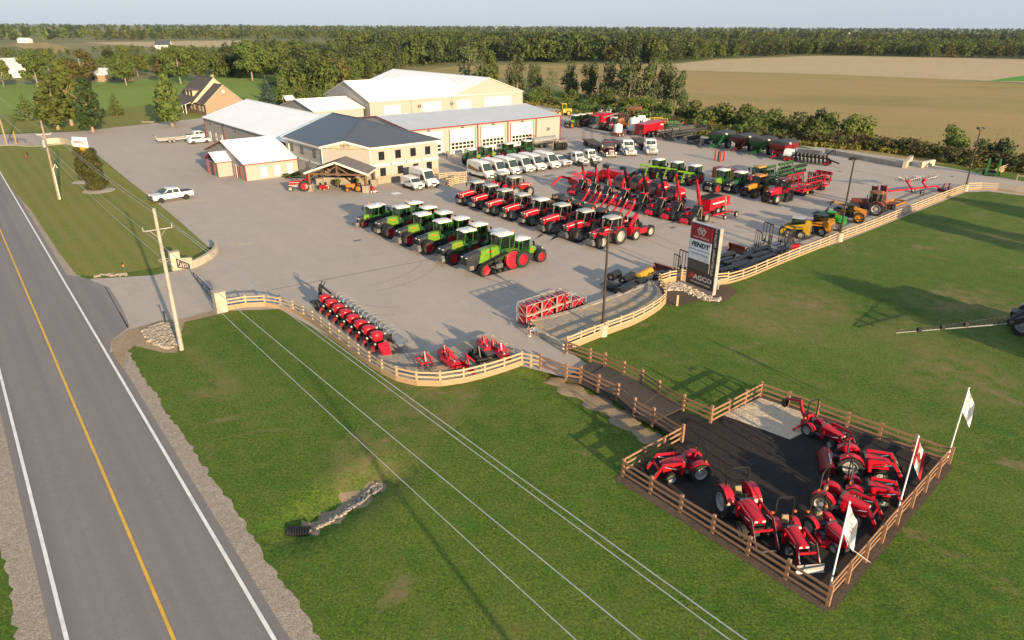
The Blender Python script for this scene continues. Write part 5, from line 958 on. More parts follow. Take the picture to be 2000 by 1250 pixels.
# individual trees in front of the left woods
LG = 'trees in the far left hedgerows'; kinds = (mp[0], md, my, mp[1], ty)
wd_ = ('olive', 'dark', 'yellowing', 'full green', 'tall')
spots = [(20, 118), (60, 128), (95, 138), (130, 140), (180, 143), (205, 135), (215, 122), (240, 120), (262, 135), (285, 140), (300, 128), (312, 145), (270, 150), (420, 140), (440, 150), (400, 128), (355, 118), (330, 130), (560, 128), (600, 140), (620, 160), (660, 168), (540, 145), (580, 158), (690, 165)]
for i, px in enumerate(spots): tree('%s hedgerow tree standing %s' % (wd_[i % 5], ('far out at the left margin', 'left of the leaning white barn', 'behind the big pale-trunked maple', 'left of the bronze maple', 'right behind the bronze maple', 'above the pale cottage roof', 'near the small far cars', 'left of the far dark roof', 'behind the round green maple', 'over the round green maple', 'below the far dark roof', 'in the gap before the twin maples', 'right of the pale cottage', 'left of the many-stemmed maple', 'right of the twin maples', 'over the twin maples', 'beside the pink field', 'beside the far dark roof', 'right of the many-stemmed maple', 'behind the slim-trunked maple', 'behind the blue spruce', 'over the small shed', 'above the slim-trunked maple', 'behind the stored machines', 'left of the largest shed roof')[i]), px, kinds[i % 5], 6.5 + (i * 7 % 5) * .9, 1.15, group=LG)
# ------------------------------------------------------------------ wheels (meshes shared by size)
WC = {}
def wheel(par, p, r, wd, rim, lugs=18, side=1, name='wheel', hub='rim'):
 """tyre with lugs and a dished rim; side +1 shows its face to +y"""
 key = (round(r, 2), round(wd, 2), rim, lugs)
 if key not in WC:
  m = MB(); h = wd / 2; ri = r * .60
  m.lathe((0, 0, 0), (0, 1, 0), [(ri, -h * .78), (r * .86, -h), (r * .955, -h * .93), (r * .975, -h * .5), (r * .975, h * .5), (r * .955, h * .93), (r * .86, h), (ri, h * .78), (ri, -h * .78)], 'rubber', 26)
  for i in range(lugs):
   for s in (-1, 1):
    a = 2 * math.pi * (i + (.5 if s > 0 else 0)) / lugs; t = R(24) * s
    m.T = Matrix.Rotation(a, 4, 'Y') @ Matrix.Translation((0, s * h * .48, r * .975)) @ Matrix.Rotation(t, 4, 'Z'); m.box((0, 0, 0), (r * .09, h * 1.0, r * .07), 'rubber')
  m.T = None; o = m.ob('tyre_tmp'); a = o.data; bpy.data.objects.remove(o)
  m = MB(); m.lathe((0, 0, 0), (0, 1, 0), [(ri, -h * .74), (ri * 1.05, -h * .8), (ri * .96, -h * .5), (ri * .86, h * .1), (ri * .42, h * .18), (ri * .40, h * .38), (.001, h * .38)], rim, 20)
  m.lathe((0, 0, 0), (0, 1, 0), [(ri * 1.06, h * .79), (ri * .97, h * .82), (ri * .88, h * .12), (ri * .45, h * .22), (ri * .33, h * .5), (.001, h * .5)], rim, 20)
  for i in range(8): t = 2 * math.pi * i / 8; m.cyl((ri * .62 * math.cos(t), h * .12, ri * .62 * math.sin(t)), (ri * .62 * math.cos(t), h * .26, ri * .62 * math.sin(t)), ri * .05, 'dark_grey', 6)
  o = m.ob('rim_tmp'); b = o.data; bpy.data.objects.remove(o); a.name = 'tyre'; b.name = 'rim'; WC[key] = (a, b)
 a, b = WC[key]; o = bpy.data.objects.new(name, a); COL.objects.link(o); o.parent = par; o.location = p; q = bpy.data.objects.new('rim', b); COL.objects.link(q); q.parent = o
 if side < 0: o.rotation_euler = (0, 0, math.pi)
 return o
def arc(c, r, a0, a1, n=10): return [(c[0] + r * math.cos(R(a0 + (a1 - a0) * i / n)), c[1] + r * math.sin(R(a0 + (a1 - a0) * i / n))) for i in range(n + 1)]
def mudguard(par, c, r, y0, y1, a0, a1, k, t=.04, name='mudguard', lip=0.0):
 P = arc(c, r, a0, a1); Q = arc(c, r + t, a0, a1); m = MB(); m.prism([p for p in P] + [q for q in reversed(Q)], y0, y1, k)
 # n-gon prism of a thin arc: rebuild as strips for clean shading
 m = MB()
 for (p, p2, q, q2) in zip(P, P[1:], Q, Q[1:]):
  m.loft([[(p[0], y0, p[1]), (p2[0], y0, p2[1]), (q2[0], y0, q2[1]), (q[0], y0, q[1])], [(p[0], y1, p[1]), (p2[0], y1, p2[1]), (q2[0], y1, q2[1]), (q[0], y1, q[1])]], k)
 if lip:
  yy = y0 if abs(y0) < abs(y1) else y1
  cc = [(x, z) for x, z in P]; m.prism(cc + [(c[0], c[1] + r * .25)], min(yy, yy + (.03 if yy > 0 else -.03)), max(yy, yy + (.03 if yy > 0 else -.03)), k)
 return m.ob(name, par)
def ringyz(x, w_, zb, zt, rr=.16, tw=.82, sh=0.0):
 """a rounded bonnet section at x; sh leans it forward towards the bottom"""
 f = lambda z: x + sh * (zt - z)
 return [(f(zb), -w_, zb), (f(zt - rr * 1.6), -w_, zt - rr * 1.6), (f(zt - rr * .5), -w_ * .93, zt - rr * .5), (f(zt), -w_ * tw * .8, zt), (f(zt + .02), 0, zt + .02), (f(zt), w_ * tw * .8, zt), (f(zt - rr * .5), w_ * .93, zt - rr * .5), (f(zt - rr * 1.6), w_, zt - rr * 1.6), (f(zb), w_, zb)]
def roundslab(m, x0, x1, w_, z0, z1, k, tp=.86, crn=.22):
 """a cab roof: bevelled corners, domed top"""
 def ring(s, z): 
  a, b, c = (x0 + x1) / 2, (x1 - x0) / 2 * s, w_ * s; e = crn
  return [(a - b, -c + e, z), (a - b + e, -c, z), (a + b - e, -c, z), (a + b, -c + e, z), (a + b, c - e, z), (a + b - e, c, z), (a - b + e, c, z), (a - b, c - e, z)]
 m.loft([ring(.95, z0), ring(1, z0 + (z1 - z0) * .3), ring(.98, z0 + (z1 - z0) * .7), ring(tp, z1), ring(.3, z1 + .02)], k)
def cab(root, x0, x1, w_, z0, zg, z1, frame, roofk, fx=.18, rx=.05, seatk='seat', low='chassis', ww=1.06, roofh=.2, hatch='roof_plastic', over=(.12, .22)):
 """glass cab: lower body z0-zg, glass zg-z1, roof above; windscreen rakes forward by fx at the foot"""
 m = MB(); m.loft([[(x0, -w_ * .8, z0), (x1, -w_ * .8, z0), (x1, w_ * .8, z0), (x0, w_ * .8, z0)], [(x0, -w_, zg), (x1 + fx * .6, -w_, zg), (x1 + fx * .6, w_, zg), (x0, w_, zg)]], low); m.ob('cab_floor', root)
 B = [(x0, -w_), (x1 + fx, -w_ * .78), (x1 + fx, w_ * .78), (x0, w_)]; wt = w_ * ww; T = [(x0 - rx, -wt), (x1, -wt * .94), (x1, wt * .94), (x0 - rx, wt)]
 g = MB()
 for i in range(4):
  j = (i + 1) % 4; g.quad([(*B[i], zg), (*B[j], zg), (*T[j], z1), (*T[i], z1)], 'cab_glass')
 g.ob('cab_window', root, sm=0)
 f = MB(); e = .045
 for i in range(4): f.bar((*B[i], zg - .02), (*T[i], z1 + .02), e * 2, e * 2, frame); f.bar((*B[i], zg), (*B[(i + 1) % 4], zg), e, e * 1.4, frame); f.bar((*T[i], z1), (*T[(i + 1) % 4], z1), e, e * 2, frame)
 for s in (-1, 1):
  xm = x0 + (x1 - x0) * .38; f.bar((xm, s * w_ * .98, zg), (xm - .04, s * wt * .98, z1), e * 1.6, e * 1.6, frame)
 f.ob('cab_frame', root)
 s = MB(); xs = x0 + .45; s.box((xs, 0, zg + .05), (.5, .5, .14), seatk); s.box((xs - .26, 0, zg + .36), (.14, .48, .62), seatk, (0, -.12, 0)); s.box((xs - .33, 0, zg + .75), (.1, .26, .16), seatk); s.ob('seat', root)
 s = MB(); s.tube([(x1 - .12, 0, zg - .1), (x1 - .28, 0, zg + .35)], .05, 'black', 6); s.lathe((x1 - .30, 0, zg + .38), (-.5, 0, .86), [(.21, -.015), (.225, 0), (.21, .015), (.195, 0), (.21, -.015)], 'black', 14); s.ob('steering_wheel', root)
 r_ = MB(); roundslab(r_, x0 - over[0], x1 + over[1], wt * 1.05, z1, z1 + roofh, roofk); ro = r_.ob('cab_roof', root, sm=50)
 h_ = MB(); h_.box(((x0 + x1) / 2 - .1, 0, z1 + roofh + .015), (.62, .62, .04), hatch, tx=.9, ty=.9); h_.box(((x0 + x1) / 2 - .3, .12, z1 + roofh + .045), (.06, .05, .03), 'dark_grey'); h_.box(((x0 + x1) / 2 - .3, -.16, z1 + roofh + .045), (.06, .05, .03), 'dark_grey'); h_.ob('roof_hatch', ro)
 for s_ in (-1, 1):
  l_ = MB(); l_.box((x1 + over[1] - .02, s_ * wt * .72, z1 + .06), (.08, .24, .10), 'lamp'); l_.ob('work_light', ro)
 b_ = MB(); b_.cyl((x0 + .05, wt * .8, z1 + roofh), (x0 + .05, wt * .8, z1 + roofh + .2), .06, 'beacon', 8); b_.ob('beacon', ro)
 for s_ in (-1, 1):
  q = MB(); q.tube([(x1 + .02, s_ * wt, z1 - .2), (x1 + .22, s_ * (wt + .35), z1 - .22)], .02, 'black', 5); q.box((x1 + .22, s_ * (wt + .42), z1 - .42), (.07, .26, .5), 'black'); q.ob('mirror', root)
 return ro
def loader(root, px, pz, w_, reach, k, tip, bucket=None, knee=None, rr=(.10, .16), cyl='chrome', bk='black'):
 """front loader: two arms from (px,pz) over a knee to the tip"""
 kn = knee or (px + reach * .62, pz + .12)
 for s in (-1, 1):
  m = MB(); y = s * w_; m.bar((px, y, pz), (kn[0], y, kn[1]), rr[0], rr[1], k); m.bar((kn[0] - .04, y, kn[1] + .03), (tip[0], y, tip[1]), rr[0], rr[1] * .95, k)
  m.bar((px + .05, y, pz - .75), (px, y, pz + .05), rr[0] * 1.5, rr[1] * 1.2, k); m.ob('loader_arm', root)
  m = MB(); a, b = Vector((px + .1, y, pz - .45)), Vector((kn[0] - .1, y, kn[1] - .14)); m.cyl(a, a.lerp(b, .6), .04, 'black', 6); m.cyl(a.lerp(b, .6), b, .025, cyl, 6)
  a, b = Vector((kn[0], y, kn[1] + .12)), Vector((tip[0] - .05, y, tip[1] + .28)); m.cyl(a, a.lerp(b, .6), .035, 'black', 6); m.cyl(a.lerp(b, .6), b, .022, cyl, 6); m.ob('hydraulic_ram', root)
 m = MB(); m.bar((kn[0] + (tip[0] - kn[0]) * .35, -w_, kn[1] + (tip[1] - kn[1]) * .35), (kn[0] + (tip[0] - kn[0]) * .35, w_, kn[1] + (tip[1] - kn[1]) * .35), .08, .10, k); m.bar((tip[0], -w_ * 1.05, tip[1]), (tip[0], w_ * 1.05, tip[1]), .07, .07, 'chrome' if bucket is None else k); m.ob('cross_tube', root)
 m = MB(); x, z = tip
 if bucket:
  bw, bh, bt = bucket; t = .03
  prof = [(x + .06, z + bh * .62), (x + .04, z - bh * .12), (x + .16, z - bh * .38), (x + bt, z - bh * .42)]
  for p, q in zip(prof, prof[1:]): m.loft([[(p[0], -bw / 2, p[1]), (p[0] - t, -bw / 2, p[1] - t), (q[0] - t, -bw / 2, q[1] - t), (q[0], -bw / 2, q[1])], [(p[0], bw / 2, p[1]), (p[0] - t, bw / 2, p[1] - t), (q[0] - t, bw / 2, q[1] - t), (q[0], bw / 2, q[1])]], bk)
  for s in (-1, 1): m.prism(prof, s * bw / 2 - .02, s * bw / 2 + .02, bk)
  m.ob('bucket', root)
 else:
  for s in (-1, 1): m.box((x, s * w_, z + .05), (.16, .12, .36), 'black')
  m.ob('quick_hitch', root)
def fin(root):
 return root
# ------------------------------------------------------------------ farm tractors with cabs
def tractor(S, label, group):
 g = S.get; wb, Rr, Rw, fr, fw = S['wb'], S['R'], S['RW'], S['r'], S['rw']; tr, tf = S['tr'], S['tf']; xr, xf = -wb / 2, wb / 2; body = S['body']; k = S['hood']
 o = thing('farm_tractor', label, 'tractor', group); hz, hw, hb = S['hz'], S['hw'], S['hb']; xc = xr + S.get('cabx', 1.0); xn = xf + S.get('nose', .75)
 m = MB(); m.b2(xr - .45, xc + .3, -.32, .32, Rr * .55, Rr * 1.35, 'chassis'); m.b2(xc, xf + .5, -.26, .26, fr * .75, hb + .05, 'chassis'); m.cyl((xr, -tr, Rr), (xr, tr, Rr), .17, 'chassis', 10); m.bar((xf, -tf, fr), (xf, tf, fr), .24, .22, 'chassis')
 for s in (-1, 1): m.b2(xr + .95, xr + 1.75, s * .42 - .18, s * .42 + .18, .55, 1.15, 'chassis'); m.box((xr + 1.35, s * .72, .62), (.46, .3, .05), 'dark_grey'); m.box((xr + 1.4, s * .76, .95), (.42, .24, .05), 'dark_grey')
 m.ob('chassis', o)
 sx, st = S.get('slant', 0), S.get('split', .0)
 xm = xn - (xn - xc) * st if st else xn
 m = MB(); q = lambda x, t: ringyz(x, hw * (1 - .16 * t), hb, hz - S['drop'] * t * t, .15, .85, sx * (1 if 0 < t < 1 else 0))
 ts = [0, .35, 1 - st] if st else [0, .4, .8, 1]
 X = lambda t: xc - .05 + (xn - xc + .05) * t
 m.loft([q(X(t), t) for t in ts], k)
 if g('stripe'):
  for s in (-1, 1):
   pts = [(X(t), s * hw * (1 - .16 * t) * 1.012, hz - S['drop'] * t * t - .17) for t in (0.02, .45, .9)]
   for a, b in zip(pts, pts[1:]): m.bar(a, b, .012, .085, S['stripe'])
   if g('tee'): a = Vector(pts[2]); m.bar(a + Vector((-.04, s * .012, -.02)), (a.x - .18, a.y + s * .012, hb + .12), .012, .10, S['stripe'])
 if g('badge'):
  for s in (-1, 1): write(m, g('badge'), .2, g('badgek', 'ink_red'), (X(.30), s * hw * .965, hz - .38), (-1 if s > 0 else 1, 0, 0), (0, 0, 1), depth=.002, bold=.008)
 m.ob('bonnet', o, sm=50)
 if st:
  m = MB(); m.loft([q(X(1 - st), 1 - st), q(X(1 - st * .45), 1 - st * .45), q(X(1), 1)], S['grille']); m.b2(X(1) - .0, X(1) + .03, -hw * .6, hw * .6, hb + .08, hz - S['drop'] - .2, 'black'); gr_ = m.ob('grille', o, sm=50)
 else:
  m = MB(); m.b2(xn - .02, xn + .035, -hw * .7, hw * .7, hb + .02, hz - S['drop'] - .16, S['grille']); m.b2(xn + .02, xn + .05, -hw * .55, hw * .55, hb + .1, hb + .2, 'black'); gr_ = m.ob('grille', o)
 for s in (-1, 1): m = MB(); m.box((xn + .0, s * hw * .6, hz - S['drop'] - .12), (.12, .2, .07), 'lamp'); m.ob('headlight', o)
 m = MB(); m.box((xf + .95, 0, fr + .05), (.5, .9, .42), S.get('weightk', 'grey'), tx=.9); m.b2(xf + .4, xf + .75, -.2, .2, fr - .1, fr + .3, 'chassis')
 if g('wide_weight'): m.box((xf + 1.05, 0, fr - .12), (.42, 1.45, .42), S.get('weightk', 'grey'), tx=.9, ty=.94)
 m.ob('front_weight', o)
 cab(o, xr - .42, xr + 1.12, .76, Rr * 1.05, S['zg'], S['zt'], S.get('frame', 'black'), S['roof'], hatch=S.get('hatch', S['roof']), low=S.get('low', 'chassis'))
 m = MB(); m.tube([(xc + .12, -hw - .05, hb + .2), (xc + .14, -hw - .09, S['zt'] - .35), (xc + .2, -hw - .09, S['zt'] + .12)], .065, S.get('pipe', 'black'), 8); m.ob('exhaust_pipe', o)
 m = MB()
 for s in (-1, 1): m.tube([(xr - .4, s * .35, .85), (xr - 1.15, s * .42, .6)], .04, 'chassis', 5); m.tube([(xr - .5, s * .3, 1.35), (xr - 1.0, s * .38, 1.1), (xr - 1.1, s * .42, .65)], .035, 'chassis', 5)
 m.tube([(xr - .45, 0, 1.2), (xr - 1.1, 0, 1.15)], .035, 'chassis', 5); m.ob('linkage', o)
 for s in (-1, 1):
  if not g('track'): wheel(o, (xf, s * tf, fr), fr, fw, S['rim'], 18, s)
  if g('duals'): wheel(o, (xf, s * (tf + fw + .05), fr), fr, fw, S['rim'], 18, s)
  if not g('track') and not g('rear_track'):
   wheel(o, (xr, s * tr, Rr), Rr, Rw, S['rim'], 20, s)
   if g('rduals'): wheel(o, (xr, s * (tr + Rw + .06), Rr), Rr, Rw, S['rim'], 20, s)
  mudguard(o, (xr, Rr), Rr * 1.07, s * .55, s * (tr + Rw * .45), 28, 150, S.get('fender', k), .05, lip=1)
  if g('ffender'): mudguard(o, (xf, fr), fr * 1.1, s * (tf - fw * .5), s * (tf + fw * .5), 40, 140, 'black', .03, 'front_mudguard')
  if g('track') or g('rear_track'):
   ya, yb = s * (tr - Rw / 2), s * (tr + Rw / 2)
   if g('track'): c1, r1, c2, r2_ = (xr, Rr), Rr, (xf - .1, fr * .72), fr * .72
   else: c1, r1, c2, r2_ = (xr, Rr * 1.02), Rr * .42, None, None
   m = MB()
   if g('track'): 
    d = math.degrees(math.atan2(c1[1] - c2[1], c1[0] - c2[0])); al = math.degrees(math.acos((r1 - r2_) / math.dist(c1, c2))); base_ = math.degrees(math.atan2(c2[1] - c1[1], c2[0] - c1[0]))
    out = arc(c1, r1, base_ + al, base_ + 360 - al, 16) + arc(c2, r2_, base_ - al, base_ + al, 12)
   else: out = arc((xr - .72, .33), .33, 150, 270, 6) + arc((xr + .72, .33), .33, 270, 390, 6) + arc((xr, Rr * 1.45), .42, 60, 120, 6)
   n = len(out); cx_, cz_ = sum(p[0] for p in out) / n, sum(p[1] for p in out) / n; inn = [(x - (x - cx_) * .09, z - (z - cz_) * .09) for x, z in out]
   for i in range(n):
    j = (i + 1) % n; m.loft([[(out[i][0], ya, out[i][1]), (out[j][0], ya, out[j][1]), (inn[j][0], ya, inn[j][1]), (inn[i][0], ya, inn[i][1])], [(out[i][0], yb, out[i][1]), (out[j][0], yb, out[j][1]), (inn[j][0], yb, inn[j][1]), (inn[i][0], yb, inn[i][1])]], 'rubber')
    L = math.dist(out[i], out[j]); q_ = max(1, round(L / .2)); nx_, nz_ = (out[j][1] - out[i][1]) / max(L, 1e-6), -(out[j][0] - out[i][0]) / max(L, 1e-6)
    for t in range(q_):
     u = (t + .5) / q_; x, z = out[i][0] + (out[j][0] - out[i][0]) * u, out[i][1] + (out[j][1] - out[i][1]) * u; m.box((x + nx_ * .02, (ya + yb) / 2, z + nz_ * .02), (.07, abs(yb - ya) * .98, .07), 'rubber', (0, -math.atan2(nx_, nz_) if 0 else math.atan2(nx_, nz_), 0))
   tk = m.ob('track', o)
   yo = s * (tr + Rw * .12)
   def disc(c, r, kk, nm='track_wheel'):
    m = MB(); m.lathe((c[0], 0, c[1]), (0, 1, 0), [(r * .98, yo - .2), (r, yo + s * .14 if s > 0 else yo - .2), (r * .93, yo + s * .17), (r * .4, yo + s * .10), (r * .35, yo + s * .2), (.001, yo + s * .2)], kk, 22)
    for i in range(8): t = 2 * math.pi * i / 8; m.box((c[0] + r * .68 * math.cos(t), yo + s * .14, c[1] + r * .68 * math.sin(t)), (.09, .05, .09), 'chassis')
    m.ob(nm, tk)
   if g('track'):
    disc((xr, Rr), Rr * .9, S['rim']); disc(c2, r2_ * .86, S['rim'])
    for t in (.3, .5, .7): x = c1[0] + (c2[0] - c1[0]) * t; disc((x, .26), .2, 'black', 'road_roller')
    m = MB(); x = (xr + xf) / 2 + .1; m.b2(x - .5, x + .3, min(yo, yo + s * .2), max(yo, yo + s * .2), .5, .95, 'dark_grey'); m.ob('track_cover', tk)
   else:
    for x, z, r in ((xr, Rr * 1.02, .4), (xr - .7, .36, .3), (xr + .7, .36, .3), (xr, .28, .22)): disc((x, z), r, 'black', 'road_roller')
 if g('loader'): loader(o, xc + .35, hz - .05, hw + .32, 2.6, S['loader'], S.get('ltip', (xf + 1.5, .75)), S.get('bucket'), S.get('knee'), (.13, .24))
 S['fl'] = (xf, tf + fw / 2 + (fw + .05 if g('duals') else 0)); S['rl'] = (xr, tr + Rw / 2); return o
BIG = dict(wb=3.05, R=1.04, RW=.68, r=.80, rw=.58, tr=.98, tf=.96, hz=2.28, hw=.48, hb=1.22, drop=.42, zg=1.9, zt=3.22, nose=.85, body='lime', hood='lime', grille='sign_dark', split=.42, slant=.28, roof='roof_plastic', frame='leaf_green', rim='rim_red', fender='dark_green', badge='FENDT', low='dark_green', weightk='grey', ffender=1)
GF = 'green tractors facing the driveway'; GB = 'green tractors facing the red tractors'; RF = 'red tractors facing the green ones'; HF = 220
def front(o, S, px, head=HF, key='fl', side=1): return put(o, px, head, (S[key][0], S[key][1] * side))
SP = dict(BIG, wb=2.2, R=.72, RW=.36, r=.5, rw=.3, tr=.5, tf=.5, hz=1.55, hw=.33, hb=.85, drop=.25, zg=1.35, zt=2.4, nose=.6, badge=None)
t = tractor(SP, 'smallest narrow green tractor at the left end of the front green row', GF); front(t, SP, (713, 445))
D2 = dict(BIG, duals=1); t = tractor(D2, 'green tractor with paired front tyres, next to the smallest narrow one', GF); front(t, D2, (766, 467))
B1 = dict(BIG, wide_weight=1); g1 = tractor(B1, 'large green tractor with a front weight block, third in the front green row', GF); front(g1, B1, (802, 482))
g2 = dup(g1, 'large green tractor with a front weight block, fourth in the front green row'); front(g2, B1, (841, 498)); g3 = dup(g1, 'large green tractor parked directly beside the green tracked tractor'); front(g3, B1, (888, 519))
TK = dict(BIG, wb=3.5, R=.98, RW=.55, r=.80, tr=.98, hz=2.45, hw=.56, hb=1.15, nose=1.5, track=1, wide_weight=0, zg=2.05, zt=3.35, fender='lime', ffender=0, cabx=1.1)
t = tractor(TK, 'big green tracked tractor with red drive wheels at the end of the front row', GF); put(t, (948, 541), HF, (TK['wb'] / 2 * 1.1, 1.38)); t.scale = (1.1,) * 3
MD = dict(BIG, wb=2.7, R=.93, RW=.56, r=.70, rw=.48, tr=.9, tf=.88, hz=1.95, hw=.40, hb=1.05, zg=1.7, zt=2.9, nose=.7)
b1 = tractor(MD, 'green tractor showing its side at the right end of the back green row', GB); put(b1, (1023, 523), 40, (MD['rl'][0], -MD['rl'][1]))
p0_ = G(1023, 523); back = [('green tractor second from the right end of the back green row', 3.7), ('green tractor third from the right end of the back green row', 7.4), ('green tractor fourth from the right end of the back green row', 10.9), ('green tractor fifth from the right end of the back green row', 14.4), ('green tractor sixth from the right end of the back green row', 17.8), ('green tractor at the left end of the back green row', 21.0)]
for l_, d in back: b = dup(b1, l_); q = p0_ + V * d; put(b, (q.x, q.y, 0), 40, (MD['rl'][0], -MD['rl'][1]), ground_px=False)
b = tractor(dict(SP, roof='roof_plastic'), 'narrow green tractor standing behind the smallest one at the left of the back row', GB); q = p0_ + V * 26.0 + U * -2.2; put(b, (q.x, q.y, 0), 40, (0, 0), ground_px=False)
# red row
RS = dict(BIG, wb=2.85, R=.95, RW=.60, r=.74, rw=.52, tr=.92, tf=.92, hz=2.02, hw=.42, hb=1.12, drop=.22, zg=1.75, zt=3.0, nose=.72, hood='red', grille='grey', split=0, slant=0, roof='silver_plastic', frame='steel', rim='rim_grey', fender='red', badge=None, low='chassis', stripe='trim_white', tee=1, weightk='grey', ffender=0, pipe='steel')
r1 = tractor(RS, 'red tractor nearest the wooden pallets, first in the red row', RF); front(r1, RS, (915, 403))
for l_, px in (('red tractor second from the wooden pallets in the red row', (942, 411)), ('red tractor third from the wooden pallets in the red row', (970, 422)), ('red tractor fourth from the wooden pallets in the red row', (1004, 432))): front(dup(r1, l_), RS, px)
R2 = dict(RS, roof='roof_plastic', wide_weight=0); front(tractor(R2, 'red tractor with the whitest broad roof, in the middle of the red row', RF), R2, (1041, 443))
R3 = dict(RS, wb=3.0, R=1.02, RW=.66, r=.82, rw=.58, tr=.98, tf=.95, hz=2.15, hw=.46, hb=1.2, tee=0, weightk='dark_grey', wide_weight=1, zg=1.85, zt=3.12); r3 = tractor(R3, 'large red tractor with a dark front block, third from the lamp post end', RF); front(r3, R3, (1080, 458))
R4 = dict(R3, duals=1); front(tractor(R4, 'large red tractor with paired front tyres beside the lamp post', RF), R4, (1133, 474))
R5 = dict(R3, rim='rim_white', weightk='grey'); front(tractor(R5, 'large red tractor with pale wheels, last in the red row behind the lamp post', RF), R5, (1178, 487))
RB = 'red tractors parked behind the red row'
b = dup(r1, 'red tractor with pale roof at the far left behind the red row', RB); q = G(990, 375); put(b, (q.x, q.y, 0), 40, (0, 0), ground_px=False)
b = dup(r1, 'red tractor with glazed cab second behind the red row', RB); q = G(1013, 383); put(b, (q.x, q.y, 0), 40, (0, 0), ground_px=False)
RL = dict(RS, wb=2.2, R=.75, RW=.42, r=.54, rw=.34, tr=.72, tf=.70, hz=1.55, hw=.33, hb=.85, zg=1.35, zt=2.35, nose=.55, roof='tarp', hatch='tarp', frame='black', tee=0, loader='red', knee=(1.75, 2.75), ltip=(2.5, 3.45))
rl = tractor(RL, 'red loader tractor with black roof, raised arms nearest the yellow loader', RB); q = G(1131, 428); put(rl, (q.x, q.y, 0), 40, (0, 0), ground_px=False)
for l_, px in (('black-roofed red loader tractor, raised arms, second from the yellow loader', (1153, 436)), ('black-roofed red loader tractor, raised arms, third from the yellow loader', (1178, 444)), ('red loader tractor with black roof beside the red wheel loader', (1204, 452))): b = dup(rl, l_); q = G(*px); put(b, (q.x, q.y, 0), 40, (0, 0), ground_px=False)
RN_ = dict(RL, loader=None, roof='tarp'); b = tractor(RN_, 'red compact tractor with black roof and no loader behind the red row', RB); q = G(1108, 420); put(b, (q.x, q.y, 0), 40, (0, 0), ground_px=False)
# back right row
BR = 'mixed tractors in the right hand row'
GLd = dict(MD, badge=None, loader='lime', knee=(2.7, 2.35), ltip=(3.35, .75), bucket=None)
gl1 = tractor(GLd, 'green tractor with lime loader arms at the left of the right hand row', BR); put(gl1, (1277, 350), HF, (GLd['fl'][0], GLd['fl'][1]))
put(dup(gl1, 'green tractor with lime loader arms, second in the right hand row'), (1313, 356), HF, GLd['fl']); put(dup(gl1, 'green tractor with lime loader arms, third in the right hand row'), (1348, 364), HF, GLd['fl'])
B3 = dict(BIG, badge=None, hz=2.2); t = tractor(B3, 'large green tractor with red wheels beside the dark green one, right hand row', BR); front(t, B3, (1402, 379))
FG = dict(MD, badge=None, hood='dark_green', body='dark_green', grille='dark_grey', rim='rim_grey', wide_weight=0); t = tractor(FG, 'older dark green tractor with grey wheels in the right hand row', BR); front(t, FG, (1438, 379))
YC = dict(RS, hood='amber', roof='amber', hatch='amber', frame='black', rim='amber', fender='black', low='amber', grille='black', stripe=None, tee=0, split=0, weightk='black', pipe='black'); t = tractor(YC, 'yellow tractor with black nose in the right hand row', BR); front(t, YC, (1475, 388))
CT = dict(RS, wb=3.2, R=.95, RW=.55, hz=2.2, hw=.5, hb=1.25, zg=1.9, zt=3.15, hood='red', roof='maroon', hatch='maroon', frame='black', rim='rim_white', fender='red', grille='black', stripe=None, tee=0, weightk='black', rear_track=1, tr=1.0, pipe='black'); t = tractor(CT, 'red tractor with black rear tracks at the right end of the row', BR); front(t, CT, (1518, 400))
YR = dict(CT, rear_track=0, roof='yellow', hatch='yellow', hood='deep_red', fender='deep_red'); t = tractor(YR, 'dark red tractor with a yellow roof behind the right hand row', BR); q = G(1470, 366); put(t, (q.x, q.y, 0), HF, (0, 0), ground_px=False)
# old tractors at the far back by the workshop corner
FB = 'machines parked at the back by the workshop'
for i, (l_, px, S) in enumerate((('old green tractor with orange wheels nearest the workshop corner', (1118, 249), dict(MD, badge=None, rim='orange')), ('green tractor behind the workshop, second from its corner', (1132, 247), dict(MD, badge=None, hood='dark_green')), ('dark red tractor beside the large red combine', (1146, 246), dict(RS, hood='deep_red', roof='cream', hatch='cream', tee=0)), ('red tractor parked between the combine and the small white tank', (1196, 255), dict(RS, tee=0)))):
 t = tractor(S, l_, FB); q = G(*px); put(t, (q.x, q.y, 0), 225 + 8 * i, (0, 0), ground_px=False)
gk = dup(b1, 'green tractor half hidden behind the first white van', 'green tractors behind the vans'); q = G(928, 322); put(gk, (q.x, q.y, 0), 40, ground_px=False); gk = dup(b1, 'green tractor half hidden behind the second white van', 'green tractors behind the vans'); q = G(958, 316); put(gk, (q.x, q.y, 0), 40, ground_px=False)
gk = dup(b1, 'green tractor behind the third white van with red tail light', 'green tractors behind the vans'); q = G(985, 309); put(gk, (q.x, q.y, 0), 130, ground_px=False); gk = dup(b1, 'green tractor behind the fourth and fifth white vans', 'green tractors behind the vans'); q = G(1022, 303); put(gk, (q.x, q.y, 0), 130, ground_px=False)
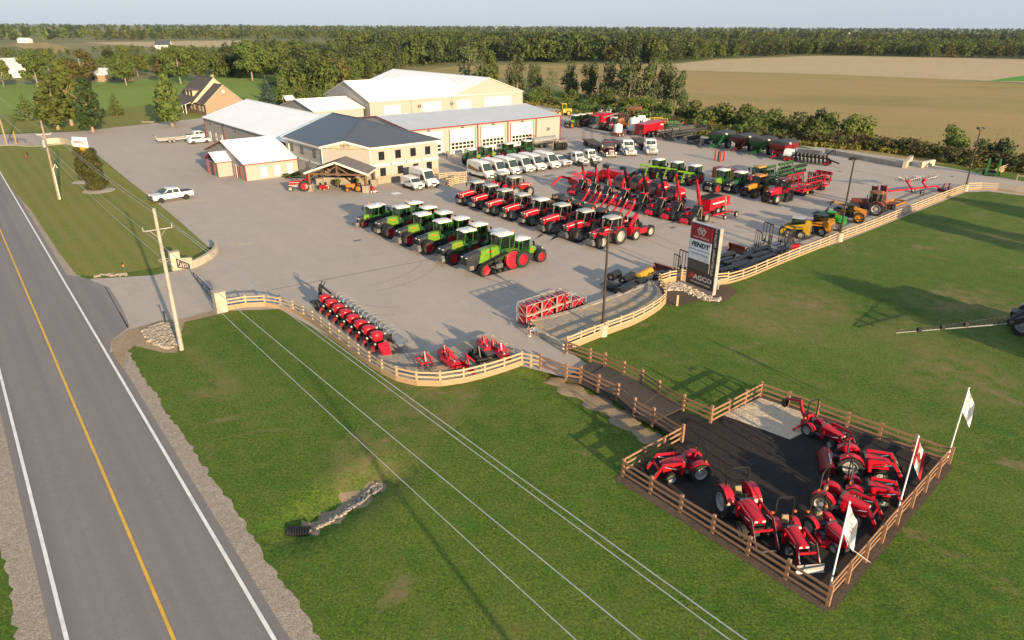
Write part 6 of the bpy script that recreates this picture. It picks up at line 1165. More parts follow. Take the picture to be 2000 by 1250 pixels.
# ------------------------------------------------------------------ compact open tractors
def compact(S, label, group='compact tractors in the mulch pen'):
 g = S.get; wb, Rr, Rw, fr, fw, tr, tf = S['wb'], S['R'], S['RW'], S['r'], S['rw'], S['tr'], S['tf']; o = thing('compact_tractor', label, 'tractor', group); xr, xf = -wb / 2, wb / 2
 hz, hw, hb = S['hz'], S['hw'], S['hb']; xc = xr + wb * .50; xn = xf + .42; k = 'red'
 m = MB(); m.b2(xr - .25, xc + .1, -.17, .17, Rr * .55, Rr * 1.15, 'chassis'); m.b2(xc, xf + .35, -.15, .15, fr * .8, hb + .05, 'chassis'); m.cyl((xr, -tr, Rr), (xr, tr, Rr), .09, 'chassis', 8); m.bar((xf, -tf, fr), (xf, tf, fr), .12, .12, 'chassis'); m.ob('chassis', o)
 q = lambda x, t: ringyz(x, hw * (1 - .13 * t), hb, hz - .10 * t - .06 * t * t, .10, .86, 0)
 m = MB(); m.loft([q(xc + (xn - xc) * t, t) for t in (0, .35, .7, .92, 1)], k)
 for s in (-1, 1):
  for a, b in zip((.05, .4), (.4, .86)): m.bar((xc + (xn - xc) * a, s * hw * (1 - .13 * a) * 1.01, hz - .10 * a - .15), (xc + (xn - xc) * b, s * hw * (1 - .13 * b) * 1.01, hz - .10 * b - .17), .012, .035, 'trim_white')
 m.ob('bonnet', o, sm=50)
 m = MB(); m.b2(xn - .01, xn + .025, -hw * .62, hw * .62, hb, hz - .38, 'black'); m.b2(xc - .12, xc + .0, -hw * 1.02, hw * 1.02, hb + .1, hz + .03, 'dark_grey'); m.ob('grille', o)
 for s in (-1, 1): m = MB(); m.box((xn - .02, s * hw * .55, hz - .28), (.09, .17, .08), 'lamp', (0, .3, 0)); m.ob('headlight', o)
 m = MB(); m.b2(xr + .25, xc - .02, -tr + Rw * .2, tr - Rw * .2, Rr * .92, Rr * .92 + .035, 'dark_grey'); m.b2(xr - .2, xr + .45, -.30, .30, Rr * 1.0, Rr * 1.32, k); m.ob('floor', o)
 m = MB(); zs = Rr * 1.42; m.box((xr + .18, 0, zs), (.44, .46, .12), 'seat', (0, -.08, 0)); m.box((xr - .08, 0, zs + .27), (.12, .42, .46), g('seatk', 'seat'), (0, -.22, 0), ty=.8); m.ob('seat', o)
 m = MB(); m.tube([(xc - .06, 0, hz - .15), (xc - .22, 0, hz + .12)], .03, 'black', 5); m.lathe((xc - .24, 0, hz + .14), (-.5, 0, .86), [(.165, -.012), (.18, 0), (.165, .012), (.15, 0), (.165, -.012)], 'black', 14); m.bar((xc - .24, -.16, hz + .14), (xc - .24, .16, hz + .14), .02, .02, 'black'); m.ob('steering_wheel', o)
 zr = S.get('rops', 2.25); m = MB(); y = S.get('ropsw', .46); m.tube([(xr - .26, -y, Rr), (xr - .28, -y, zr - .15), (xr - .28, -y + .12, zr), (xr - .28, y - .12, zr), (xr - .28, y, zr - .15), (xr - .26, y, Rr)], .042, 'black', 6); m.ob('roll_bar', o)
 for s in (-1, 1):
  m = MB(); m.box((xr - .26, s * (y + .14), Rr * 1.0 + .75), (.08, .12, .09), 'beacon'); m.bar((xr - .27, s * y, Rr + .75), (xr - .26, s * (y + .14), Rr + .75), .03, .03, 'black'); m.ob('indicator_lamp', o)
  wheel(o, (xr, s * tr, Rr), Rr, Rw, 'rim_white', 16, s); wheel(o, (xf, s * tf, fr), fr, fw, 'rim_white', 14, s)
  mudguard(o, (xr, Rr), Rr * 1.10, s * (tr - Rw * .62), s * (tr + Rw * .40), 25, 142, k, .04, lip=1)
 if g('loader') is not None:
  lb = g('loader'); loader(o, xc + .18, hz - .02, hw + .20, 1.6, k, S.get('ltip', (xf + 1.25, .42)), lb or None, S.get('knee', (xf + .55, hz - .02)), (.075, .14), bk=S.get('bk', 'black'))
 if g('deck'):
  m = MB(); m.prz([(-.75, -.3), (-.55, .5), (.2, .62), (.55, .3), (.55, -.3), (.2, -.5)], .16, .34, k)
  m.v = [(a * 1.0 + .1, b_ * 1.75, c) for a, b_, c in m.v]; m.cyl((.1, .45, .34), (.1, .45, .45), .14, 'black', 10); m.cyl((.1, -.45, .34), (.1, -.45, .45), .14, 'black', 10); m.ob('mower_deck', o)
 if g('tiller'):
  m = MB(); m.prism([(xr - .75, .25), (xr - .75, .55), (xr - .95, .78), (xr - 1.25, .78), (xr - 1.55, .35), (xr - 1.55, .25)], -1.05, 1.05, 'deep_red'); m.b2(xr - 1.0, xr - .9, -.3, .3, .75, .95, 'red')
  m.cyl((xr - 1.05, -.85, .86), (xr - 1.05, .2, .86), .07, 'steel', 8); m.cyl((xr - 1.05, .2, .86), (xr - 1.05, .6, .86), .09, 'red', 8); m.cyl((xr - 1.1, -1.0, .22), (xr - 1.1, 1.0, .22), .2, 'dark_grey', 10); m.bar((xr - .3, 0, .8), (xr - .95, 0, .85), .3, .2, 'chassis'); m.ob('tiller', o)
 if g('hoe'):
  pts = [(xr - .55, .65), (xr - 1.25, 1.75), (xr - 1.95, 1.55), (xr - 2.45, 1.2)]
  m = MB(); m.box((xr - .5, 0, .62), (.35, .8, .35), k); m.bar((pts[0][0], 0, pts[0][1]), ((pts[0][0] + pts[1][0]) / 2 - .12, 0, 1.22), .13, .2, k); m.bar(((pts[0][0] + pts[1][0]) / 2 - .12, 0, 1.2), (pts[1][0], 0, pts[1][1]), .12, .18, k)
  m.ob('backhoe_boom', o); m = MB(); m.bar((pts[1][0] + .12, 0, pts[1][1] + .04), (pts[2][0], 0, pts[2][1]), .11, .17, k); m.bar((pts[2][0], 0, pts[2][1]), (pts[3][0] + .25, 0, pts[3][1] + .2), .09, .12, k); m.cyl((pts[1][0] + .1, 0, pts[1][1] + .2), (pts[2][0], 0, pts[2][1] + .16), .045, 'black', 6); m.ob('dipper_arm', o)
  m = MB(); x, z = pts[3]; pf = [(x + .28, z + .2), (x + .1, z + .25), (x - .06, z - .08), (x + .06, z - .3), (x + .22, z - .34)]
  for p, q_ in zip(pf, pf[1:]): m.loft([[(p[0], -.18, p[1]), (p[0] + .025, -.18, p[1]), (q_[0] + .025, -.18, q_[1]), (q_[0], -.18, q_[1])], [(p[0], .18, p[1]), (p[0] + .025, .18, p[1]), (q_[0] + .025, .18, q_[1]), (q_[0], .18, q_[1])]], 'black')
  for s in (-1, 1): m.prism(pf, s * .18 - .015, s * .18 + .015, 'black')
  m.ob('digging_bucket', o)
  for s in (-1, 1): m = MB(); m.bar((xr - .5, s * .3, .55), (xr - .75, s * .95, .14), .1, .12, k); m.box((xr - .76, s * .98, .06), (.34, .3, .07), 'black'); m.ob('stabiliser', o)
  m = MB(); m.box((xr - .32, 0, 1.05), (.1, .5, .35), k, (0, -.3, 0)); m.bar((xr - .36, -.2, 1.1), (xr - .42, -.2, 1.4), .02, .02, 'black'); m.bar((xr - .36, .2, 1.1), (xr - .42, .2, 1.4), .02, .02, 'black'); m.ob('control_stand', o)
 return o
SC = dict(wb=1.55, R=.46, RW=.30, r=.29, rw=.20, tr=.52, tf=.50, hz=1.12, hw=.30, hb=.55, rops=2.1)
MC = dict(wb=1.68, R=.60, RW=.38, r=.37, rw=.24, tr=.62, tf=.58, hz=1.30, hw=.34, hb=.62, rops=2.3, ropsw=.52)
LC = dict(wb=2.0, R=.80, RW=.46, r=.42, rw=.28, tr=.78, tf=.66, hz=1.58, hw=.38, hb=.78, rops=2.65, ropsw=.62)
def cput(o, S, px, head, key): xs, y = key; return put(o, px, head, (xs * S['wb'] / 2, y))
S = dict(MC, loader=(1.5, .5, 0), ltip=(1.95, .30)); cput(compact(S, 'red compact tractor with loader in the left corner of the mulch pen'), S, (1312, 948), 190, (1, .72))
S = dict(LC, loader=(), ltip=(2.45, .28), seatk='tan_seat'); cput(compact(S, 'largest red compact tractor in the pen, loader arms bare and tan seat'), S, (1441, 1052), 279, (1, -.80))
S = dict(SC, loader=(1.35, .5, 0), ltip=(1.95, .22), seatk='tan_seat', bk='sign_silver'); cput(compact(S, 'small red compact tractor with tan seat and grey bucket facing the near fence'), S, (1534, 1086), 276, (1, -.60))
S = dict(SC, deck=1, seatk='tan_seat', wb=1.6); cput(compact(S, 'small red tractor with a red mower deck between its wheels'), S, (1624, 1082), 292, (1, -.6))
S = dict(MC, loader=(1.5, .6, 0), ltip=(1.95, .32), seatk='tan_seat'); cput(compact(S, 'red compact tractor with a black bucket behind the white flag'), S, (1664, 1030), 318, (1, -.70))
S = dict(SC, loader=(1.3, .5, 0), ltip=(1.75, .25)); cput(compact(S, 'small red compact tractor between the tiller tractor and the flag of red and white'), S, (1724, 993), 340, (1, -.6))
S = dict(MC, R=.68, loader=(1.5, .55, 0), ltip=(2.0, .28), tiller=1); cput(compact(S, 'red compact tractor with a wide dark red tiller behind it'), S, (1718, 943), 343, (1, -.7))
S = dict(SC, wb=1.65, R=.42, hoe=1, loader=(1.4, .5, 0), ltip=(1.85, .32), rops=2.3); cput(compact(S, 'red compact tractor with a backhoe reaching over the sand'), S, (1617, 876), 300, (1, -.6))
# ------------------------------------------------------------------ telehandlers
def telehandler(S, label, group):
 g = S.get; o = thing('telehandler', label, 'telehandler', group); k = S['k']; r = S.get('r', .62); wb = S.get('wb', 2.7); w_ = 1.0; xf, xr = wb / 2, -wb / 2
 m = MB(); m.b2(xr - .5, xf + .45, -.55, .55, .55, 1.0, S.get('ck', 'chassis')); m.b2(xr - .75, xr + .6, -.95, -.2, .75, 1.55, k); m.b2(xr - .7, xr + .1, -.95, .95, .65, 1.25, k); m.loft([[(xf + .3, -.55, .35), (xf + .3, .55, .35), (xf + .3, .55, .95), (xf + .3, -.55, .95)], [(xf + .95, -.62, .28), (xf + .95, .62, .28), (xf + .95, .62, .5), (xf + .95, -.62, .5)]], k); m.ob('body', o)
 m = MB(); m.b2(xr + .65, xf - .35, -1.05, -.45, .7, 1.35, k); m.b2(xr + .7, xf - .4, -1.06, -.5, 1.36, 1.4, 'black'); m.ob('engine_cover', o)
 for x in (xf, xr):
  for s in (-1, 1): wheel(o, (x, s * w_, r), r, .42, S.get('rim', 'rim_grey'), 16, s); mudguard(o, (x, r), r * 1.12, s * .78, s * 1.2, 30, 150, 'black' if x > 0 else k, .03)
 x0, x1, z1 = -.55, .75, 2.25; m = MB(); B = [(x0, .12, .95), (x1, .12, .95), (x1, .98, .95), (x0, .98, .95)]; T = [(x0 + .05, .14, z1), (x1 - .45, .14, z1), (x1 - .45, .95, z1), (x0 + .05, .95, z1)]
 gm = MB(); fm = MB()
 for i in range(4):
  j = (i + 1) % 4; gm.quad([B[i], B[j], T[j], T[i]], 'cab_glass'); fm.bar(B[i], T[i], .08, .08, 'black'); fm.bar(T[i], T[j], .08, .08, 'black')
 if S.get('door', 1): fm.bar((x0 + .25, 1.0, .8), (x0 + .3, 1.0, 1.9), .05, .07, 'tan_paint'); fm.tube([(x0 + .3, 1.0, 1.9), (x0 + .5, 1.0, 2.2), (x1 - .6, 1.0, 2.2), (x1 - .05, 1.0, 1.2), (x1 - .0, 1.0, .8)], .045, 'tan_paint', 5)
 gm.ob('cab_window', o, sm=0); fm.ob('cab_frame', o)
 m = MB(); m.b2(x0 - .02, x1 - .38, .08, 1.0, z1, z1 + .1, S.get('roofk', 'black')); m.ob('cab_roof', o); m = MB(); m.box((x0 + .4, .55, 1.15), (.42, .44, .12), 'seat'); m.box((x0 + .18, .55, 1.45), (.1, .42, .55), 'seat'); m.ob('seat', o)
 a = R(S['ang']); L = S.get('L', 3.6); p = Vector((xr - .15, -.15, 1.55)); d = Vector((math.cos(a), 0, math.sin(a))); m = MB(); m.bar(p, p + d * L * .62, .30, .36, S.get('bk', k)); m.ob('boom', o); m = MB(); m.bar(p + d * L * .55, p + d * L, .22, .27, S.get('bk2', k)); nn = Vector((-d.z, 0, d.x)); m.bar(p + d * L + nn * .1, p + d * (L + .35) - nn * .35, .18, .2, 'black'); m.ob('boom_extension', o)
 m = MB(); e = p + d * (L + .3) - nn * .35; m.box(e, (.14, 1.1, .5), 'black', (0, -a * .3, 0)); m.bar(e + Vector((0, -.4, .2)), e + Vector((.4, -.4, .1)), .07, .07, 'black'); m.bar(e + Vector((0, .4, .2)), e + Vector((.4, .4, .1)), .07, .07, 'black'); m.ob('carriage', o)
 m = MB(); m.cyl(p + Vector((.8, 0, -.5)), p + d * 1.6 - nn * .2, .07, 'chrome', 8); m.ob('hydraulic_ram', o)
 if g('bucket'):
  m = MB(); x = xf + 1.3; m.prism([(x - .35, .12), (x - .4, .95), (x - .3, .98), (x + .0, .55), (x + .45, .1)], -1.05, 1.05, 'sign_dark'); m.ob('bucket', o)
 return o
TG = 'telehandlers with raised booms'
TS = dict(k='red', ang=66, L=3.3)
for l_, px, S in (('small red telehandler with raised boom at the left end of the row', (1133, 384), dict(TS, r=.5, wb=2.2, ang=74, L=3.1)), ('small red telehandler with a navy bucket, second from the left', (1158, 391), dict(TS, r=.52, wb=2.3, ang=76, L=3.2, bucket=1)), ('red telehandler with a navy bucket, third from the left', (1182, 397), dict(TS, r=.52, wb=2.3, ang=76, L=3.4, bucket=1)),
      ('red telehandler with a slim black and red boom, fourth from the left', (1214, 404), dict(TS, ang=72, bk='black', bk2='black', L=3.6, roofk='red')), ('red telehandler with a black upper boom, fifth from the left', (1250, 413), dict(TS, ang=72, bk='black', bk2='black', L=3.7, roofk='red')), ('red telehandler with a tall black boom, sixth from the left', (1286, 424), dict(TS, ang=70, bk='black', bk2='black', L=4.6, roofk='red')),
      ('red telehandler with the tallest red boom, second from the sign', (1318, 432), dict(TS, ang=68, L=5.0, r=.66)), ('red telehandler with a beige cab door, nearest the sign', (1356, 441), dict(TS, ang=70, L=4.6, r=.66))):
 put(telehandler(S, l_, TG), px, HF, (S.get('wb', 2.7) / 2, 1.2))
S = dict(k='red', ang=52, L=2.9, rim='rim_white', r=.68, roofk='red', door=0, bk='red', bk2='black'); t = telehandler(S, 'red telescopic wheel loader with pale wheels at the end of the red rows', 'loaders in the yard'); t.name = 'wheel_loader'; put(t, (1243, 470), 40, (-1.35, -1.2))
S = dict(k='amber', ang=12, L=3.6, rim='amber', r=.72, door=0, roofk='black', bk='amber', bk2='amber', bucket=0, ck='black'); t = telehandler(S, 'yellow and black telehandler with a black bucket by the fence', 'loaders in the yard'); put(t, (1675, 437), 152, (-1.35, 1.2)) 
m = MB(); m.prism([(2.6, .1), (2.55, 1.25), (2.7, 1.3), (3.1, .7), (3.75, .1)], -1.2, 1.2, 'black'); m.ob('bucket', t)
S = dict(k='bright_green', ang=6, L=2.9, rim='rim_grey', r=.6, wb=2.2, door=0, roofk='bright_green', bk='bright_green', bk2='bright_green'); t = telehandler(S, 'bright green telehandler with a green cab between the yellow machines', 'loaders in the yard'); put(t, (1633, 452), 148, (-1.1, 1.2))
def skid(k, label, px, head, cabk='black'):
 o = thing('skid_steer', label, 'skid steer', 'loaders in the yard'); m = MB(); m.b2(-1.15, 1.0, -.5, .5, .3, .95, 'chassis'); m.loft([[(-1.3, -.8, .5), (-1.3, .8, .5), (-1.3, .8, 1.3), (-1.3, -.8, 1.3)], [(-.7, -.8, .45), (-.7, .8, .45), (-.7, .8, 1.45), (-.7, -.8, 1.45)]], k); m.b2(-1.34, -1.3, -.55, .55, .65, 1.2, 'dark_grey'); m.ob('body', o)
 for s in (-1, 1):
  m = MB(); m.prism([(-1.2, 1.0), (-1.2, 1.5), (-.9, 1.62), (1.0, 1.15), (1.45, .65), (1.45, .4), (1.2, .4), (.85, .9), (-.7, 1.05)], s * .8 - .09, s * .8 + .09, k); m.b2(-.7, .6, s * .8 - .1, s * .8 + .1, 1.16, 1.26, 'black'); m.ob('lift_arm', o)
  for x in (-.62, .62): wheel(o, (x, s * .82, .42), .42, .28, 'rim_white', 14, s)
 m = MB(); m.b2(-.65, .55, -.48, .48, 1.95, 2.03, cabk)
 for x in (-.62, .5):
  for y in (-.45, .45): m.bar((x, y, .95), (x * .95, y, 1.97), .08, .08, 'black')
 m.ob('cab_frame', o); m = MB()
 for y in (-.44, .44): m.quad([(-.6, y, 1.0), (.5, y, 1.0), (.48, y, 1.93), (-.58, y, 1.93)], 'cab_glass')
 m.quad([(.5, -.44, 1.0), (.5, .44, 1.0), (.48, .44, 1.93), (.48, -.44, 1.93)], 'cab_glass'); m.ob('cab_window', o, sm=0); m = MB(); m.box((-.15, 0, 1.0), (.45, .45, .12), 'seat'); m.box((-.38, 0, 1.3), (.1, .42, .5), 'seat'); m.ob('seat', o)
 m = MB(); m.box((1.5, 0, .5), (.12, 1.3, .55), 'black'); m.ob('quick_hitch', o); put(o, px, head, (-.75, 1.15)); o.scale = (1.22,) * 3; return o
skid('yellow', 'bright yellow skid steer with grey roof nearest the black buckets', (1563, 468), 150, 'silver_plastic'); skid('amber', 'amber skid steer between the bright yellow one and the green telehandler', (1603, 462), 140); skid('amber', 'yellow skid steer with raised arms behind the red tractors', (1072, 412), 40)
# old grey tractor with a square cab, flail mower and yellow frame by the fence
S = dict(RS, hood='old_red', roof='rust', frame='grey', low='grey', fender='old_red', rim='rim_white', tee=0, stripe=None, weightk='rust'); t = tractor(S, 'weathered old tractor with a boxy grey cab by the fence', 'mixed tractors in the right hand row'); q = G(1690, 416); put(t, (q.x, q.y, 0), 142, (0, 0), ground_px=False)
# ------------------------------------------------------------------ road vehicles
def carbody(m, prof, w_, k, tuck=.86, zt=None, belt=1.0):
 """side profile (x,z) drawn across, narrowed above the belt line"""
 n = len(prof); f = lambda z: w_ if z <= belt else w_ * (1 - (1 - tuck) * min(1, (z - belt) / max(.1, (zt or 2) - belt)))
 e = .09; secs = []
 for s, c in ((-1, 1), (-1, 0), (1, 0), (1, 1)):
  cx, cz = sum(p[0] for p in prof) / n, sum(p[1] for p in prof) / n; q = .965 if c else 1
  secs.append([(cx + (x - cx) * (q if c else 1), s * (f(z) if c else f(z) - e), cz + (z - cz) * (q if c else 1)) for x, z in prof])
 m.loft(secs, k)
def arches(par, xs, r, w_, rim, wd=.24):
 for x in xs:
  for s in (-1, 1):
   m = MB(); m.cyl((x, s * (w_ - .22), r), (x, s * (w_ + .012), r), r * 1.16, 'black', 18); m.ob('wheel_arch', par); wheel(par, (x, s * (w_ - wd / 2 + .03), r), r, wd, rim, 10, s)
def van(label, group, L=6.0, h=2.75, w_=1.02, low=False, graphic=None):
 o = thing('delivery_van', label, 'van', group); hl = L / 2; wb0, wb1 = -hl + 1.15, hl - 1.0; k = 'white_paint'
 prof = [(-hl, .42), (-hl, h - .25), (-hl + .2, h), (hl - 2.15, h), (hl - 1.75, h - .18), (hl - .95, 1.35), (hl - .2, 1.08), (hl, .75), (hl, .42)] if not low else [(-hl, .42), (-hl, h - .2), (-hl + .2, h), (hl - 1.9, h), (hl - 1.6, h - .08), (hl - .85, 1.2), (hl - .15, .98), (hl, .72), (hl, .42)]
 m = MB(); carbody(m, prof, w_, k, .88, h, 1.15); m.ob('body', o, sm=30)
 a, b = (hl - 1.7, h - .25), (hl - 1.0, 1.42)
 if low: a, b = (hl - 1.55, h - .14), (hl - .92, 1.24)
 m = MB(); dz = .018; m.quad([(a[0] + dz, -w_ * .78, a[1]), (a[0] + dz, w_ * .78, a[1]), (b[0] + dz, w_ * .9, b[1]), (b[0] + dz, -w_ * .9, b[1])][::-1], 'van_glass'); m.v = [(x + .03, y, z + .02) for x, y, z in m.v]; m.ob('windscreen', o, sm=0)
 for s in (-1, 1):
  m = MB(); f = lambda z: s * (w_ * (1 - .12 * max(0, (z - 1.15) / (h - 1.15))) + .004); x0 = hl - 2.45; q = [(x0, 1.25), (hl - 1.2, 1.25), (a[0] - .1, min(h - .55, 2.05)), (x0, min(h - .55, 2.05))]; m.quad([(x, f(z), z) for x, z in q], 'van_glass'); m.ob('side_window', o, sm=0)
  m = MB(); m.box((hl - 1.35, s * (w_ + .16), 1.42), (.12, .2, .3), 'black'); m.ob('mirror', o)
  m = MB(); m.b2(-hl + .2, hl - .3, s * w_ - .015, s * w_ + .015, .38, .55, 'black'); m.ob('sill_trim', o)
  m = MB(); m.box((hl - .1, s * w_ * .78, .98), (.16, .3, .16), 'lamp'); m.ob('headlight', o); m = MB(); m.box((-hl - .0, s * w_ * .86, 1.3), (.04, .12, .45), 'lens_red'); m.ob('tail_light', o)
  if graphic:
   m = MB(); q = [(-hl + .5, 1.35), (hl - 2.6, 1.1), (hl - 2.6, 1.5), (-hl + .6, 2.05)]; m.quad([(x, f(z) + s * .004, z) for x, z in q], graphic); m.ob('side_graphic', o, sm=0)
 m = MB(); m.b2(hl - .02, hl + .05, -w_ * .95, w_ * .95, .35, .62, 'dark_grey'); m.b2(hl - .06, hl + .03, -w_ * .5, w_ * .5, .7, .92, 'black'); m.box((hl + .06, 0, .5), (.02, .5, .13), 'lamp'); m.ob('front_bumper', o)
 arches(o, (wb0, wb1), .35, w_, 'rim_grey'); o['_f'] = 1; del o['_f']; return o
VG = 'white vans in the yard'; L_ = 6.0
v1 = van('white van with a brown side graphic, first in the row', VG, graphic='graphic_brown'); hv = 310
put(v1, (945, 351.5), hv, (2.0, -1.02)); v2 = van('white van second in the row with plain sides', VG)
put(v2, (971, 347.5), hv, (2.0, -1.02))
for l_, px in (('white van third in the row beside the plain one', (996, 343.5)), ('white van in the middle of the row', (1022, 339)), ('white van third from the pickup end of the row', (1045, 335.5))): put(dup(v2, l_), px, hv, (2.0, -1.02))
v6 = van('white van with a blue side graphic next to the white pickup', VG, graphic='graphic_blue'); put(v6, (1073, 331.5), hv, (2.0, -1.02))
vo = van('tall white van with lettering parked by the office wall', VG, graphic=None); put(vo, (831, 368), hv, (2.0, -1.02))
m = MB()
for s in (-1, 1): write(m, "DEY'S EQUIPMENT", .36, 'grey', (-1.0, s * 1.0, 1.75), (-1 if s > 0 else 1, 0, 0), (0, 0, 1)); write(m, "DEY'S", .5, 'ink_red', (-1.2, s * 1.0, 1.25), (-1 if s > 0 else 1, 0, 0), (0, 0, 1))
m.ob('side_lettering', vo, sm=0)
vs = van('small low white van beside the tall lettered one', VG, 4.4, 1.85, .9, True); put(vs, (804.5, 372.5), hv, (1.2, -.9))
def pickup(label, group=None, L=5.8, flat=None, name='pickup_truck', cat='pickup'):
 o = thing(name, label, cat, group); hl = L / 2; w_ = 1.0; k = 'white_paint'; h = 1.9
 m = MB(); carbody(m, [(-hl, .55), (-hl, 1.18), (-hl + .05, 1.22), (hl - 1.45, 1.22), (hl - .15, 1.12), (hl, .95), (hl, .5)], w_, k, 1); m.ob('body', o, sm=30)
 m = MB(); x0, x1 = -hl + 1.85, hl - 1.4; carbody(m, [(x0, 1.18), (x0 + .15, h - .06), (x0 + .3, h), (x1 - 1.0, h), (x1 - .85, h - .05), (x1, 1.18)], w_, k, .84, h, 1.2); m.ob('cab', o, sm=30)
 m = MB(); m.quad([(x1 - .03, -w_ * .88, 1.25), (x1 - .03, w_ * .88, 1.25), (x1 - .80, w_ * .76, h - .08), (x1 - .80, -w_ * .76, h - .08)], 'van_glass'); m.v = [(x + .04, y, z + .03) for x, y, z in m.v]; m.ob('windscreen', o, sm=0)
 for s in (-1, 1):
  f = lambda z: s * (w_ * (1 - .16 * max(0, (z - 1.2) / (h - 1.2))) + .006)
  for q in ([(x0 + .2, 1.28), (x0 + 1.05, 1.28), (x0 + 1.05, h - .12), (x0 + .33, h - .12)], [(x0 + 1.15, 1.28), (x1 - .2, 1.28), (x1 - .9, h - .12), (x0 + 1.15, h - .12)]): m = MB(); m.quad([(x, f(z), z) for x, z in q], 'van_glass'); m.ob('side_window', o, sm=0)
  m = MB(); m.box((x1 - .25, s * (w_ + .13), 1.36), (.1, .2, .2), 'black'); m.ob('mirror', o); m = MB(); m.box((hl - .05, s * w_ * .8, 1.0), (.14, .28, .16), 'lamp'); m.ob('headlight', o); m = MB(); m.box((-hl + .0, s * w_ * .93, 1.0), (.05, .12, .3), 'lens_red'); m.ob('tail_light', o)
 m = MB(); m.b2(-hl + .12, -hl + 1.75, -w_ * .84, w_ * .84, 1.222, 1.24, 'black'); m.ob('cargo_bed', o); m = MB(); m.b2(hl - .02, hl + .06, -w_ * .96, w_ * .96, .45, .66, 'dark_grey'); m.b2(hl - .04, hl + .03, -w_ * .6, w_ * .6, .75, 1.02, 'black'); m.ob('front_bumper', o)
 arches(o, (-hl + 1.2, hl - 1.0), .4, w_, 'rim_grey'); return o
t = pickup('white pickup truck alone in the parking rows'); put(t, (316, 397.5), 225, (1.9, 1.0))
pv = dup(t, 'white pickup truck hitched to the flatbed trailer'); q = G(388, 272); put(pv, (q.x, q.y, 0), 42, ground_px=False)
pz = dup(t, 'white pickup truck at the end of the van row', VG); put(pz, (1095, 327), hv, (1.9, -1.0))
def suv(label, px, head):
 o = thing('family_car', label, 'car'); w_, h = .95, 1.65; m = MB(); carbody(m, [(-2.3, .45), (-2.3, 1.0), (-2.15, 1.1), (1.1, 1.05), (2.15, .9), (2.3, .7), (2.3, .4)], w_, 'white_paint', 1); m.ob('body', o, sm=30); m = MB(); carbody(m, [(-2.2, 1.0), (-1.8, h - .05), (-1.5, h), (0, h), (.2, h - .05), (1.1, 1.03)], w_, 'white_paint', .8, h, 1.0); m.ob('roof', o, sm=30)
 for s in (-1, 1):
  f = lambda z: s * (w_ * (1 - .2 * max(0, (z - 1.0) / (h - 1.0))) + .006); m = MB(); m.quad([(x, f(z), z) for x, z in [(-1.85, 1.1), (.75, 1.1), (.15, h - .15), (-1.6, h - .15)]], 'van_glass'); m.ob('side_window', o, sm=0); m = MB(); m.box((2.2, s * .7, .85), (.12, .3, .12), 'lamp'); m.ob('headlight', o)
 m = MB(); m.quad([(1.1, -.82, 1.1), (1.1, .82, 1.1), (.28, .72, h - .06), (.28, -.72, h - .06)], 'van_glass'); m.v = [(x + .03, y, z + .03) for x, y, z in m.v]; m.ob('windscreen', o, sm=0); arches(o, (-1.4, 1.4), .36, w_, 'rim_grey'); put(o, px, head, (-1.4, -.95)); return o
suv('white family car with dark windows in front of the trailer pickup', (378.5, 282), 38)
o = thing('flatbed_trailer', 'pale flatbed trailer with twin axles behind the white pickup', 'trailer'); m = MB(); m.b2(-3.2, 2.6, -1.1, 1.1, .55, .68, 'off_white'); m.b2(-3.2, 2.6, -1.12, -1.06, .68, .85, 'off_white'); m.b2(-3.2, 2.6, 1.06, 1.12, .68, .85, 'off_white'); m.bar((2.6, 0, .55), (4.0, 0, .55), .2, .14, 'off_white'); m.ob('deck', o); m = MB(); m.bar((-3.2, -1.0, .7), (-3.6, -1.0, 1.7), .1, .1, 'off_white'); m.bar((-3.2, 1.0, .7), (-3.6, 1.0, 1.7), .1, .1, 'off_white'); m.bar((-3.6, -1, 1.7), (-3.6, 1, 1.7), .1, .1, 'off_white'); m.ob('ramp', o)
for x in (-.9, .0):
 for s in (-1, 1): wheel(o, (x, s * 1.2, .36), .36, .22, 'rim_grey', 10, s); mudguard(o, (x, .36), .45, s * 1.08, s * 1.34, 20, 160, 'off_white', .03)
put(o, (340, 280), 38, (0, 0)); q = G(338, 277); o.location = (q.x, q.y, 0)
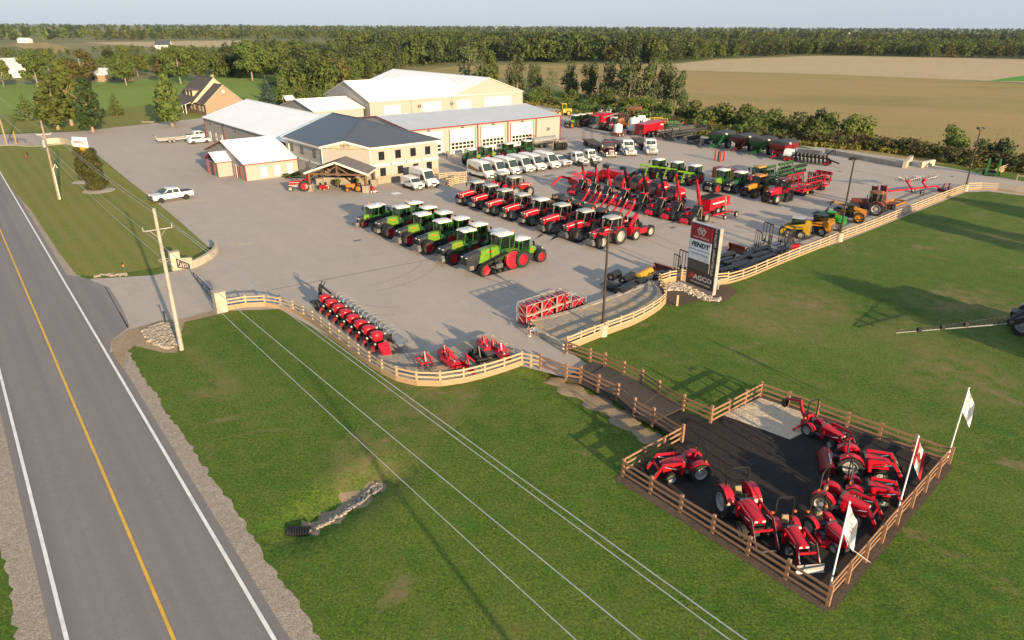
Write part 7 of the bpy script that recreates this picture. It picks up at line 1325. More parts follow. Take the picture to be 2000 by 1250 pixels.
def lorry(label, kind, px, head, col='white_paint', trailer=0, group='trucks parked by the vans'):
 """conventional cab truck: bonnet forward, cab, frame and an optional flat trailer"""
 o = thing('flatbed_truck' if kind == 'medium' else 'semi_truck', label, 'truck', group); s_ = 1.0 if kind == 'semi' else .85; w_ = 1.1 * s_; m = MB()
 m.b2(-6.2 * s_, 2.6 * s_, -.42, .42, .65, .9, 'chassis'); m.ob('frame', o)
 m = MB(); bw = .62 * s_ if kind == 'semi' else .8 * s_; m.loft([[(.9 * s_, -bw, .8), (.9 * s_, bw, .8), (.9 * s_, bw, 1.85 * s_), (.9 * s_, -bw, 1.85 * s_)], [(2.75 * s_, -bw * .9, .75), (2.75 * s_, bw * .9, .75), (2.75 * s_, bw * .9, 1.6 * s_), (2.75 * s_, -bw * .9, 1.6 * s_)]], col); m.ob('bonnet', o)
 for q in (-1, 1): mudguard(o, (1.9 * s_, .52), .62, q * .6 * s_, q * 1.15 * s_, 15, 165, col, .05)
 m = MB(); carbody(m, [(-1.0 * s_, .85), (-1.0 * s_, 2.75 * s_), (-.8 * s_, 2.9 * s_), (.45 * s_, 2.85 * s_), (.6 * s_, 2.7 * s_), (.95 * s_, 1.85 * s_), (.95 * s_, .85)], w_, col, .95, 2.9 * s_, 1.8); m.ob('cab', o, sm=30)
 m = MB(); m.quad([(.97 * s_, -w_ * .86, 1.9 * s_), (.97 * s_, w_ * .86, 1.9 * s_), (.66 * s_, w_ * .84, 2.62 * s_), (.66 * s_, -w_ * .84, 2.62 * s_)], 'van_glass'); m.v = [(x + .03, y, z + .01) for x, y, z in m.v]; m.b2(.80 * s_, .87 * s_, -.03, .03, 1.9 * s_, 2.6 * s_, col); m.ob('windscreen', o, sm=0)
 for q in (-1, 1):
  m = MB(); m.quad([(x * s_, q * (w_ * .985 + .006), z * s_) for x, z in ((-.3, 1.9), (.75, 1.9), (.5, 2.55), (-.3, 2.55))], 'van_glass'); m.ob('side_window', o, sm=0); m = MB(); m.box((.9 * s_, q * (w_ + .25), 2.1 * s_), (.1, .22, .5), 'chrome'); m.bar((.8 * s_, q * w_, 2.2 * s_), (.9 * s_, q * (w_ + .25), 2.2 * s_), .03, .03, 'chrome'); m.ob('mirror', o); m = MB(); m.box((2.72 * s_, q * .92 * s_, 1.0), (.14, .3, .22), 'lamp'); m.ob('headlight', o)
  if kind == 'semi': m = MB(); m.cyl((-1.15, q * .95, .9), (-1.15, q * .95, 3.5), .09, 'chrome', 8); m.ob('exhaust_stack', o); m = MB(); m.cyl((-.9, q * .85, .75), (.5, q * .85, .75), .3, 'chrome', 12); m.ob('fuel_tank', o)
 m = MB(); m.b2(2.76 * s_, 2.84 * s_, -bw * .75, bw * .75, .85, 1.55 * s_, 'chrome'); m.b2(2.84 * s_, 2.86 * s_, -bw * .62, bw * .62, .95, 1.45 * s_, 'grey'); m.b2(2.7 * s_, 2.95 * s_, -w_, w_, .42, .72, 'chrome'); m.ob('grille', o)
 for x in ((1.9, -3.6, -4.9) if kind == 'semi' else (1.9, -3.4)):
  for q in (-1, 1): wheel(o, (x * s_, q * w_ * .88, .5), .5, .30 if x > 0 else .55, 'chrome' if kind == 'semi' else 'rim_white', 10, q)
 if kind == 'medium': m = MB(); m.b2(-6.3 * s_, -1.15 * s_, -1.15, 1.15, .95, 1.12, 'tarp'); m.b2(-1.3 * s_, -1.15 * s_, -1.1, 1.1, 1.1, 2.2, 'tarp'); m.ob('flat_bed', o)
 if trailer:
  tl = MB(); tl.b2(-trailer - 3.5, -3.0, -1.25, 1.25, 1.05, 1.25, 'deck'); tl.b2(-4.6, -2.9, -1.2, 1.2, 1.25, 1.45, 'deck'); tl.bar((-trailer - 3.5, -1.0, 1.1), (-3.2, -1.0, 1.0), .2, .3, 'chassis'); tl.bar((-trailer - 3.5, 1.0, 1.1), (-3.2, 1.0, 1.0), .2, .3, 'chassis'); tr = tl.ob('trailer_deck', o)
  for x in (-trailer - 1.2, -trailer - 2.4):
   for q in (-1, 1): wheel(o, (x, q * .95, .48), .48, .5, 'rim_grey', 10, q)
  tl = MB()
  for q in (-1, 1):
   for i in range(4): tl.bar((-trailer - 3.4, q * .9 - .3 + i * .2, 1.2), (-trailer - 3.9, q * .9 - .3 + i * .2, 2.6), .05, .08, 'deck')
   tl.bar((-trailer - 3.9, q * .9 - .35, 2.6), (-trailer - 3.9, q * .9 + .35, 2.6), .08, .08, 'deck')
  tl.ob('ramp', o)
 put(o, px, head, (2.8 * s_, 0)); return o
lorry('white flatbed truck next to the white pickup', 'medium', (1143, 326), 305); lorry('second white flatbed truck, beside the maroon semi truck', 'medium', (1167, 321), 305)
lorry('maroon semi truck with a long step deck trailer', 'semi', (1194, 309), 280, 'maroon', 11); lorry('white semi truck with a round grille, between the maroon and the other white one', 'semi', (1233, 306), 280, trailer=9); lorry('white semi truck with twin stacks, rightmost of the three', 'semi', (1274, 304), 272, trailer=10)
# ------------------------------------------------------------------ implements
IG = 'farm implements in the yard'
def impl(name, label, cat, px, head, group=IG, loc=(0, 0), z=0.0):
 o = thing(name, label, cat, group); q = G(px[0], px[1]); o.location = (q.x, q.y, z); o.rotation_euler = (0, 0, R(head)); return o
# eight-row seeder by the curved fence
a, b = G(636, 607), G(752, 694); d = (b - a).normalized(); hd = math.degrees(math.atan2(d.y, d.x)); Ls = (b - a).length
sd_ = thing('row_seeder', 'eight row seeder with bright red hoppers and steel hoops along the curved fence', 'seeder', None, a, R(hd))
m = MB(); m.b2(-1.2, Ls + .2, -.1, .1, .75, .95, 'black'); m.b2(-1.2, Ls + .1, .75, .95, .8, 1.0, 'chassis'); m.bar((-1.6, .2, .6), (-.9, .2, .6), 2.0, .15, 'black'); m.bar((-1.4, .1, .6), (-1.3, .3, 2.1), .25, .25, 'black'); m.bar((-1.3, .3, 2.1), (-1.9, .3, 1.4), .16, .16, 'black'); m.bar((-1.3, .3, 2.0), (-.5, .9, 1.3), .14, .14, 'black'); m.tube([(-1.3, .3, 2.0), (-1.5, .5, 2.35), (-1.2, .7, 2.3), (-1.1, .4, 1.9)], .05, 'black', 5); m.ob('frame', sd_)
for i in range(8):
 x = Ls * (i + .35) / 8; m = MB()
 ring = lambda sx, sy, z, n=12: [(x + sx * math.copysign(abs(math.cos(2 * math.pi * k / n)) ** .6, math.cos(2 * math.pi * k / n)), -.15 + sy * math.copysign(abs(math.sin(2 * math.pi * k / n)) ** .6, math.sin(2 * math.pi * k / n)), z) for k in range(n)]
 m.loft([ring(.26, .28, 1.0), ring(.44, .46, 1.2), ring(.46, .48, 1.5), ring(.42, .44, 1.66), ring(.26, .28, 1.76)], 'red'); m.b2(x - .3, x + .1, -.64, -.62, 1.34, 1.42, 'trim_white'); m.ob('hopper', sd_, sm=40)
 m = MB(); m.b2(x - .28, x + .28, -.45, .3, .35, 1.0, 'black'); m.b2(x - .12, x + .12, -.75, -.4, .18, .62, 'deep_red'); m.sphere((x + .3, -.45, .85), .1, 'trim_white', 8, 5); m.box((x, .55, 1.25), (.5, .4, .4), 'black'); m.cyl((x, .55, 1.45), (x, .55, 1.6), .16, 'grey', 10); m.box((x + .15, .5, 1.4), (.18, .18, .2), 'trim_white'); m.cyl((x, -.6, .25), (x + .08, -.6, .25), .25, 'dark_grey', 12); m.box((x, 1.0, .9), (.3, .5, .5), 'black'); m.ob('row_unit', sd_)
for i in range(15):
 x = Ls * (i + .4) / 15 + .1; m = MB(); m.tube([(x, .95, .75), (x, .97, 1.45), (x, 1.1, 1.55), (x, 1.85, 1.5), (x, 1.95, 1.4), (x, 1.95, .85)], .013, 'galv', 5); m.ob('steel_hoop', sd_)
m = MB(); m.b2(.1, Ls + .5, 1.0, 1.95, .72, .76, 'galv'); m.bar((.1, 1.95, .85), (Ls + .5, 1.95, .85), .05, .05, 'galv'); m.ob('walkway', sd_)
m = MB(); m.loft([[(Ls - .1, -.5, .4), (Ls - .1, .4, .4), (Ls - .1, .4, 1.1), (Ls - .1, -.5, 1.1)], [(Ls + .8, -.55, .3), (Ls + .8, .2, .3), (Ls + .8, .2, .5), (Ls + .8, -.55, .5)]], 'red'); m.ob('end_guard', sd_)
wheel(sd_, (Ls + .75, .35, .3), .3, .2, 'rim_white', 8, 1); wheel(sd_, (-.5, -.5, .45), .45, .3, 'dark_grey', 10, -1)
# shipping crates
a, b = G(1028, 640), G(1152, 596); d = (b - a).normalized(); ca = math.atan2(d.y, d.x); CL = (b - a).length / 4.35; cm = None
CN = ['topmost crate of red parts at the left end of the crate stack', 'middle crate of the upper layer of the crate stack', 'upper crate at the right end of the top layer', 'bottom crate at the left end of the stack by the seated person', 'second bottom crate from the left in the stack', 'third bottom crate from the left in the stack', 'single-height crate at the right end of the crate stack']
def crate(label):
 o = thing('shipping_crate', label, 'crate', 'white framed crates of red parts'); L, W, Hh = CL * .96, 1.25, .98; m = MB(); e = .05
 for z in (e / 2, Hh - e / 2):
  for y in (0, W): m.bar((0, y, z), (L, y, z), e, e, 'off_white')
  for x in (0, L / 2, L): m.bar((x, 0, z), (x, W, z), e, e, 'off_white')
 for x in (0, L / 2, L):
  for y in (0, W): m.bar((x, y, 0), (x, y, Hh), e, e, 'off_white')
 for y in (-.01, W + .01): m.bar((0, y, .05), (L / 2, y, Hh - .05), e * .7, e * .7, 'off_white'); m.bar((L / 2, y, Hh - .05), (L, y, .05), e * .7, e * .7, 'off_white')
 m.bar((-.01, 0, .05), (-.01, W, Hh - .05), e * .7, e * .7, 'off_white'); m.ob('frame', o, sm=0); m = MB(); r = random.Random(3)
 for i in range(7): x = L * (i + .6) / 7.4; m.box((x, W * r.uniform(.35, .65), .42), (L * .11, W * .75, .66), 'red', (0, r.uniform(-.1, .1), 0)); m.box((x + .1, W * .5, .3), (.08, W * .8, .3), 'black')
 m.b2(.05, L - .05, .05, W - .05, .06, .1, 'wood_board'); m.ob('packed_parts', o); return o
c0 = crate(CN[0]); cs = [c0] + [dup(c0, l) for l in CN[1:]]
for c_, (i, zz) in zip(cs, ((0, 1), (1, 1), (2, 1), (0, 0), (1, 0), (2, 0), (3.08, 0))): c_.location = a + d * (i * CL) + Vector((0, 0, .035 + zz * .99)); c_.rotation_euler = (0, 0, ca)
# seated person on the stone edge
sx_, k_ = G(1042, 655), None
pe = thing('person', 'person in dark top and pale shorts sitting bent forward on the stone edging', 'person', None, G(1043, 655), R(205))
def skin_body(nodes, edges, mat, name, par, sub=2):
 me = bpy.data.meshes.new(name); me.from_pydata([n[:3] for n in nodes], edges, []); o = bpy.data.objects.new(name, me); COL.objects.link(o); o.modifiers.new('s', 'SKIN'); o.modifiers.new('u', 'SUBSURF').levels = sub; o.modifiers['u'].render_levels = sub
 for i, n in enumerate(nodes): v = me.skin_vertices[0].data[i]; v.radius = (n[3], n[3] if len(n) < 5 else n[4]); v.use_root = i == 0
 dg = bpy.context.evaluated_depsgraph_get(); dg.update(); m2 = bpy.data.meshes.new_from_object(o.evaluated_get(dg)); bpy.data.objects.remove(o); m2.name = name; m2.materials.clear(); m2.materials.append(M[mat]); m2.polygons.foreach_set('use_smooth', [True] * len(m2.polygons)); q = bpy.data.objects.new(name, m2); COL.objects.link(q); q.parent = par; return q
hip = (0, 0, .58); nd = [(0, 0, .58, .14, .12), (.10, 0, .80, .13, .16), (.24, 0, 1.0, .12, .17), (.32, 0, 1.12, .06), (.40, 0, 1.20, .065), (.45, 0, 1.27, .09), (.47, 0, 1.34, .075)]
ed = [(i, i + 1) for i in range(6)]
for s in (-1, 1):
 n = len(nd); nd += [(.24, s * .19, 1.04, .065), (.36, s * .24, .84, .05), (.52, s * .12, .72, .038), (.58, s * .07, .70, .035)]; ed += [(2, n), (n, n + 1), (n + 1, n + 2), (n + 2, n + 3)]
 for j in range(5): q = len(nd); nd += [(.62 + .012 * j, s * (.03 + .018 * j), .695 - .004 * j, .012), (.655 + .01 * j, s * (.03 + .015 * j), .675, .010)]; ed += [(n + 3, q), (q, q + 1)]
 n = len(nd); nd += [(.04, s * .11, .56, .095), (.44, s * .13, .58, .07), (.40, s * .13, .30, .055), (.38, s * .13, .08, .042), (.50, s * .14, .04, .04)]; ed += [(0, n), (n, n + 1), (n + 1, n + 2), (n + 2, n + 3), (n + 3, n + 4)]
bo = skin_body(nd, ed, 'skin', 'body', pe, 1)
sh = skin_body([(.0, 0, .62, .155, .14), (.10, 0, .82, .15, .18), (.24, 0, 1.0, .14, .19), (.29, 0, 1.07, .09)] + [(.24, .2, 1.04, .085), (.32, .25, .9, .07), (.24, -.2, 1.04, .085), (.32, -.25, .9, .07)], [(0, 1), (1, 2), (2, 3), (2, 4), (4, 5), (2, 6), (6, 7)], 'cloth_black', 'shirt', pe, 1)
st_ = skin_body([(0, 0, .58, .165, .15), (.02, .10, .57, .125), (.36, .13, .585, .095), (.02, -.10, .57, .125), (.36, -.13, .585, .095)], [(0, 1), (1, 2), (0, 3), (3, 4)], 'denim', 'shorts', pe, 1)
m = MB(); m.sphere((.445, 0, 1.32), .115, 'hair', 12, 8, 1.0); m.box((.36, 0, 1.26), (.12, .18, .16), 'hair'); m.ob('hair', pe)
m = MB(); 
for s in (-1, 1): m.sphere((.535, s * .035, 1.305), .014, 'cloth_black', 6, 4)
m.box((.555, 0, 1.28), (.03, .025, .04), 'skin'); m.box((.54, 0, 1.245), (.015, .05, .012), 'old_red'); m.ob('face', pe)
for s in (-1, 1): m = MB(); m.box((.46, s * .135, .05), (.28, .1, .1), 'trim_white', tx=.8, ty=.8); m.ob('shoe', pe)
m = MB(); m.box((0, 0, .30), (.42, .30, .35), 'cloth_black', ty=.8); m.tube([(-.1, -.1, .45), (0, 0, .6), (.1, .1, .45)], .02, 'cloth_black', 5); tag(m.ob('bag', None, tuple(G(1040, 646, .25))), 'dark bag set on the stone edging beside the seated person', 'bag')
# rollers and attachments in front of the dealer sign
def drum(k, label, px, L, r, head, z=0.0):
 o = thing('roller_drum', label, 'roller', 'roller drums by the gravel pad'); m = MB(); m.cyl((-L / 2, 0, r), (L / 2, 0, r), r, k, 20)
 if k == 'yellow':
  for i in range(6):
   for j in range(10): t = 2 * math.pi * (j + i % 2 * .5) / 10; x = -L / 2 + L * (i + .5) / 6; m.box((x, r * math.cos(t) * 1.02, r + r * math.sin(t) * 1.02), (.09, .06, .06), 'amber')
 m.ob('drum', o)
 m = MB(); m.cyl((-L / 2 - .06, 0, r), (-L / 2 + .01, 0, r), r * .3, 'grey', 10); m.cyl((L / 2 - .01, 0, r), (L / 2 + .06, 0, r), r * .3, 'grey', 10); m.ob('hub', o)
 q = G(*px); o.location = (q.x, q.y, z); o.rotation_euler = (0, 0, R(head)); return o
for a_ in (('black', 'black roller drum on top of the pile nearest the lamp post', (1199, 556), 1.5, .45, 52, .55), ('black', 'black roller drum beside the yellow drum', (1224, 558), 2.0, .45, 52, .35), ('yellow', 'yellow spiked roller drum among the black ones', (1257, 549), 2.6, .42, 52, .35), ('black', 'longest black roller drum in front, nearest the stone edging', (1221, 574), 2.6, .5, 52, 0), ('black', 'black roller drum behind the stone edging, right of the longest one', (1250, 560), 1.6, .45, 52, 0), ('black', 'black roller drum at the front left corner of the roller pile', (1196, 569), 1.4, .42, 142, 0)): drum(*a_)
o = thing('drawbar_frame', 'black drawbar frame lying across the roller drums', 'roller frame', IG, G(1195, 565), R(-35)); m = MB(); m.bar((-.8, 0, .75), (2.6, 0, .75), .14, .14, 'dark_grey'); m.bar((-.4, -.6, .7), (-.4, .6, .7), .14, .14, 'black'); m.bar((-1.4, .2, .15), (-.4, 0, .7), .1, .1, 'black'); m.ob('frame', o)
def bucket(label, px, head, L=2.1, k='black', z=0.0, tilt=0.0, h=.62, edge=True, grp='black loader buckets by the fence'):
 o = thing('loader_bucket', label, 'bucket', grp); m = MB(); pf = [(.0, .02), (-.42, .06), (-.55, .35), (-.45, h), (-.1, h + .04)]; t = .03
 for p, q in zip(pf, pf[1:]): m.loft([[(p[0], -L / 2, p[1]), (p[0] + t, -L / 2, p[1] + t), (q[0] + t, -L / 2, q[1] + t), (q[0], -L / 2, q[1])], [(p[0], L / 2, p[1]), (p[0] + t, L / 2, p[1] + t), (q[0] + t, L / 2, q[1] + t), (q[0], L / 2, q[1])]], k)
 for s in (-1, 1): m.prism(pf, s * L / 2 - .02, s * L / 2 + .02, k)
 m.ob('shell', o); m = MB(); m.box((.1, 0, .04), (.25, L, .04), k); m.ob('cutting_edge', o)
 for s in (-.3, .3): m = MB(); m.box((-.58, s, .4), (.08, .1, .5), 'black'); m.ob('bracket', o)
 q = G(*px); o.location = (q.x, q.y, z); o.rotation_euler = (tilt, 0, R(head)); return o
NW = ('first', 'second', 'third', 'fourth', 'fifth', 'sixth', 'seventh')
bk0 = bucket('black bucket lying at the left end of the near row behind the sign', (1398, 530), 128); BX = [((1416, 536), 'near row'), ((1432, 533), 'near row'), ((1449, 533), 'near row'), ((1440, 524), 'middle row'), ((1460, 522), 'middle row'), ((1474, 522), 'middle row'), ((1475, 510), 'back row'), ((1492, 505), 'back row'), ((1503, 503), 'back row'), ((1514, 500), 'back row'), ((1480, 497), 'back row'), ((1462, 503), 'back row'), ((1424, 522), 'middle row'), ((1408, 519), 'middle row'), ((1448, 512), 'middle row'), ((1490, 515), 'near row')]
cnt = {}
for px, rw_ in BX: cnt[rw_] = cnt.get(rw_, 0) + 1; b = dup(bk0, 'black bucket in the %s by the fence, %s counted from the sign' % (rw_, NW[cnt[rw_] - 1])); q = G(*px); b.location = (q.x, q.y, .0); b.rotation_euler = (random.uniform(-.06, .06), 0, R(128 + random.uniform(-6, 6))); b.scale = (random.uniform(1.25, 1.5),) * 3
bucket('worn brown bucket standing open behind the sign', (1436, 494), 215, 2.3, 'rust', .0, 0, .9); bucket('black bucket with a worn rusty lip in front of the sign', (1292, 532), 220, 2.4, 'rust', .0, 0, .7); bucket('long black bucket at the back beside the worn brown one', (1412, 508), 128, 3.0, 'black', 0, 0, .8)
bucket('black bucket between the yellow drum and the curved fence', (1282, 543), 140, 1.8); bucket('black bucket tucked behind the curved fence top', (1300, 540), 128, 1.6)
def forks(label, px, head, h=1.3, k='black', z=0):
 o = thing('pallet_fork', label, 'pallet fork', 'pallet fork frames'); m = MB()
 for z_ in (.35, h): m.bar((0, -.6, z_), (0, .6, z_), .06, .1, k)
 for y in (-.6, -.2, .2, .6): m.bar((0, y, .3), (0, y, h), .05, .05, k)
 m.ob('frame', o); m = MB()
 for y in (-.32, .32): m.bar((0, y, .1), (1.1, y, .08), .1, .05, k); m.bar((0, y, .08), (0, y, .6), .1, .06, k)
 m.ob('tine', o); q = G(*px); o.location = (q.x, q.y, z); o.rotation_euler = (0, 0, R(head)); return o
f0 = forks('black pallet fork standing upright left of the dealer sign', (1320, 534), 200, 2.0)
for l_, px, s_, hd_ in (('tall black pallet fork immediately left of the dealer sign', (1333, 531), 1.15, 210), ('black pallet fork behind the black buckets, leftmost', (1478, 487), 1.1, 190), ('black pallet fork behind the black buckets, with bars upright', (1496, 480), 1.35, 200), ('black pallet fork right of the black bucket rows', (1500, 492), 1.0, 170), ('black pallet fork near the yellow skid steer', (1528, 480), 1.1, 210), ('black pallet fork touching the red attachment', (1536, 490), 1.0, 190), ('black pallet fork directly in front of the yellow skid steer', (1546, 474), .95, 180)):
 b = dup(f0, l_); q = G(*px); b.location = (q.x, q.y, 0); b.rotation_euler = (0, 0, R(hd_)); b.scale = (s_,) * 3
o = impl('snow_blade', 'small red attachment with black arms leaning by the fence', 'attachment', (1553, 489), 120); m = MB(); m.prism([(0, .05), (-.12, .3), (0, .8), (.06, .8), (-.05, .3), (.06, .05)], -.7, .7, 'red'); m.ob('blade', o); m = MB(); m.bar((0, -.3, .3), (.7, -.2, .9), .08, .08, 'black'); m.bar((0, .3, .3), (.7, .2, .9), .08, .08, 'black'); m.ob('arm', o)
# implements on the gravel pad
PGp = 'small implements on the near gravel pad'; PZ = .42
def three_pt(o, k):
 m = MB(); m.bar((0, -.35, .35), (.0, 0, 1.25), .08, .1, k); m.bar((0, .35, .35), (0, 0, 1.25), .08, .1, k); m.bar((0, 0, 1.25), (-.7, 0, .45), .07, .08, k); m.ob('headstock', o)
def till(label, px, head):
 o = thing('rotary_tiller', label, 'tiller', PGp); m = MB(); m.prism([(-.5, .12), (-.62, .35), (-.4, .62), (.15, .62), (.35, .35), (.3, .2)], -.85, .85, 'red'); m.ob('hood', o); m = MB(); m.cyl((-.1, -.8, .2), (-.1, .8, .2), .19, 'dark_grey', 10); m.ob('rotor', o); m = MB(); m.box((.0, 0, .74), (.5, .4, .26), 'red'); m.cyl((.0, .2, .72), (.0, .8, .72), .07, 'galv', 8); m.ob('gearbox', o); three_pt(o, 'red'); q = G(*px, PZ); o.location = q; o.rotation_euler = (0, 0, R(head)); return o
till('red rotary tiller at the far corner of the near gravel pad', (944, 684), 205); t_ = till('red tiller in the middle of the near gravel pad', (868, 703), 205)
for l_, px, hd_ in (('red tiller right behind the pad fence with raised arms', (878, 715), 215), ('red tiller near the right end of the pad fence', (978, 699), 200)): b = dup(t_, l_); b.location = G(*px, PZ); b.rotation_euler = (0, 0, R(hd_))
o = thing('cultivator', 'red spring tine cultivator at the left of the near gravel pad', 'cultivator', PGp, G(830, 716, PZ), R(205)); m = MB()
for x in (-.4, .1, .5): m.bar((x, -1.0, .55), (x, 1.0, .55), .08, .08, 'red')
m.bar((-.4, -.5, .55), (.5, -.5, .55), .08, .08, 'red'); m.bar((-.4, .5, .55), (.5, .5, .55), .08, .08, 'red'); m.ob('frame', o); m = MB()
for x in (-.4, .1, .5):
 for i in range(5): y = -.9 + i * .45; m.tube([(x, y, .55), (x - .25, y, .4), (x - .1, y, .15), (x + .05, y, .03)], .025, 'dark_grey', 5)
m.ob('tine', o); three_pt(o, 'red')
o = thing('box_blade', 'black box blade in the middle of the near gravel pad', 'box blade', PGp, G(935, 705, PZ), R(205)); m = MB(); m.b2(-.45, -.4, -1.0, 1.0, .05, .6, 'black'); m.b2(.3, .35, -1.0, 1.0, .05, .55, 'black')
for s in (-1, 1): m.b2(-.55, .5, s * 1.0 - .03, s * 1.0 + .03, .03, .62, 'black')
m.ob('box', o); three_pt(o, 'black')
o = thing('rotary_cutter', 'dark flat rotary cutter near the far corner of the near gravel pad', 'mower', PGp, G(962, 690, PZ), R(205)); m = MB(); m.b2(-.8, .8, -.85, .85, .18, .36, 'dark_grey'); m.box((0, 0, .45), (.3, .3, .2), 'red'); m.ob('deck', o); three_pt(o, 'red')
o = thing('red_blade', 'low red blade lying directly behind the pad fence boards', 'blade', PGp, G(912, 722, PZ), R(215)); m = MB(); m.prism([(0, .03), (-.15, .25), (0, .5), (.05, .5), (-.08, .25), (.05, .03)], -1.1, 1.1, 'red'); m.ob('blade', o); three_pt(o, 'red')
# balers and mowers behind the telehandlers
def baler(label, px, head, sc_=1.0, black=False):
 o = thing('round_baler', label, 'baler', 'balers behind the telehandlers'); m = MB(); c = [(-1.4, .7), (-1.5, 1.5), (-1.1, 2.3), (-.3, 2.7), (.6, 2.6), (1.2, 2.0), (1.3, 1.2), (1.0, .7)]
 m.prism(c, -.75, .75, 'chassis' if black else 'black'); m.ob('bale_chamber', o)
 for s in (-1, 1): m = MB(); m.prism([(x * .97, z) for x, z in c], s * .78, s * .98, 'red'); m.b2(-.9, .9, s * .985 - .01, s * .985 + .01, 1.7, 1.85, 'trim_white'); m.ob('side_cover', o); wheel(o, (0, s * 1.2, .55), .55, .4, 'rim_white', 12, s)
 m = MB()
 for i in range(6): m.b2(-1.0 + i * .3, -.9 + i * .3, -.7, .7, 2.62 - abs(i - 2.5) * .09, 2.72 - abs(i - 2.5) * .09, 'dark_grey')
 m.b2(-1.58, -1.5, -.6, .6, .9, 1.9, 'dark_grey'); m.quad([(-1.60, -.18, 1.2), (-1.60, .18, 1.2), (-1.60, 0, 1.5)][::-1], 'ink_red'); m.ob('tailgate', o)
 m = MB(); m.bar((1.0, 0, .9), (2.9, 0, .6), .2, .2, 'red'); m.cyl((1.4, -.9, .35), (1.4, .9, .35), .25, 'dark_grey', 10); m.ob('drawbar', o); q = G(*px); o.location = q; o.rotation_euler = (0, 0, R(head)); o.scale = (sc_,) * 3; return o
bb = baler('red round baler with black tailgate, left one behind the telehandlers', (1248, 377), 40); 
for l_, px, s_ in (('red round baler with black tailgate, middle one behind the telehandlers', (1284, 387), 1.0), ('red round baler half hidden behind the tall black boom', (1318, 398), .95), ('dark baler behind the left telehandlers with a red warning triangle', (1216, 372), .9)): b = dup(bb, l_); b.location = G(*px); b.rotation_euler = (0, 0, R(42)); b.scale = (s_,) * 3
o = impl('forage_wagon', 'long red wagon baler with white stripe at the right end of the telehandler row', 'baler', (1392, 415), 42, 'balers behind the telehandlers'); m = MB(); m.loft([[(-2.6, -1.1, .8), (-2.6, 1.1, .8), (-2.6, 1.1, 2.3), (-2.6, -1.1, 2.3)], [(1.6, -1.1, .8), (1.6, 1.1, .8), (1.6, 1.1, 2.4), (1.6, -1.1, 2.4)], [(2.6, -.9, 1.0), (2.6, .9, 1.0), (2.6, .9, 2.0), (2.6, -.9, 2.0)]], 'red'); m.b2(-2.0, 1.4, -1.13, -1.1, 1.6, 1.8, 'trim_white'); m.ob('body', o)
m = MB(); m.b2(-2.7, 1.0, -.95, .95, 2.36, 2.46, 'dark_grey')
for i in range(7): m.b2(-2.6 + i * .5, -2.5 + i * .5, -.95, .95, 2.46, 2.56, 'black')
m.ob('top_slats', o)
for x in (-.8, .5):
 for s in (-1, 1): wheel(o, (x, s * 1.2, .55), .55, .4, 'rim_white', 12, s)
m = MB(); m.bar((2.4, 0, .9), (4.4, 0, .6), .2, .2, 'red'); m.ob('drawbar', o)
o = impl('square_baler', 'red square baler with a black chute behind the small telehandlers', 'baler', (1195, 358), 130, 'balers behind the telehandlers'); m = MB(); m.b2(-2.8, 1.6, -.8, .8, .9, 2.2, 'red'); m.loft([[(1.6, -.8, .9), (1.6, .8, .9), (1.6, .8, 2.2), (1.6, -.8, 2.2)], [(2.4, -.7, .8), (2.4, .7, .8), (2.4, .7, 1.6), (2.4, -.7, 1.6)]], 'red'); m.b2(-2.0, .5, -.83, -.8, 1.5, 1.65, 'trim_white'); m.ob('body', o); m = MB(); 
for y in (-.7, .7): m.bar((-2.8, y, 1.2), (-5.6, y, 2.8), .1, .4, 'black')
for i in range(9): m.bar((-2.9 - i * .3, -.7, 1.3 + i * .17), (-2.9 - i * .3, .7, 1.3 + i * .17), .06, .06, 'black')
m.tube([(-5.6, -.7, 2.9), (-5.9, -.4, 3.3), (-5.9, .4, 3.3), (-5.6, .7, 2.9)], .08, 'black', 6); m.ob('chute', o)
for s in (-1, 1): wheel(o, (0, s * 1.1, .6), .6, .45, 'rim_white', 12, s)
o = impl('mower_conditioner', 'red mower conditioner with a long angled arm left of the telehandlers', 'mower', (1120, 362), 205); m = MB(); m.b2(-2.2, .2, -1.6, 1.6, .3, 1.1, 'red'); m.b2(-2.0, .0, -1.7, 1.7, .15, .4, 'black'); m.ob('deck', o); m = MB(); m.bar((.3, 0, 1.1), (2.6, .3, 1.7), .3, .35, 'red'); m.bar((2.6, .3, 1.7), (4.2, .4, .5), .26, .3, 'red'); m.bar((-1.8, 0, 1.2), (.4, 0, 1.9), .2, .2, 'red'); m.bar((.4, 0, 1.9), (-2.2, .6, 2.1), .18, .18, 'red'); m.ob('arm', o)
for s in (-1, 1): wheel(o, (-1.6, s * 1.5, .45), .45, .3, 'rim_white', 10, s)
o = impl('mower_conditioner', 'red mower body behind the third telehandler boom', 'mower', (1168, 352), 130); m = MB(); m.b2(-2.0, 2.0, -.9, .9, .4, 1.4, 'red'); m.b2(-2.05, 2.05, -.95, .95, .2, .45, 'black'); m.ob('deck', o)
for s in (-1, 1): wheel(o, (0, s * 1.2, .5), .5, .35, 'rim_white', 10, s)
o = impl('rotary_rake', 'small folded red and black rake beyond the forage wagon', 'rake', (1412, 424), 40); m = MB(); m.bar((-2.5, 0, .6), (2.0, 0, .6), .15, .15, 'red'); m.bar((-1.0, -.8, .5), (-1.0, .8, .5), .12, .12, 'red'); m.bar((1.2, .5, .5), (1.2, .8, 2.6), .2, .12, 'tan_paint'); m.ob('frame', o); m = MB()
for i in range(10): t = 2 * math.pi * i / 10; m.bar((1.2, .0, .6), (1.2 + 1.1 * math.cos(t), 1.1 * math.sin(t), .55), .04, .04, 'black')
m.ob('tine_arm', o)
for s in (-1, 1): wheel(o, (-.9, s * .9, .33), .33, .22, 'rim_white', 8, s)
wheel(o, (1.6, -1.0, .4), .4, .3, 'rim_white', 8, -1)
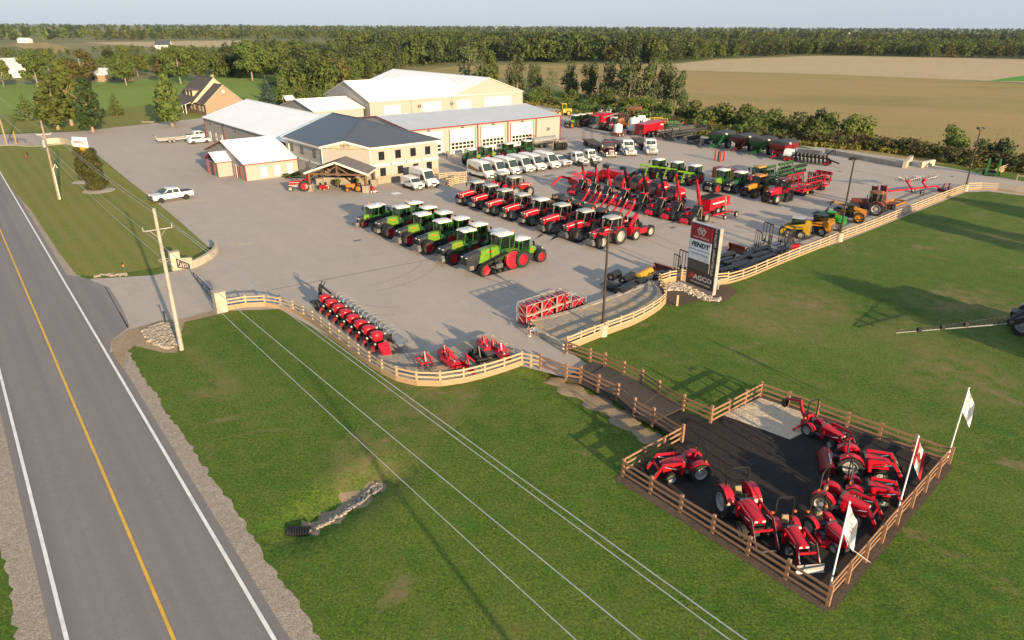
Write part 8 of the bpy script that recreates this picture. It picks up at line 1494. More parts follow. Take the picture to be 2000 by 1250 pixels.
# grain carts
def cart(k, label, px, head, cover='tarp', L=3.0):
 o = thing('grain_cart', label, 'grain cart', 'grain carts along the back of the yard'); m = MB(); W = 1.7; m.loft([[(-.9, -.5, .9), (.9, -.5, .9), (.9, .5, .9), (-.9, .5, .9)], [(-L * .8, -W, 2.1), (L * .85, -W, 2.1), (L * .85, W, 2.1), (-L * .8, W, 2.1)], [(-L * .85, -W, 2.9), (L * .95, -W, 2.9), (L * .95, W, 2.9), (-L * .85, W, 2.9)]], k); m.ob('hopper', o); m = MB(); m.loft([[(-L * .86, -W * 1.01, 2.9), (L * .96, -W * 1.01, 2.9), (L * .96, W * 1.01, 2.9), (-L * .86, W * 1.01, 2.9)], [(-L * .84, -W, 3.3), (L * .93, -W, 3.3), (L * .93, W, 3.3), (-L * .84, W, 3.3)], [(-L * .84, 0, 3.55), (L * .93, -.0, 3.55), (L * .93, .01, 3.55), (-L * .84, .01, 3.55)]], cover); m.ob('tarp_cover', o)
 m = MB(); m.bar((L * .6, 0, 1.2), (L + 2.0, 0, .5), .25, .25, k); m.bar((.6, -.8, .7), (L + .6, -.1, .6), .16, .18, k); m.bar((.6, .8, .7), (L + .6, .1, .6), .16, .18, k); m.ob('drawbar', o); m = MB(); m.cyl((L * .9, .9, 1.0), (L * .75, 2.1, 3.3), .22, k, 10); m.cyl((L * .75, 2.1, 3.3), (L * .7, 2.5, 3.2), .2, 'trim_white', 10); m.ob('unload_auger', o)
 for s in (-1, 1): wheel(o, (-.2, s * 1.45, .9), .9, .7, 'rim_white', 14, s)
 m = MB()
 for x in (-1.6, 0, 1.6):
  for s in (-1, 1): m.bar((x, s * W * 1.005, 2.1), (x, s * W * 1.005, 2.9), .06, .06, k)
 m.ob('rib', o); q = G(*px); o.location = q; o.rotation_euler = (0, 0, R(head)); return o
cart('cart_green', 'dark green grain cart with black tarp, leftmost of the four', (1408, 288), 222); cart('maroon', 'dark red grain cart with black tarp between the two green ones', (1452, 294), 222); cart('cart_green', 'dark green grain cart with black tarp between two red ones', (1488, 301), 222); cart('deep_red', 'bright red grain cart with black tarp, rightmost of the four', (1528, 308), 222)
# black planter with rows of units
o = impl('row_planter', 'long black planter with grey seed tank and red wheels near the grain carts', 'planter', (1575, 318), -40); m = MB(); m.b2(-4.6, 4.2, -.15, .15, 1.0, 1.3, 'black'); m.bar((-4.6, 0, 1.2), (-6.8, .2, 1.4), .3, .3, 'red'); m.bar((-4.6, 0, 1.2), (-5.8, .8, 1.6), .18, .18, 'red'); m.bar((4.2, 0, 1.0), (6.0, -.2, .6), .25, .25, 'black'); m.ob('frame', o); m = MB(); m.lathe((-3.4, 0, 1.35), (1, 0, 0), [(.2, -1.1), (.95, -.9), (1.0, 0), (.95, .9), (.2, 1.1)], 'tank', 16); m.ob('seed_tank', o); m = MB(); m.lathe((.2, .0, 1.8), (1, 0, 0), [(.2, -2.2), (.7, -2.1), (.72, 2.1), (.2, 2.2)], 'dark_grey', 14); m.ob('fertiliser_tank', o)
for i in range(9):
 x = -2.4 + i * .72; m = MB()
 for s in (-1, 1): m.box((x, s * .75, 1.2), (.4, .5, .5), 'black'); m.cyl((x, s * .8, 1.45), (x, s * .8, 1.85), .2, 'dark_grey', 8); m.box((x, s * 1.05, .55), (.25, .5, .5), 'black'); m.sphere((x + .2, s * 1.05, 1.1), .09, 'tank', 6, 4)
 m.ob('row_unit', o)
for x in (-3.6, -2.6): 
 for s in (-1, 1): wheel(o, (x, s * 1.2, .55), .55, .4, 'rim_red', 12, s)
for s in (-1, 1): wheel(o, (3.9, s * .9, .45), .45, .35, 'rim_red', 12, s)
m = MB()
for s in (-.5, .5): m.bar((3.0, s, 1.3), (4.6, s, 3.0), .1, .1, 'black'); m.bar((4.6, s, 3.0), (4.9, s, 2.0), .1, .1, 'black')
m.ob('marker_arm', o)
# tillage tools
def tillage(label, px, head, k, L=5.0, W=2.2, hgt=2.4, name='disc_harrow', wing=True, disck='black', dens=9, group=IG):
 o = impl(name, label, 'harrow', px, head, group); r = random.Random(int(px[0])); m = MB()
 for x in (-L / 2, -L / 6, L / 6, L / 2): m.bar((x, -W / 2, .85), (x, W / 2, .85), .14, .16, k)
 for y in (-W / 2, 0, W / 2): m.bar((-L / 2, y, .85), (L / 2, y, .85), .14, .16, k)
 m.bar((L / 2, -W / 3, .85), (L / 2 + 2.2, 0, .6), .14, .16, k); m.bar((L / 2, W / 3, .85), (L / 2 + 2.2, 0, .6), .14, .16, k); m.ob('frame', o)
 for s in (-1, 1):
  if not wing: continue
  m = MB(); y = s * (W / 2 + .15)
  for x in (-L / 2, -L / 6, L / 6, L / 2): m.bar((x, y, .9), (x, y + s * .35, hgt), .1, .12, k)
  for z in (1.2, hgt * .72, hgt): m.bar((-L / 2, y + s * .35 * (z - .9) / (hgt - .9), z), (L / 2, y + s * .35 * (z - .9) / (hgt - .9), z), .1, .1, k)
  for i in range(7): x = -L / 2 + L * i / 6; m.bar((x, y + s * .1, 1.2), (x + .25, y + s * .35, hgt), .05, .05, k)
  m.ob('folded_wing', o)
  for yo, zo in ((.45, .55), (.5, .9)):
   m = MB(); m.bar((-L / 2, y + s * (yo + .02), hgt * zo), (L / 2, y + s * (yo + .02), hgt * zo), .06, .06, disck)
   for i in range(dens): x = -L / 2 + L * (i + .5) / dens; m.cyl((x, y + s * yo, hgt * zo), (x + .05, y + s * (yo + .05), hgt * zo), .28, disck, 10)
   m.ob('disc_gang', o)
 m = MB()
 for i in range(dens):
  for x in (-L / 3, L / 4): y = -W / 2 + W * (i + .5) / dens; m.cyl((x, y, .3), (x + .1, y + .05, .3), .28, disck, 10)
 m.ob('disc_row', o)
 for s in (-1, 1): wheel(o, (0, s * W * .33, .4), .4, .3, 'yellow' if k == 'red' else 'rim_white', 10, s)
 return o
tillage('bright red folded disc harrow behind the red tractor with black tracks', (1567, 379), 40, 'red', 4.6, 2.2, 2.9); tillage('red disc gang with upright black discs at the right end of the harrow', (1597, 370), 130, 'red', 2.6, 1.4, 2.8, dens=7); tillage('green folded cultivator behind the yellow tractors', (1512, 358), 40, 'leaf_green', 5.0, 2.4, 2.6); tillage('green cultivator wing frame right of the first green one', (1545, 348), 40, 'leaf_green', 4.0, 1.6, 2.6)
tillage('black folded seed drill with steel hoops in front of the red spreader', (1318, 272), 40, 'black', 8, 3.0, 2.2, 'seed_drill', disck='grey', dens=14); tillage('low black rolling tool with red drawbar left of the green cart', (1365, 282), 40, 'black', 6, 3.2, 1.5, 'seed_drill', disck='dark_grey', dens=12); tillage('black tillage frame beside the red spreader wagon', (1290, 266), 40, 'black', 5, 2.4, 1.8, 'seed_drill', disck='grey'); tillage('wide dark field cultivator at the back of the seed drills', (1345, 262), 35, 'dark_grey', 8, 3.0, 1.6, disck='dark_grey', dens=12)
o = impl('draper_header', 'long dark header with red end shields by the back hedge', 'header', (1345, 255), -18); m = MB(); m.b2(-5.5, 5.5, -.5, .5, .6, 1.5, 'dark_grey'); m.cyl((-5.3, -.8, 1.2), (5.3, -.8, 1.2), .45, 'black', 10); m.ob('body', o)
for x in (-5.6, -1.5, 1.5, 5.6): m = MB(); m.prism([(x - .1, .3), (x + .1, .3), (x + .1, 2.2), (x - .1, 2.2)], -.9, .6, 'red'); m.ob('end_shield', o)
# spreader, tanks, combine, container and loader at the back
o = impl('manure_spreader', 'large red spreader wagon with slatted rear gate by the seed drills', 'spreader', (1268, 266), 42); m = MB(); L, W = 3.6, 1.35; m.loft([[(-L, -W * .8, 1.0), (L, -W * .8, 1.0), (L, W * .8, 1.0), (-L, W * .8, 1.0)], [(-L, -W * 1.1, 3.0), (L, -W * 1.1, 3.4), (L, W * 1.1, 3.4), (-L, W * 1.1, 3.0)]], 'red'); m.b2(L * .55, L * .85, -W * 1.13, -W * 1.10, 2.5, 2.8, 'trim_white'); m.ob('tub', o); m = MB(); m.b2(-L - .25, -L - .02, -1.35, 1.35, .9, 3.1, 'red')
for y in (-.9, -.3, .3, .9): m.b2(-L - .3, -L - .25, y - .12, y + .12, 1.1, 2.9, 'black')
m.ob('rear_gate', o)
for x in (-.7, .7):
 for s in (-1, 1): wheel(o, (x, s * 1.5, .7), .7, .5, 'rim_white', 12, s)
for l_, px, r, h in (('short white liquid tank on a red trailer', (1206, 266), 1.05, 1.8), ('tall white liquid tank behind the short one', (1237, 262), 1.25, 2.9)):
 o = impl('liquid_tank', l_, 'tank', px, 40, 'white tanks at the back of the yard'); m = MB(); m.lathe((0, 0, .95), (0, 0, 1), [(.01, 0), (r, 0), (r, h * .9), (r * .8, h), (r * .25, h + .1), (r * .25, h + .25), (.01, h + .25)], 'white_paint', 18)
 for i in range(4): m.lathe((0, 0, .95 + h * (.15 + i * .2)), (0, 0, 1), [(r, -.03), (r + .03, 0), (r, .03)], 'white_paint', 18)
 m.ob('tank', o); m = MB(); m.b2(-1.6, 1.6, -1.1, 1.1, .7, .93, 'deep_red'); m.bar((1.6, 0, .8), (3.2, 0, .6), .15, .15, 'deep_red'); m.ob('trailer_frame', o)
 for x in (-.6, .6):
  for s in (-1, 1): wheel(o, (x, s * 1.15, .4), .4, .3, 'rim_white', 10, s)
o = impl('combine_harvester', 'large red combine with paired front tyres at the back of the yard', 'combine', (1172, 252), 222); m = MB(); m.b2(-3.0, 1.4, -1.5, 1.5, 1.2, 3.2, 'red'); m.loft([[(-3.0, -1.4, 3.2), (.9, -1.4, 3.2), (.9, 1.4, 3.2), (-3.0, 1.4, 3.2)], [(-2.8, -1.5, 3.9), (.6, -1.5, 3.9), (.6, 1.5, 3.9), (-2.8, 1.5, 3.9)]], 'red'); m.b2(-2.6, 1.2, 1.5, 1.53, 1.6, 1.85, 'trim_white'); m.b2(-3.2, 1.0, 1.5, 1.52, 1.2, 1.5, 'dark_grey'); m.ob('body', o); m = MB(); m.b2(1.5, 2.9, -.9, .9, 1.8, 3.4, 'van_glass'); m.b2(1.35, 3.05, -1.0, 1.0, 3.4, 3.6, 'red'); m.ob('cab', o); m = MB(); m.bar((1.4, 0, 1.4), (3.6, 0, .7), 1.2, .7, 'dark_grey'); m.ob('feeder_house', o); m = MB(); m.cyl((.9, 1.55, 3.0), (-4.4, 1.9, 3.7), .22, 'grey', 8); m.ob('unload_auger', o)
for s in (-1, 1):
 for e in (0, .75): wheel(o, (1.0, s * (1.5 + e), .95), .95, .65, 'deep_red', 16, s)
 wheel(o, (-2.6, s * 1.3, .6), .6, .45, 'deep_red', 12, s)
m = MB(); m.b2(-3, 3, -1.2, 1.2, .05, 2.6, 'rust')
for i in range(22): x = -2.9 + i * .27; m.b2(x, x + .1, -1.26, 1.26, .1, 2.55, 'rust')
m.b2(-3.05, 3.05, -1.27, 1.27, 2.6, 2.7, 'rust'); o = m.ob('shipping_container', None, tuple(G(1238, 228)), sm=0); o.rotation_euler.z = R(60); tag(o, 'rust brown shipping container by the back hedge', 'container')
o = impl('wheel_loader', 'old yellow wheel loader at the back hedge behind the workshop', 'loader', (1098, 226), 200, 'loaders in the yard'); m = MB(); m.b2(-2.6, .2, -.9, .9, .9, 2.0, 'yellow'); m.b2(.2, 1.8, -.5, .5, .7, 1.4, 'yellow'); m.ob('body', o); m = MB(); m.b2(-1.0, .4, -.75, .75, 3.3, 3.45, 'yellow')
for x in (-.95, .35):
 for y in (-.7, .7): m.bar((x, y, 2.0), (x, y, 3.3), .12, .12, 'yellow')
m.ob('cab_frame', o); m = MB(); m.b2(-.9, .3, -.65, .65, 2.0, 3.2, 'van_glass'); m.ob('cab_window', o); m = MB()
for s in (-1, 1): m.bar((1.2, s * .6, 1.3), (3.2, s * .6, .7), .16, .3, 'yellow')
m.prism([(3.1, .1), (3.0, 1.1), (3.9, .1)], -1.3, 1.3, 'rust'); m.ob('bucket', o)
for x in (-1.6, 1.2):
 for s in (-1, 1): wheel(o, (x, s * 1.0, .75), .75, .5, 'yellow', 12, s)
for i, (l_, px, k, hd_) in enumerate((('heap of maroon machine frames left of the brown container', (1212, 238), 'maroon', 30), ('orange-red machine frame behind the tall white tank', (1222, 250), 'orange', 60), ('lime and black header parts behind the red spreader', (1285, 248), 'yellow', 20), ('grey blue auger machine behind the combine', (1180, 228), 'steel', 100), ('green implement frame behind the seed drills', (1312, 256), 'leaf_green', 15))):
 tillage(l_, px, hd_, k, 3.6, 1.8, 2.2, 'machine_frame', disck='dark_grey', dens=5, group='stored machine frames')
for px, l_ in (((1252, 240), 'left white tote tank behind the tall white tank'), ((1262, 246), 'right white tote tank behind the tall white tank')): m = MB(); m.box((0, 0, 1.0), (2.0, 1.6, 1.9), 'tank', tx=.94, ty=.94); m.cyl((0, 0, 1.95), (0, 0, 2.15), .3, 'dark_grey', 10); m.b2(-1.05, 1.05, -.85, .85, 0, .1, 'dark_grey'); tag(m.ob('tote_tank', None, tuple(G(*px))), l_, 'tank', 'white tanks at the back of the yard')
# upright coloured rolls on the open pavement
for i, (px, k, l_) in enumerate((((1396, 313), 'red', 'left red upright roll on the open pavement'), ((1402, 315), 'grey', 'grey upright roll between the red ones'), ((1406, 316), 'red', 'middle red upright roll beside a white one'), ((1413, 314), 'red', 'right red upright roll on the open pavement'))): m = MB(); m.cyl((0, 0, 0), (0, 0, 1.9), .16, k, 12); m.cyl((0, 0, 1.9), (0, 0, 1.96), .2, 'dark_grey', 12); m.cyl((0, 0, 0), (0, 0, .05), .28, 'dark_grey', 12); tag(m.ob('upright_roll', None, tuple(G(*px))), l_, 'roll', 'upright rolls on the pavement')
o = impl('square_baler', 'dark red baler parked behind the large green tractor', 'baler', (1418, 358), 130, 'balers behind the telehandlers'); m = MB(); m.loft([[(-2.4, -1, .8), (-2.4, 1, .8), (-2.4, .9, 2.2), (-2.4, -.9, 2.2)], [(2.2, -1.1, .8), (2.2, 1.1, .8), (2.2, 1.0, 2.5), (2.2, -1.0, 2.5)]], 'old_red'); m.b2(-1.8, 1.4, -1.08, -1.0, 1.4, 1.6, 'trim_white'); m.b2(-2.0, 2.0, -.7, .7, 2.3, 2.5, 'deep_red'); m.ob('body', o)
for s in (-1, 1): wheel(o, (0, s * 1.3, .6), .6, .4, 'rim_white', 12, s)
# bunker walls, silage grab, hay rake
def wall_blocks(label, pts, h, k='concrete_pale'):
 m = MB(); P = GL(pts)
 for a, b in zip(P, P[1:]):
  n = max(1, round((b - a).length / 1.8))
  for i in range(n): p, q = a.lerp(b, (i + .01) / n), a.lerp(b, (i + .99) / n); m.bar(p + Vector((0, 0, h / 2)), q + Vector((0, 0, h / 2)), .6, h, k)
 tag(m.ob('concrete_wall', None, sm=0), label, 'wall', 'low concrete bunker walls')
wall_blocks('long low concrete bunker wall running along the back of the yard', [(1612, 300), (1700, 316), (1765, 328)], 1.0); wall_blocks('short pale concrete end wall turning back at the bunker', [(1765, 329), (1778, 317)], 1.3); wall_blocks('separate short pale concrete wall right of the bunker', [(1796, 328), (1822, 323)], 1.1)
sheet('bunker_floor', GL([(1560, 284), (1640, 292), (1790, 314), (1820, 322), (1790, 330), (1765, 326), (1612, 298)]), 'concrete', .036)
o = impl('hay_rake', 'red double rotor hay rake with white tine arms near the fence corner', 'rake', (1785, 378), 15); m = MB(); m.bar((-4.8, 0, .6), (4.2, .4, .9), .2, .22, 'red'); m.bar((4.2, .4, .9), (5.4, -.6, .2), .18, .2, 'red'); m.bar((-.6, 0, .8), (-.6, 1.2, 1.6), .2, .2, 'red'); m.bar((2.2, 0, .8), (2.2, 1.2, 1.6), .2, .2, 'red'); m.bar((-4.8, 0, .6), (-4.8, .7, 1.4), .12, .12, 'red'); m.ob('frame', o)
for x in (-.8, 2.4):
 m = MB(); c = Vector((x, 1.0, 1.9)); tl = Vector((.1, .35, 1)).normalized(); t1 = tl.cross(Vector((0, 1, 0))).normalized(); t2 = tl.cross(t1); m.sphere(c, .35, 'red', 10, 6)
 for i in range(11):
  t = 2 * math.pi * i / 11; dd = t1 * math.cos(t) + t2 * math.sin(t) + Vector((0, 0, .25)); e = c + dd * 1.9; m.bar(c + dd * .3, e, .07, .07, 'trim_white'); 
  for j in range(4): p = c + dd * (1.0 + .28 * j); m.bar(p, p - tl * .5 + Vector((.0, .1, .1)), .03, .03, 'black')
 m.ob('rotor', o)
for s in (-1, 1): wheel(o, (.6, s * .9, .35), .35, .25, 'rim_grey', 8, s)
o = impl('flail_mower', 'orange-red mower with two upright folded wings by the fence', 'mower', (1718, 407), 20); m = MB(); m.b2(-1.4, 1.6, -1.0, 1.0, .25, .75, 'old_red'); m.bar((-1.4, 0, .6), (-3.0, 0, .5), .16, .18, 'old_red'); m.ob('deck', o)
for x in (-1.0, .6): m = MB(); m.bar((x, .2, .6), (x - .3, .3, 3.2), 1.1, .2, 'old_red'); m.bar((x + .45, .2, .7), (x + .2, .3, 3.3), .14, .2, 'trim_red'); m.ob('folded_wing', o)
for s in (-1, 1): wheel(o, (1.2, s * 1.1, .4), .4, .3, 'rim_white', 10, s)
o = impl('land_leveller', 'low yellow frame lying along the fence behind the orange mower', 'leveller', (1740, 402), 40); m = MB(); 
for y in (-.9, .9): m.bar((-3, y, .35), (3, y, .35), .16, .3, 'amber')
for x in (-3, -1, 1, 3): m.bar((x, -.9, .35), (x, .9, .35), .14, .25, 'amber')
m.ob('frame', o)
o = impl('disc_mower', 'small dark red machine at the right end of the hay rake', 'mower', (1846, 375), 30); m = MB(); m.b2(-1.2, 1.2, -.7, .7, .2, .6, 'maroon'); m.bar((-1, 0, .5), (-.6, 0, 1.4), .2, .2, 'old_red'); m.bar((.6, 0, .5), (.9, 0, 1.3), .2, .2, 'old_red'); m.ob('deck', o); m = MB(); m.cyl((-1.2, -.7, .3), (1.2, -.7, .3), .25, 'black', 10); m.ob('roller', o)
o = impl('silage_grab', 'green silage grab with two tall arms by the short fence', 'loader', (1935, 344), 60); m = MB()
for y in (-.8, .8): m.bar((0, y, .3), (-.4, y, 3.0), .3, .45, 'leaf_green'); m.bar((-.4, y, 3.0), (-2.6, y, 2.2), .2, .3, 'leaf_green')
m.b2(-.6, .6, -1.1, 1.1, .2, .6, 'dark_green'); m.ob('arm', o); m = MB(); m.prism([(.5, .05), (.4, .9), (1.5, .05)], -1.3, 1.3, 'black'); m.ob('bucket', o)
# tanker and racks by the workshop
o = impl('tank_trailer', 'long galvanised tank trailer in front of the workshop end wall', 'trailer', (1062, 287), 42); m = MB(); m.lathe((0, 0, 1.5), (1, 0, 0), [(.1, -3.4), (.7, -3.3), (.75, 0), (.7, 3.3), (.1, 3.4)], 'galv', 14); m.ob('tank', o); m = MB(); m.b2(-3.4, 3.8, -.6, .6, .6, .85, 'chassis'); m.ob('frame', o)
for x in (-1.6, -.4):
 for s in (-1, 1): wheel(o, (x, s * .95, .5), .5, .4, 'dark_grey', 10, s)
for i, (px, l_) in enumerate((((1040, 285), 'black machine with upright tyres beside the tank trailer'), ((1088, 294), 'dark upright rack of parts behind the flatbed truck'), ((1100, 293), 'second dark rack with a pale post behind the flatbed truck'))):
 o = impl('parts_rack', l_, 'rack', px, 40, 'racks by the tank trailer'); m = MB(); m.b2(-.8, .8, -.5, .5, .1, .3, 'black')
 for x in (-.8, 0, .8): m.bar((x, .4, .3), (x, .4, 2.2), .1, .1, 'tan_paint' if i else 'black')
 m.bar((-.8, .4, 2.2), (.8, .4, 2.2), .1, .1, 'black'); m.ob('frame', o); m = MB()
 for x in (-.55, 0, .55): m.lathe((x, 0, .95), (1, 0, .1), [(.3, -.12), (.62, -.14), (.66, 0), (.62, .14), (.3, .12)], 'rubber', 14)
 m.ob('tyre', o)
# things round the office entrance
RV = dict(wb=2.35, R=.82, RW=.48, r=.42, rw=.2, tr=.8, tf=.55, hz=1.55, hw=.28, hb=.85)
o = impl('vintage_tractor', 'old red tractor with a roll frame parked left of the canopy', 'tractor', (586, 372), 186, 'show tractors at the entrance'); m = MB(); m.loft([ringyz(-.2, .3, .95, 1.6, .08, .9), ringyz(1.45, .28, .95, 1.5, .08, .9)], 'red'); m.b2(-.1, 1.4, -.3, .3, 1.28, 1.34, 'trim_white'); m.ob('bonnet', o); m = MB(); m.b2(-1.3, .3, -.3, .3, .6, 1.1, 'off_white'); m.b2(.3, 1.6, -.22, .22, .6, .95, 'off_white'); m.bar((1.3, -.6, .45), (1.3, .6, .45), .12, .12, 'red'); m.b2(1.2, 1.7, -.3, .3, .5, .7, 'red'); m.ob('chassis', o); m = MB(); m.box((-.85, 0, 1.25), (.4, .45, .1), 'white_paint'); m.box((-1.05, 0, 1.5), (.1, .45, .4), 'white_paint'); m.ob('seat', o); m = MB(); m.tube([(-1.15, -.5, .95), (-1.2, -.48, 2.5), (-1.2, .48, 2.5), (-1.15, .5, .95)], .07, 'red', 6); m.ob('roll_frame', o)
for s in (-1, 1): wheel(o, (-.95, s * .85, .85), .85, .5, 'rim_red', 16, s); wheel(o, (1.3, s * .62, .42), .42, .25, 'rim_white', 10, s); mudguard(o, (-.95, .85), .92, s * .45, s * .7, 40, 140, 'red', .04)
o = impl('vintage_tractor', 'small old orange tractor under the canopy edge', 'tractor', (692, 374), 188, 'show tractors at the entrance'); m = MB(); m.loft([ringyz(-.2, .26, .7, 1.25, .1, .85), ringyz(1.2, .22, .75, 1.2, .1, .85)], 'orange'); m.b2(-1.0, .2, -.25, .25, .5, .9, 'orange'); m.ob('bonnet', o); m = MB(); m.box((-.75, 0, 1.05), (.4, .42, .08), 'orange'); m.bar((-.75, 0, .9), (-.75, 0, 1.05), .08, .08, 'black'); m.ob('seat', o)
for s in (-1, 1): wheel(o, (-.7, s * .6, .55), .55, .28, 'orange', 14, s); wheel(o, (1.0, s * .45, .32), .32, .18, 'orange', 10, s)
def mower(label, px, head, k='red', roll=False):
 o = impl('ride_on_mower', label, 'mower', px, head, 'ride on mowers at the entrance'); m = MB(); m.loft([ringyz(0, .28, .35, .78, .08, .85), ringyz(.75, .24, .35, .70, .08, .85)], k); m.b2(-.75, .1, -.3, .3, .3, .55, k); m.b2(-.8, -.2, -.45, .45, .5, .58, 'white_paint'); m.ob('body', o); m = MB(); m.box((-.35, 0, .68), (.36, .4, .1), 'seat'); m.box((-.53, 0, .88), (.08, .38, .36), 'seat'); m.ob('seat', o); m = MB(); m.box((.9 if roll else .1, 0, .2), (.6, 1.2, .14), 'white_paint' if roll else k, tx=.85, ty=.9); m.ob('deck', o)
 for s in (-1, 1): wheel(o, (-.5, s * .42, .26), .26, .2, 'trim_white', 10, s); wheel(o, (.6 if not roll else 1.3, s * .36, .17), .17, .12, 'trim_white', 8, s)
 return o
mower('small red ride-on mower with yellow deck beside the left stone pier', (633, 370), 250); mower('red and white zero turn mower right of the canopy', (727, 374), 300, 'red', True); mower('second red ride-on mower tucked behind the zero turn', (718, 370), 300, 'deep_red')
for px, l_ in (((661, 366), 'leafy potted plant left of the office door'), ((697, 364), 'leafy potted plant right of the office door')): o = impl('potted_plant', l_, 'plant', px, 0, 'potted plants at the office door'); m = MB(); m.lathe((0, 0, 0), (0, 0, 1), [(.01, 0), (.22, 0), (.3, .55), (.26, .55), (.01, .5)], 'dark_grey', 12); m.ob('pot', o); q = bpy.data.objects.new('foliage', quads_mesh('foliage', cloud([(0, 0, .95, .45, .45, .45)], 160, .16, 5), 'leaf_yellow')); COL.objects.link(q); q.parent = o
for i, (x, y) in enumerate(((46.4, 114.6), (47.4, 114.4), (48.3, 114.2), (49.0, 112.6), (49.0, 111.2))):
 o = thing('garden_shrub', 'small shrub by the annex wall corner, %s from the left' % NW[i], 'shrub', 'small shrubs by the office', UV(x, y)); q = bpy.data.objects.new('foliage', quads_mesh('foliage', cloud([(0, 0, .45, .45, .45, .5)], 120, .18, 50 + i), 'leaf')); COL.objects.link(q); q.parent = o
def pallet_fence(label, p, n, head, hgt=1.1):
 o = thing('pallet_fence', label, 'fence', 'wooden pallet panels by the office', p, R(head)); m = MB()
 for z in (.2, .5, .8, hgt): m.bar((0, 0, z), (n * 1.2, 0, z), .05, .14, 'wood_new')
 m.ob('rail', o, sm=0)
 for i in range(n + 1): m = MB(); m.bar((i * 1.2, .06, 0), (i * 1.2, .06, hgt + .1), .1, .1, 'wood_new'); m.ob('post', o, sm=0)
 return o
pallet_fence('slatted wooden panel nearest the first white van', G(880, 366), 4, 78); pallet_fence('slatted wooden panel in front, nearest the red tractors', G(872, 363), 4, 40); pallet_fence('slatted wooden panel at the back against the office corner', G(858, 352), 4, 20)
for i, px in enumerate(((873, 304), (883, 302), (936, 297), (944, 296), (992, 288))): m = MB(); m.cyl((0, 0, 0), (0, 0, 1.1), .1, 'black', 8); m.sphere((0, 0, 1.1), .1, 'black', 8, 4); tag(m.ob('door_bollard', None, tuple(G(px[0], px[1] + 3))), 'black bollard by the workshop doors, %s from the office' % NW[i], 'bollard', 'bollards by the workshop doors')
# sprayer at the right edge
o = impl('field_sprayer', 'black boom sprayer with large wheels on the right lawn', 'sprayer', (2042, 655), 15); put(o, (1992, 657), 319, (-2.2, -1.75)); m = MB(); m.b2(-3.4, 3.4, -.6, .6, 1.1, 1.6, 'black'); m.loft([[(-1.8, -.9, 1.6), (1.2, -.9, 1.6), (1.2, .9, 1.6), (-1.8, .9, 1.6)], [(-1.6, -.8, 2.8), (1.0, -.8, 2.8), (1.0, .8, 2.8), (-1.6, .8, 2.8)]], 'dark_grey'); m.ob('tank_body', o); m = MB(); m.b2(1.6, 3.2, -.8, .8, 1.6, 3.2, 'van_glass'); m.b2(1.5, 3.3, -.9, .9, 3.2, 3.4, 'black'); m.ob('cab', o)
for x in (-2.2, 2.2):
 for s in (-1, 1): wheel(o, (x, s * 1.5, .95), .95, .5, 'rim_grey', 18, s); mudguard(o, (x, .95), 1.05, s * 1.25, s * 1.75, 30, 150, 'rim_grey', .04)
e = G(1746, 666); bt = thing('spray_boom', 'long thin lattice spray boom lowered across the right lawn', 'sprayer boom', None, e); s0 = G(1968, 632, 1.7) - e; ee = Vector((0, 0, .75)); m = MB(); n = 24
nn = s0.normalized().cross(Vector((0, 0, 1))).normalized()
for i in range(n):
 a_, b_ = ee.lerp(s0, i / n), ee.lerp(s0, (i + 1) / n); h0, h1 = .08 + .62 * i / n, .08 + .62 * (i + 1) / n; Zv = Vector((0, 0, 1)); m.bar(a_, b_, .07, .07, 'rim_grey'); m.bar(a_ + Zv * h0, b_ + Zv * h1, .05, .05, 'black'); m.bar(a_, b_ + Zv * h1, .035, .035, 'black'); m.bar(b_, b_ + Zv * h1, .035, .035, 'black'); m.box(a_ - Zv * .1, (.05, .05, .14), 'black')
 if i in (5, 10, 15): m.box(a_ + Zv * h0 * .5, (.3, .3, .35), 'black')
m.ob('boom_lattice', bt); m = MB(); m.bar(s0, s0 + Vector((2.2, .2, .6)), .3, .5, 'black'); m.bar(s0 + Vector((0, 0, .3)), s0 + Vector((2.0, .2, 1.5)), .2, .2, 'black'); m.tube([s0 + Vector((.3, 0, .8)), s0 + Vector((1.0, 0, 1.4)), s0 + Vector((1.8, 0, 1.0))], .06, 'black', 6); m.ob('boom_mount', bt)
# odds and ends on the left lawns
m = MB(); m.b2(-1.6, 1.6, -.9, .9, 0, .12, 'concrete_pale'); m.b2(-1.0, 1.0, -.4, .4, .12, .3, 'brown_mulch'); o = m.ob('flower_bed', None, tuple(G(291, 238))); tag(o, 'pale edged flower bed on the front yard left of the dense tree', 'flower bed')
o = impl('picnic_table', 'grey picnic table in the shade of the dense yard tree', 'table', (312, 236), 30, None); m = MB(); m.b2(-.9, .9, -.4, .4, .72, .77, 'grey'); m.ob('tabletop', o)
for s in (-1, 1): m = MB(); m.b2(-.9, .9, s * .75 - .14, s * .75 + .14, .42, .47, 'grey'); m.ob('bench', o); m = MB(); m.bar((s * .6, -.7, 0), (s * .6, .1, .72), .08, .06, 'grey'); m.bar((s * .6, .7, 0), (s * .6, -.1, .72), .08, .06, 'grey'); m.ob('leg', o)
o = impl('play_structure', 'wooden play tower with a pale slatted roof by the trees behind the hall', 'play structure', (566, 216), 40, None); m = MB()
for x in (-1.2, 1.2):
 for y in (-1.2, 1.2): m.bar((x, y, 0), (x, y, 3.2), .14, .14, 'wood_red')
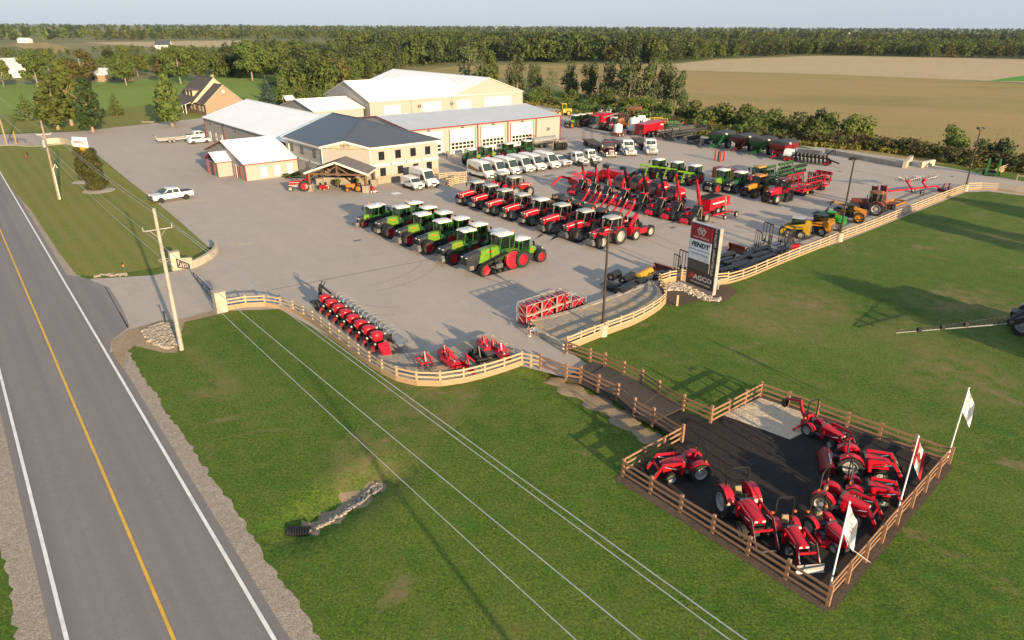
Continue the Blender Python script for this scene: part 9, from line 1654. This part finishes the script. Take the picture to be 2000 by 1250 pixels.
m.b2(-1.3, 1.3, -1.3, 1.3, 1.4, 1.5, 'wood_red'); m.bar((1.2, 0, 3), (4.2, 0, 2.8), .14, .14, 'wood_red'); m.bar((4.2, 0, 2.8), (4.2, .9, 0), .12, .12, 'wood_red'); m.bar((4.2, 0, 2.8), (4.2, -.9, 0), .12, .12, 'wood_red'); m.ob('frame', o)
for s in (-1, 1): m = MB(); m.quad([(-1.5, s * 1.5, 3.1), (1.5, s * 1.5, 3.1), (1.5, 0, 4.4), (-1.5, 0, 4.4)], 'white_paint'); m.ob('roof_slope', o, sm=0)
for px, l_, k in (((540, 170), 'dark machines stored at the wood edge, left group', 'dark_grey'), ((572, 168), 'red and white machines stored at the wood edge', 'old_red'), ((600, 168), 'pale machines stored at the wood edge, right end', 'off_white')): tillage(l_, px, 20, k, 7, 2.4, 2.0, 'stored_machine', disck='dark_grey', dens=5, group='machines stored at the wood edge')
def shadowtree(label, tip, h, px_h=1.0):
 t = G(*tip); L = h / math.tan(SUN_EL); p = t + Vector((SX, SY, 0)) * L; tree(label, None, mp[1], h, 1.0, pos=p, group='trees beyond the right edge')
shadowtree('tree beyond the right edge shading the lawn by the fence', (1700, 405), 9); shadowtree('tree beyond the right edge shading the lawn below the far fence', (1860, 388), 8); shadowtree('tree beyond the right edge shading the middle of the lawn', (1640, 545), 8)
# ------------------------------------------------------------------ summer haze lying over the plain
m = bpy.data.materials.new('haze'); m.use_nodes = True; nt = m.node_tree; nt.nodes.clear(); pv_ = nt.nodes.new('ShaderNodeVolumePrincipled'); ou = nt.nodes.new('ShaderNodeOutputMaterial')
pv_.inputs['Color'].default_value = (.55, .68, .85, 1); pv_.inputs['Density'].default_value = .000035; pv_.inputs['Anisotropy'].default_value = 0.0; nt.links.new(pv_.outputs[0], ou.inputs['Volume']); M['haze'] = m
hb_ = MB(); hb_.b2(-S_ - 50, S_ + 50, -2100, S_ + 50, -1.5, 31, 'haze'); tag(hb_.ob('haze', sm=0), kind='stuff')
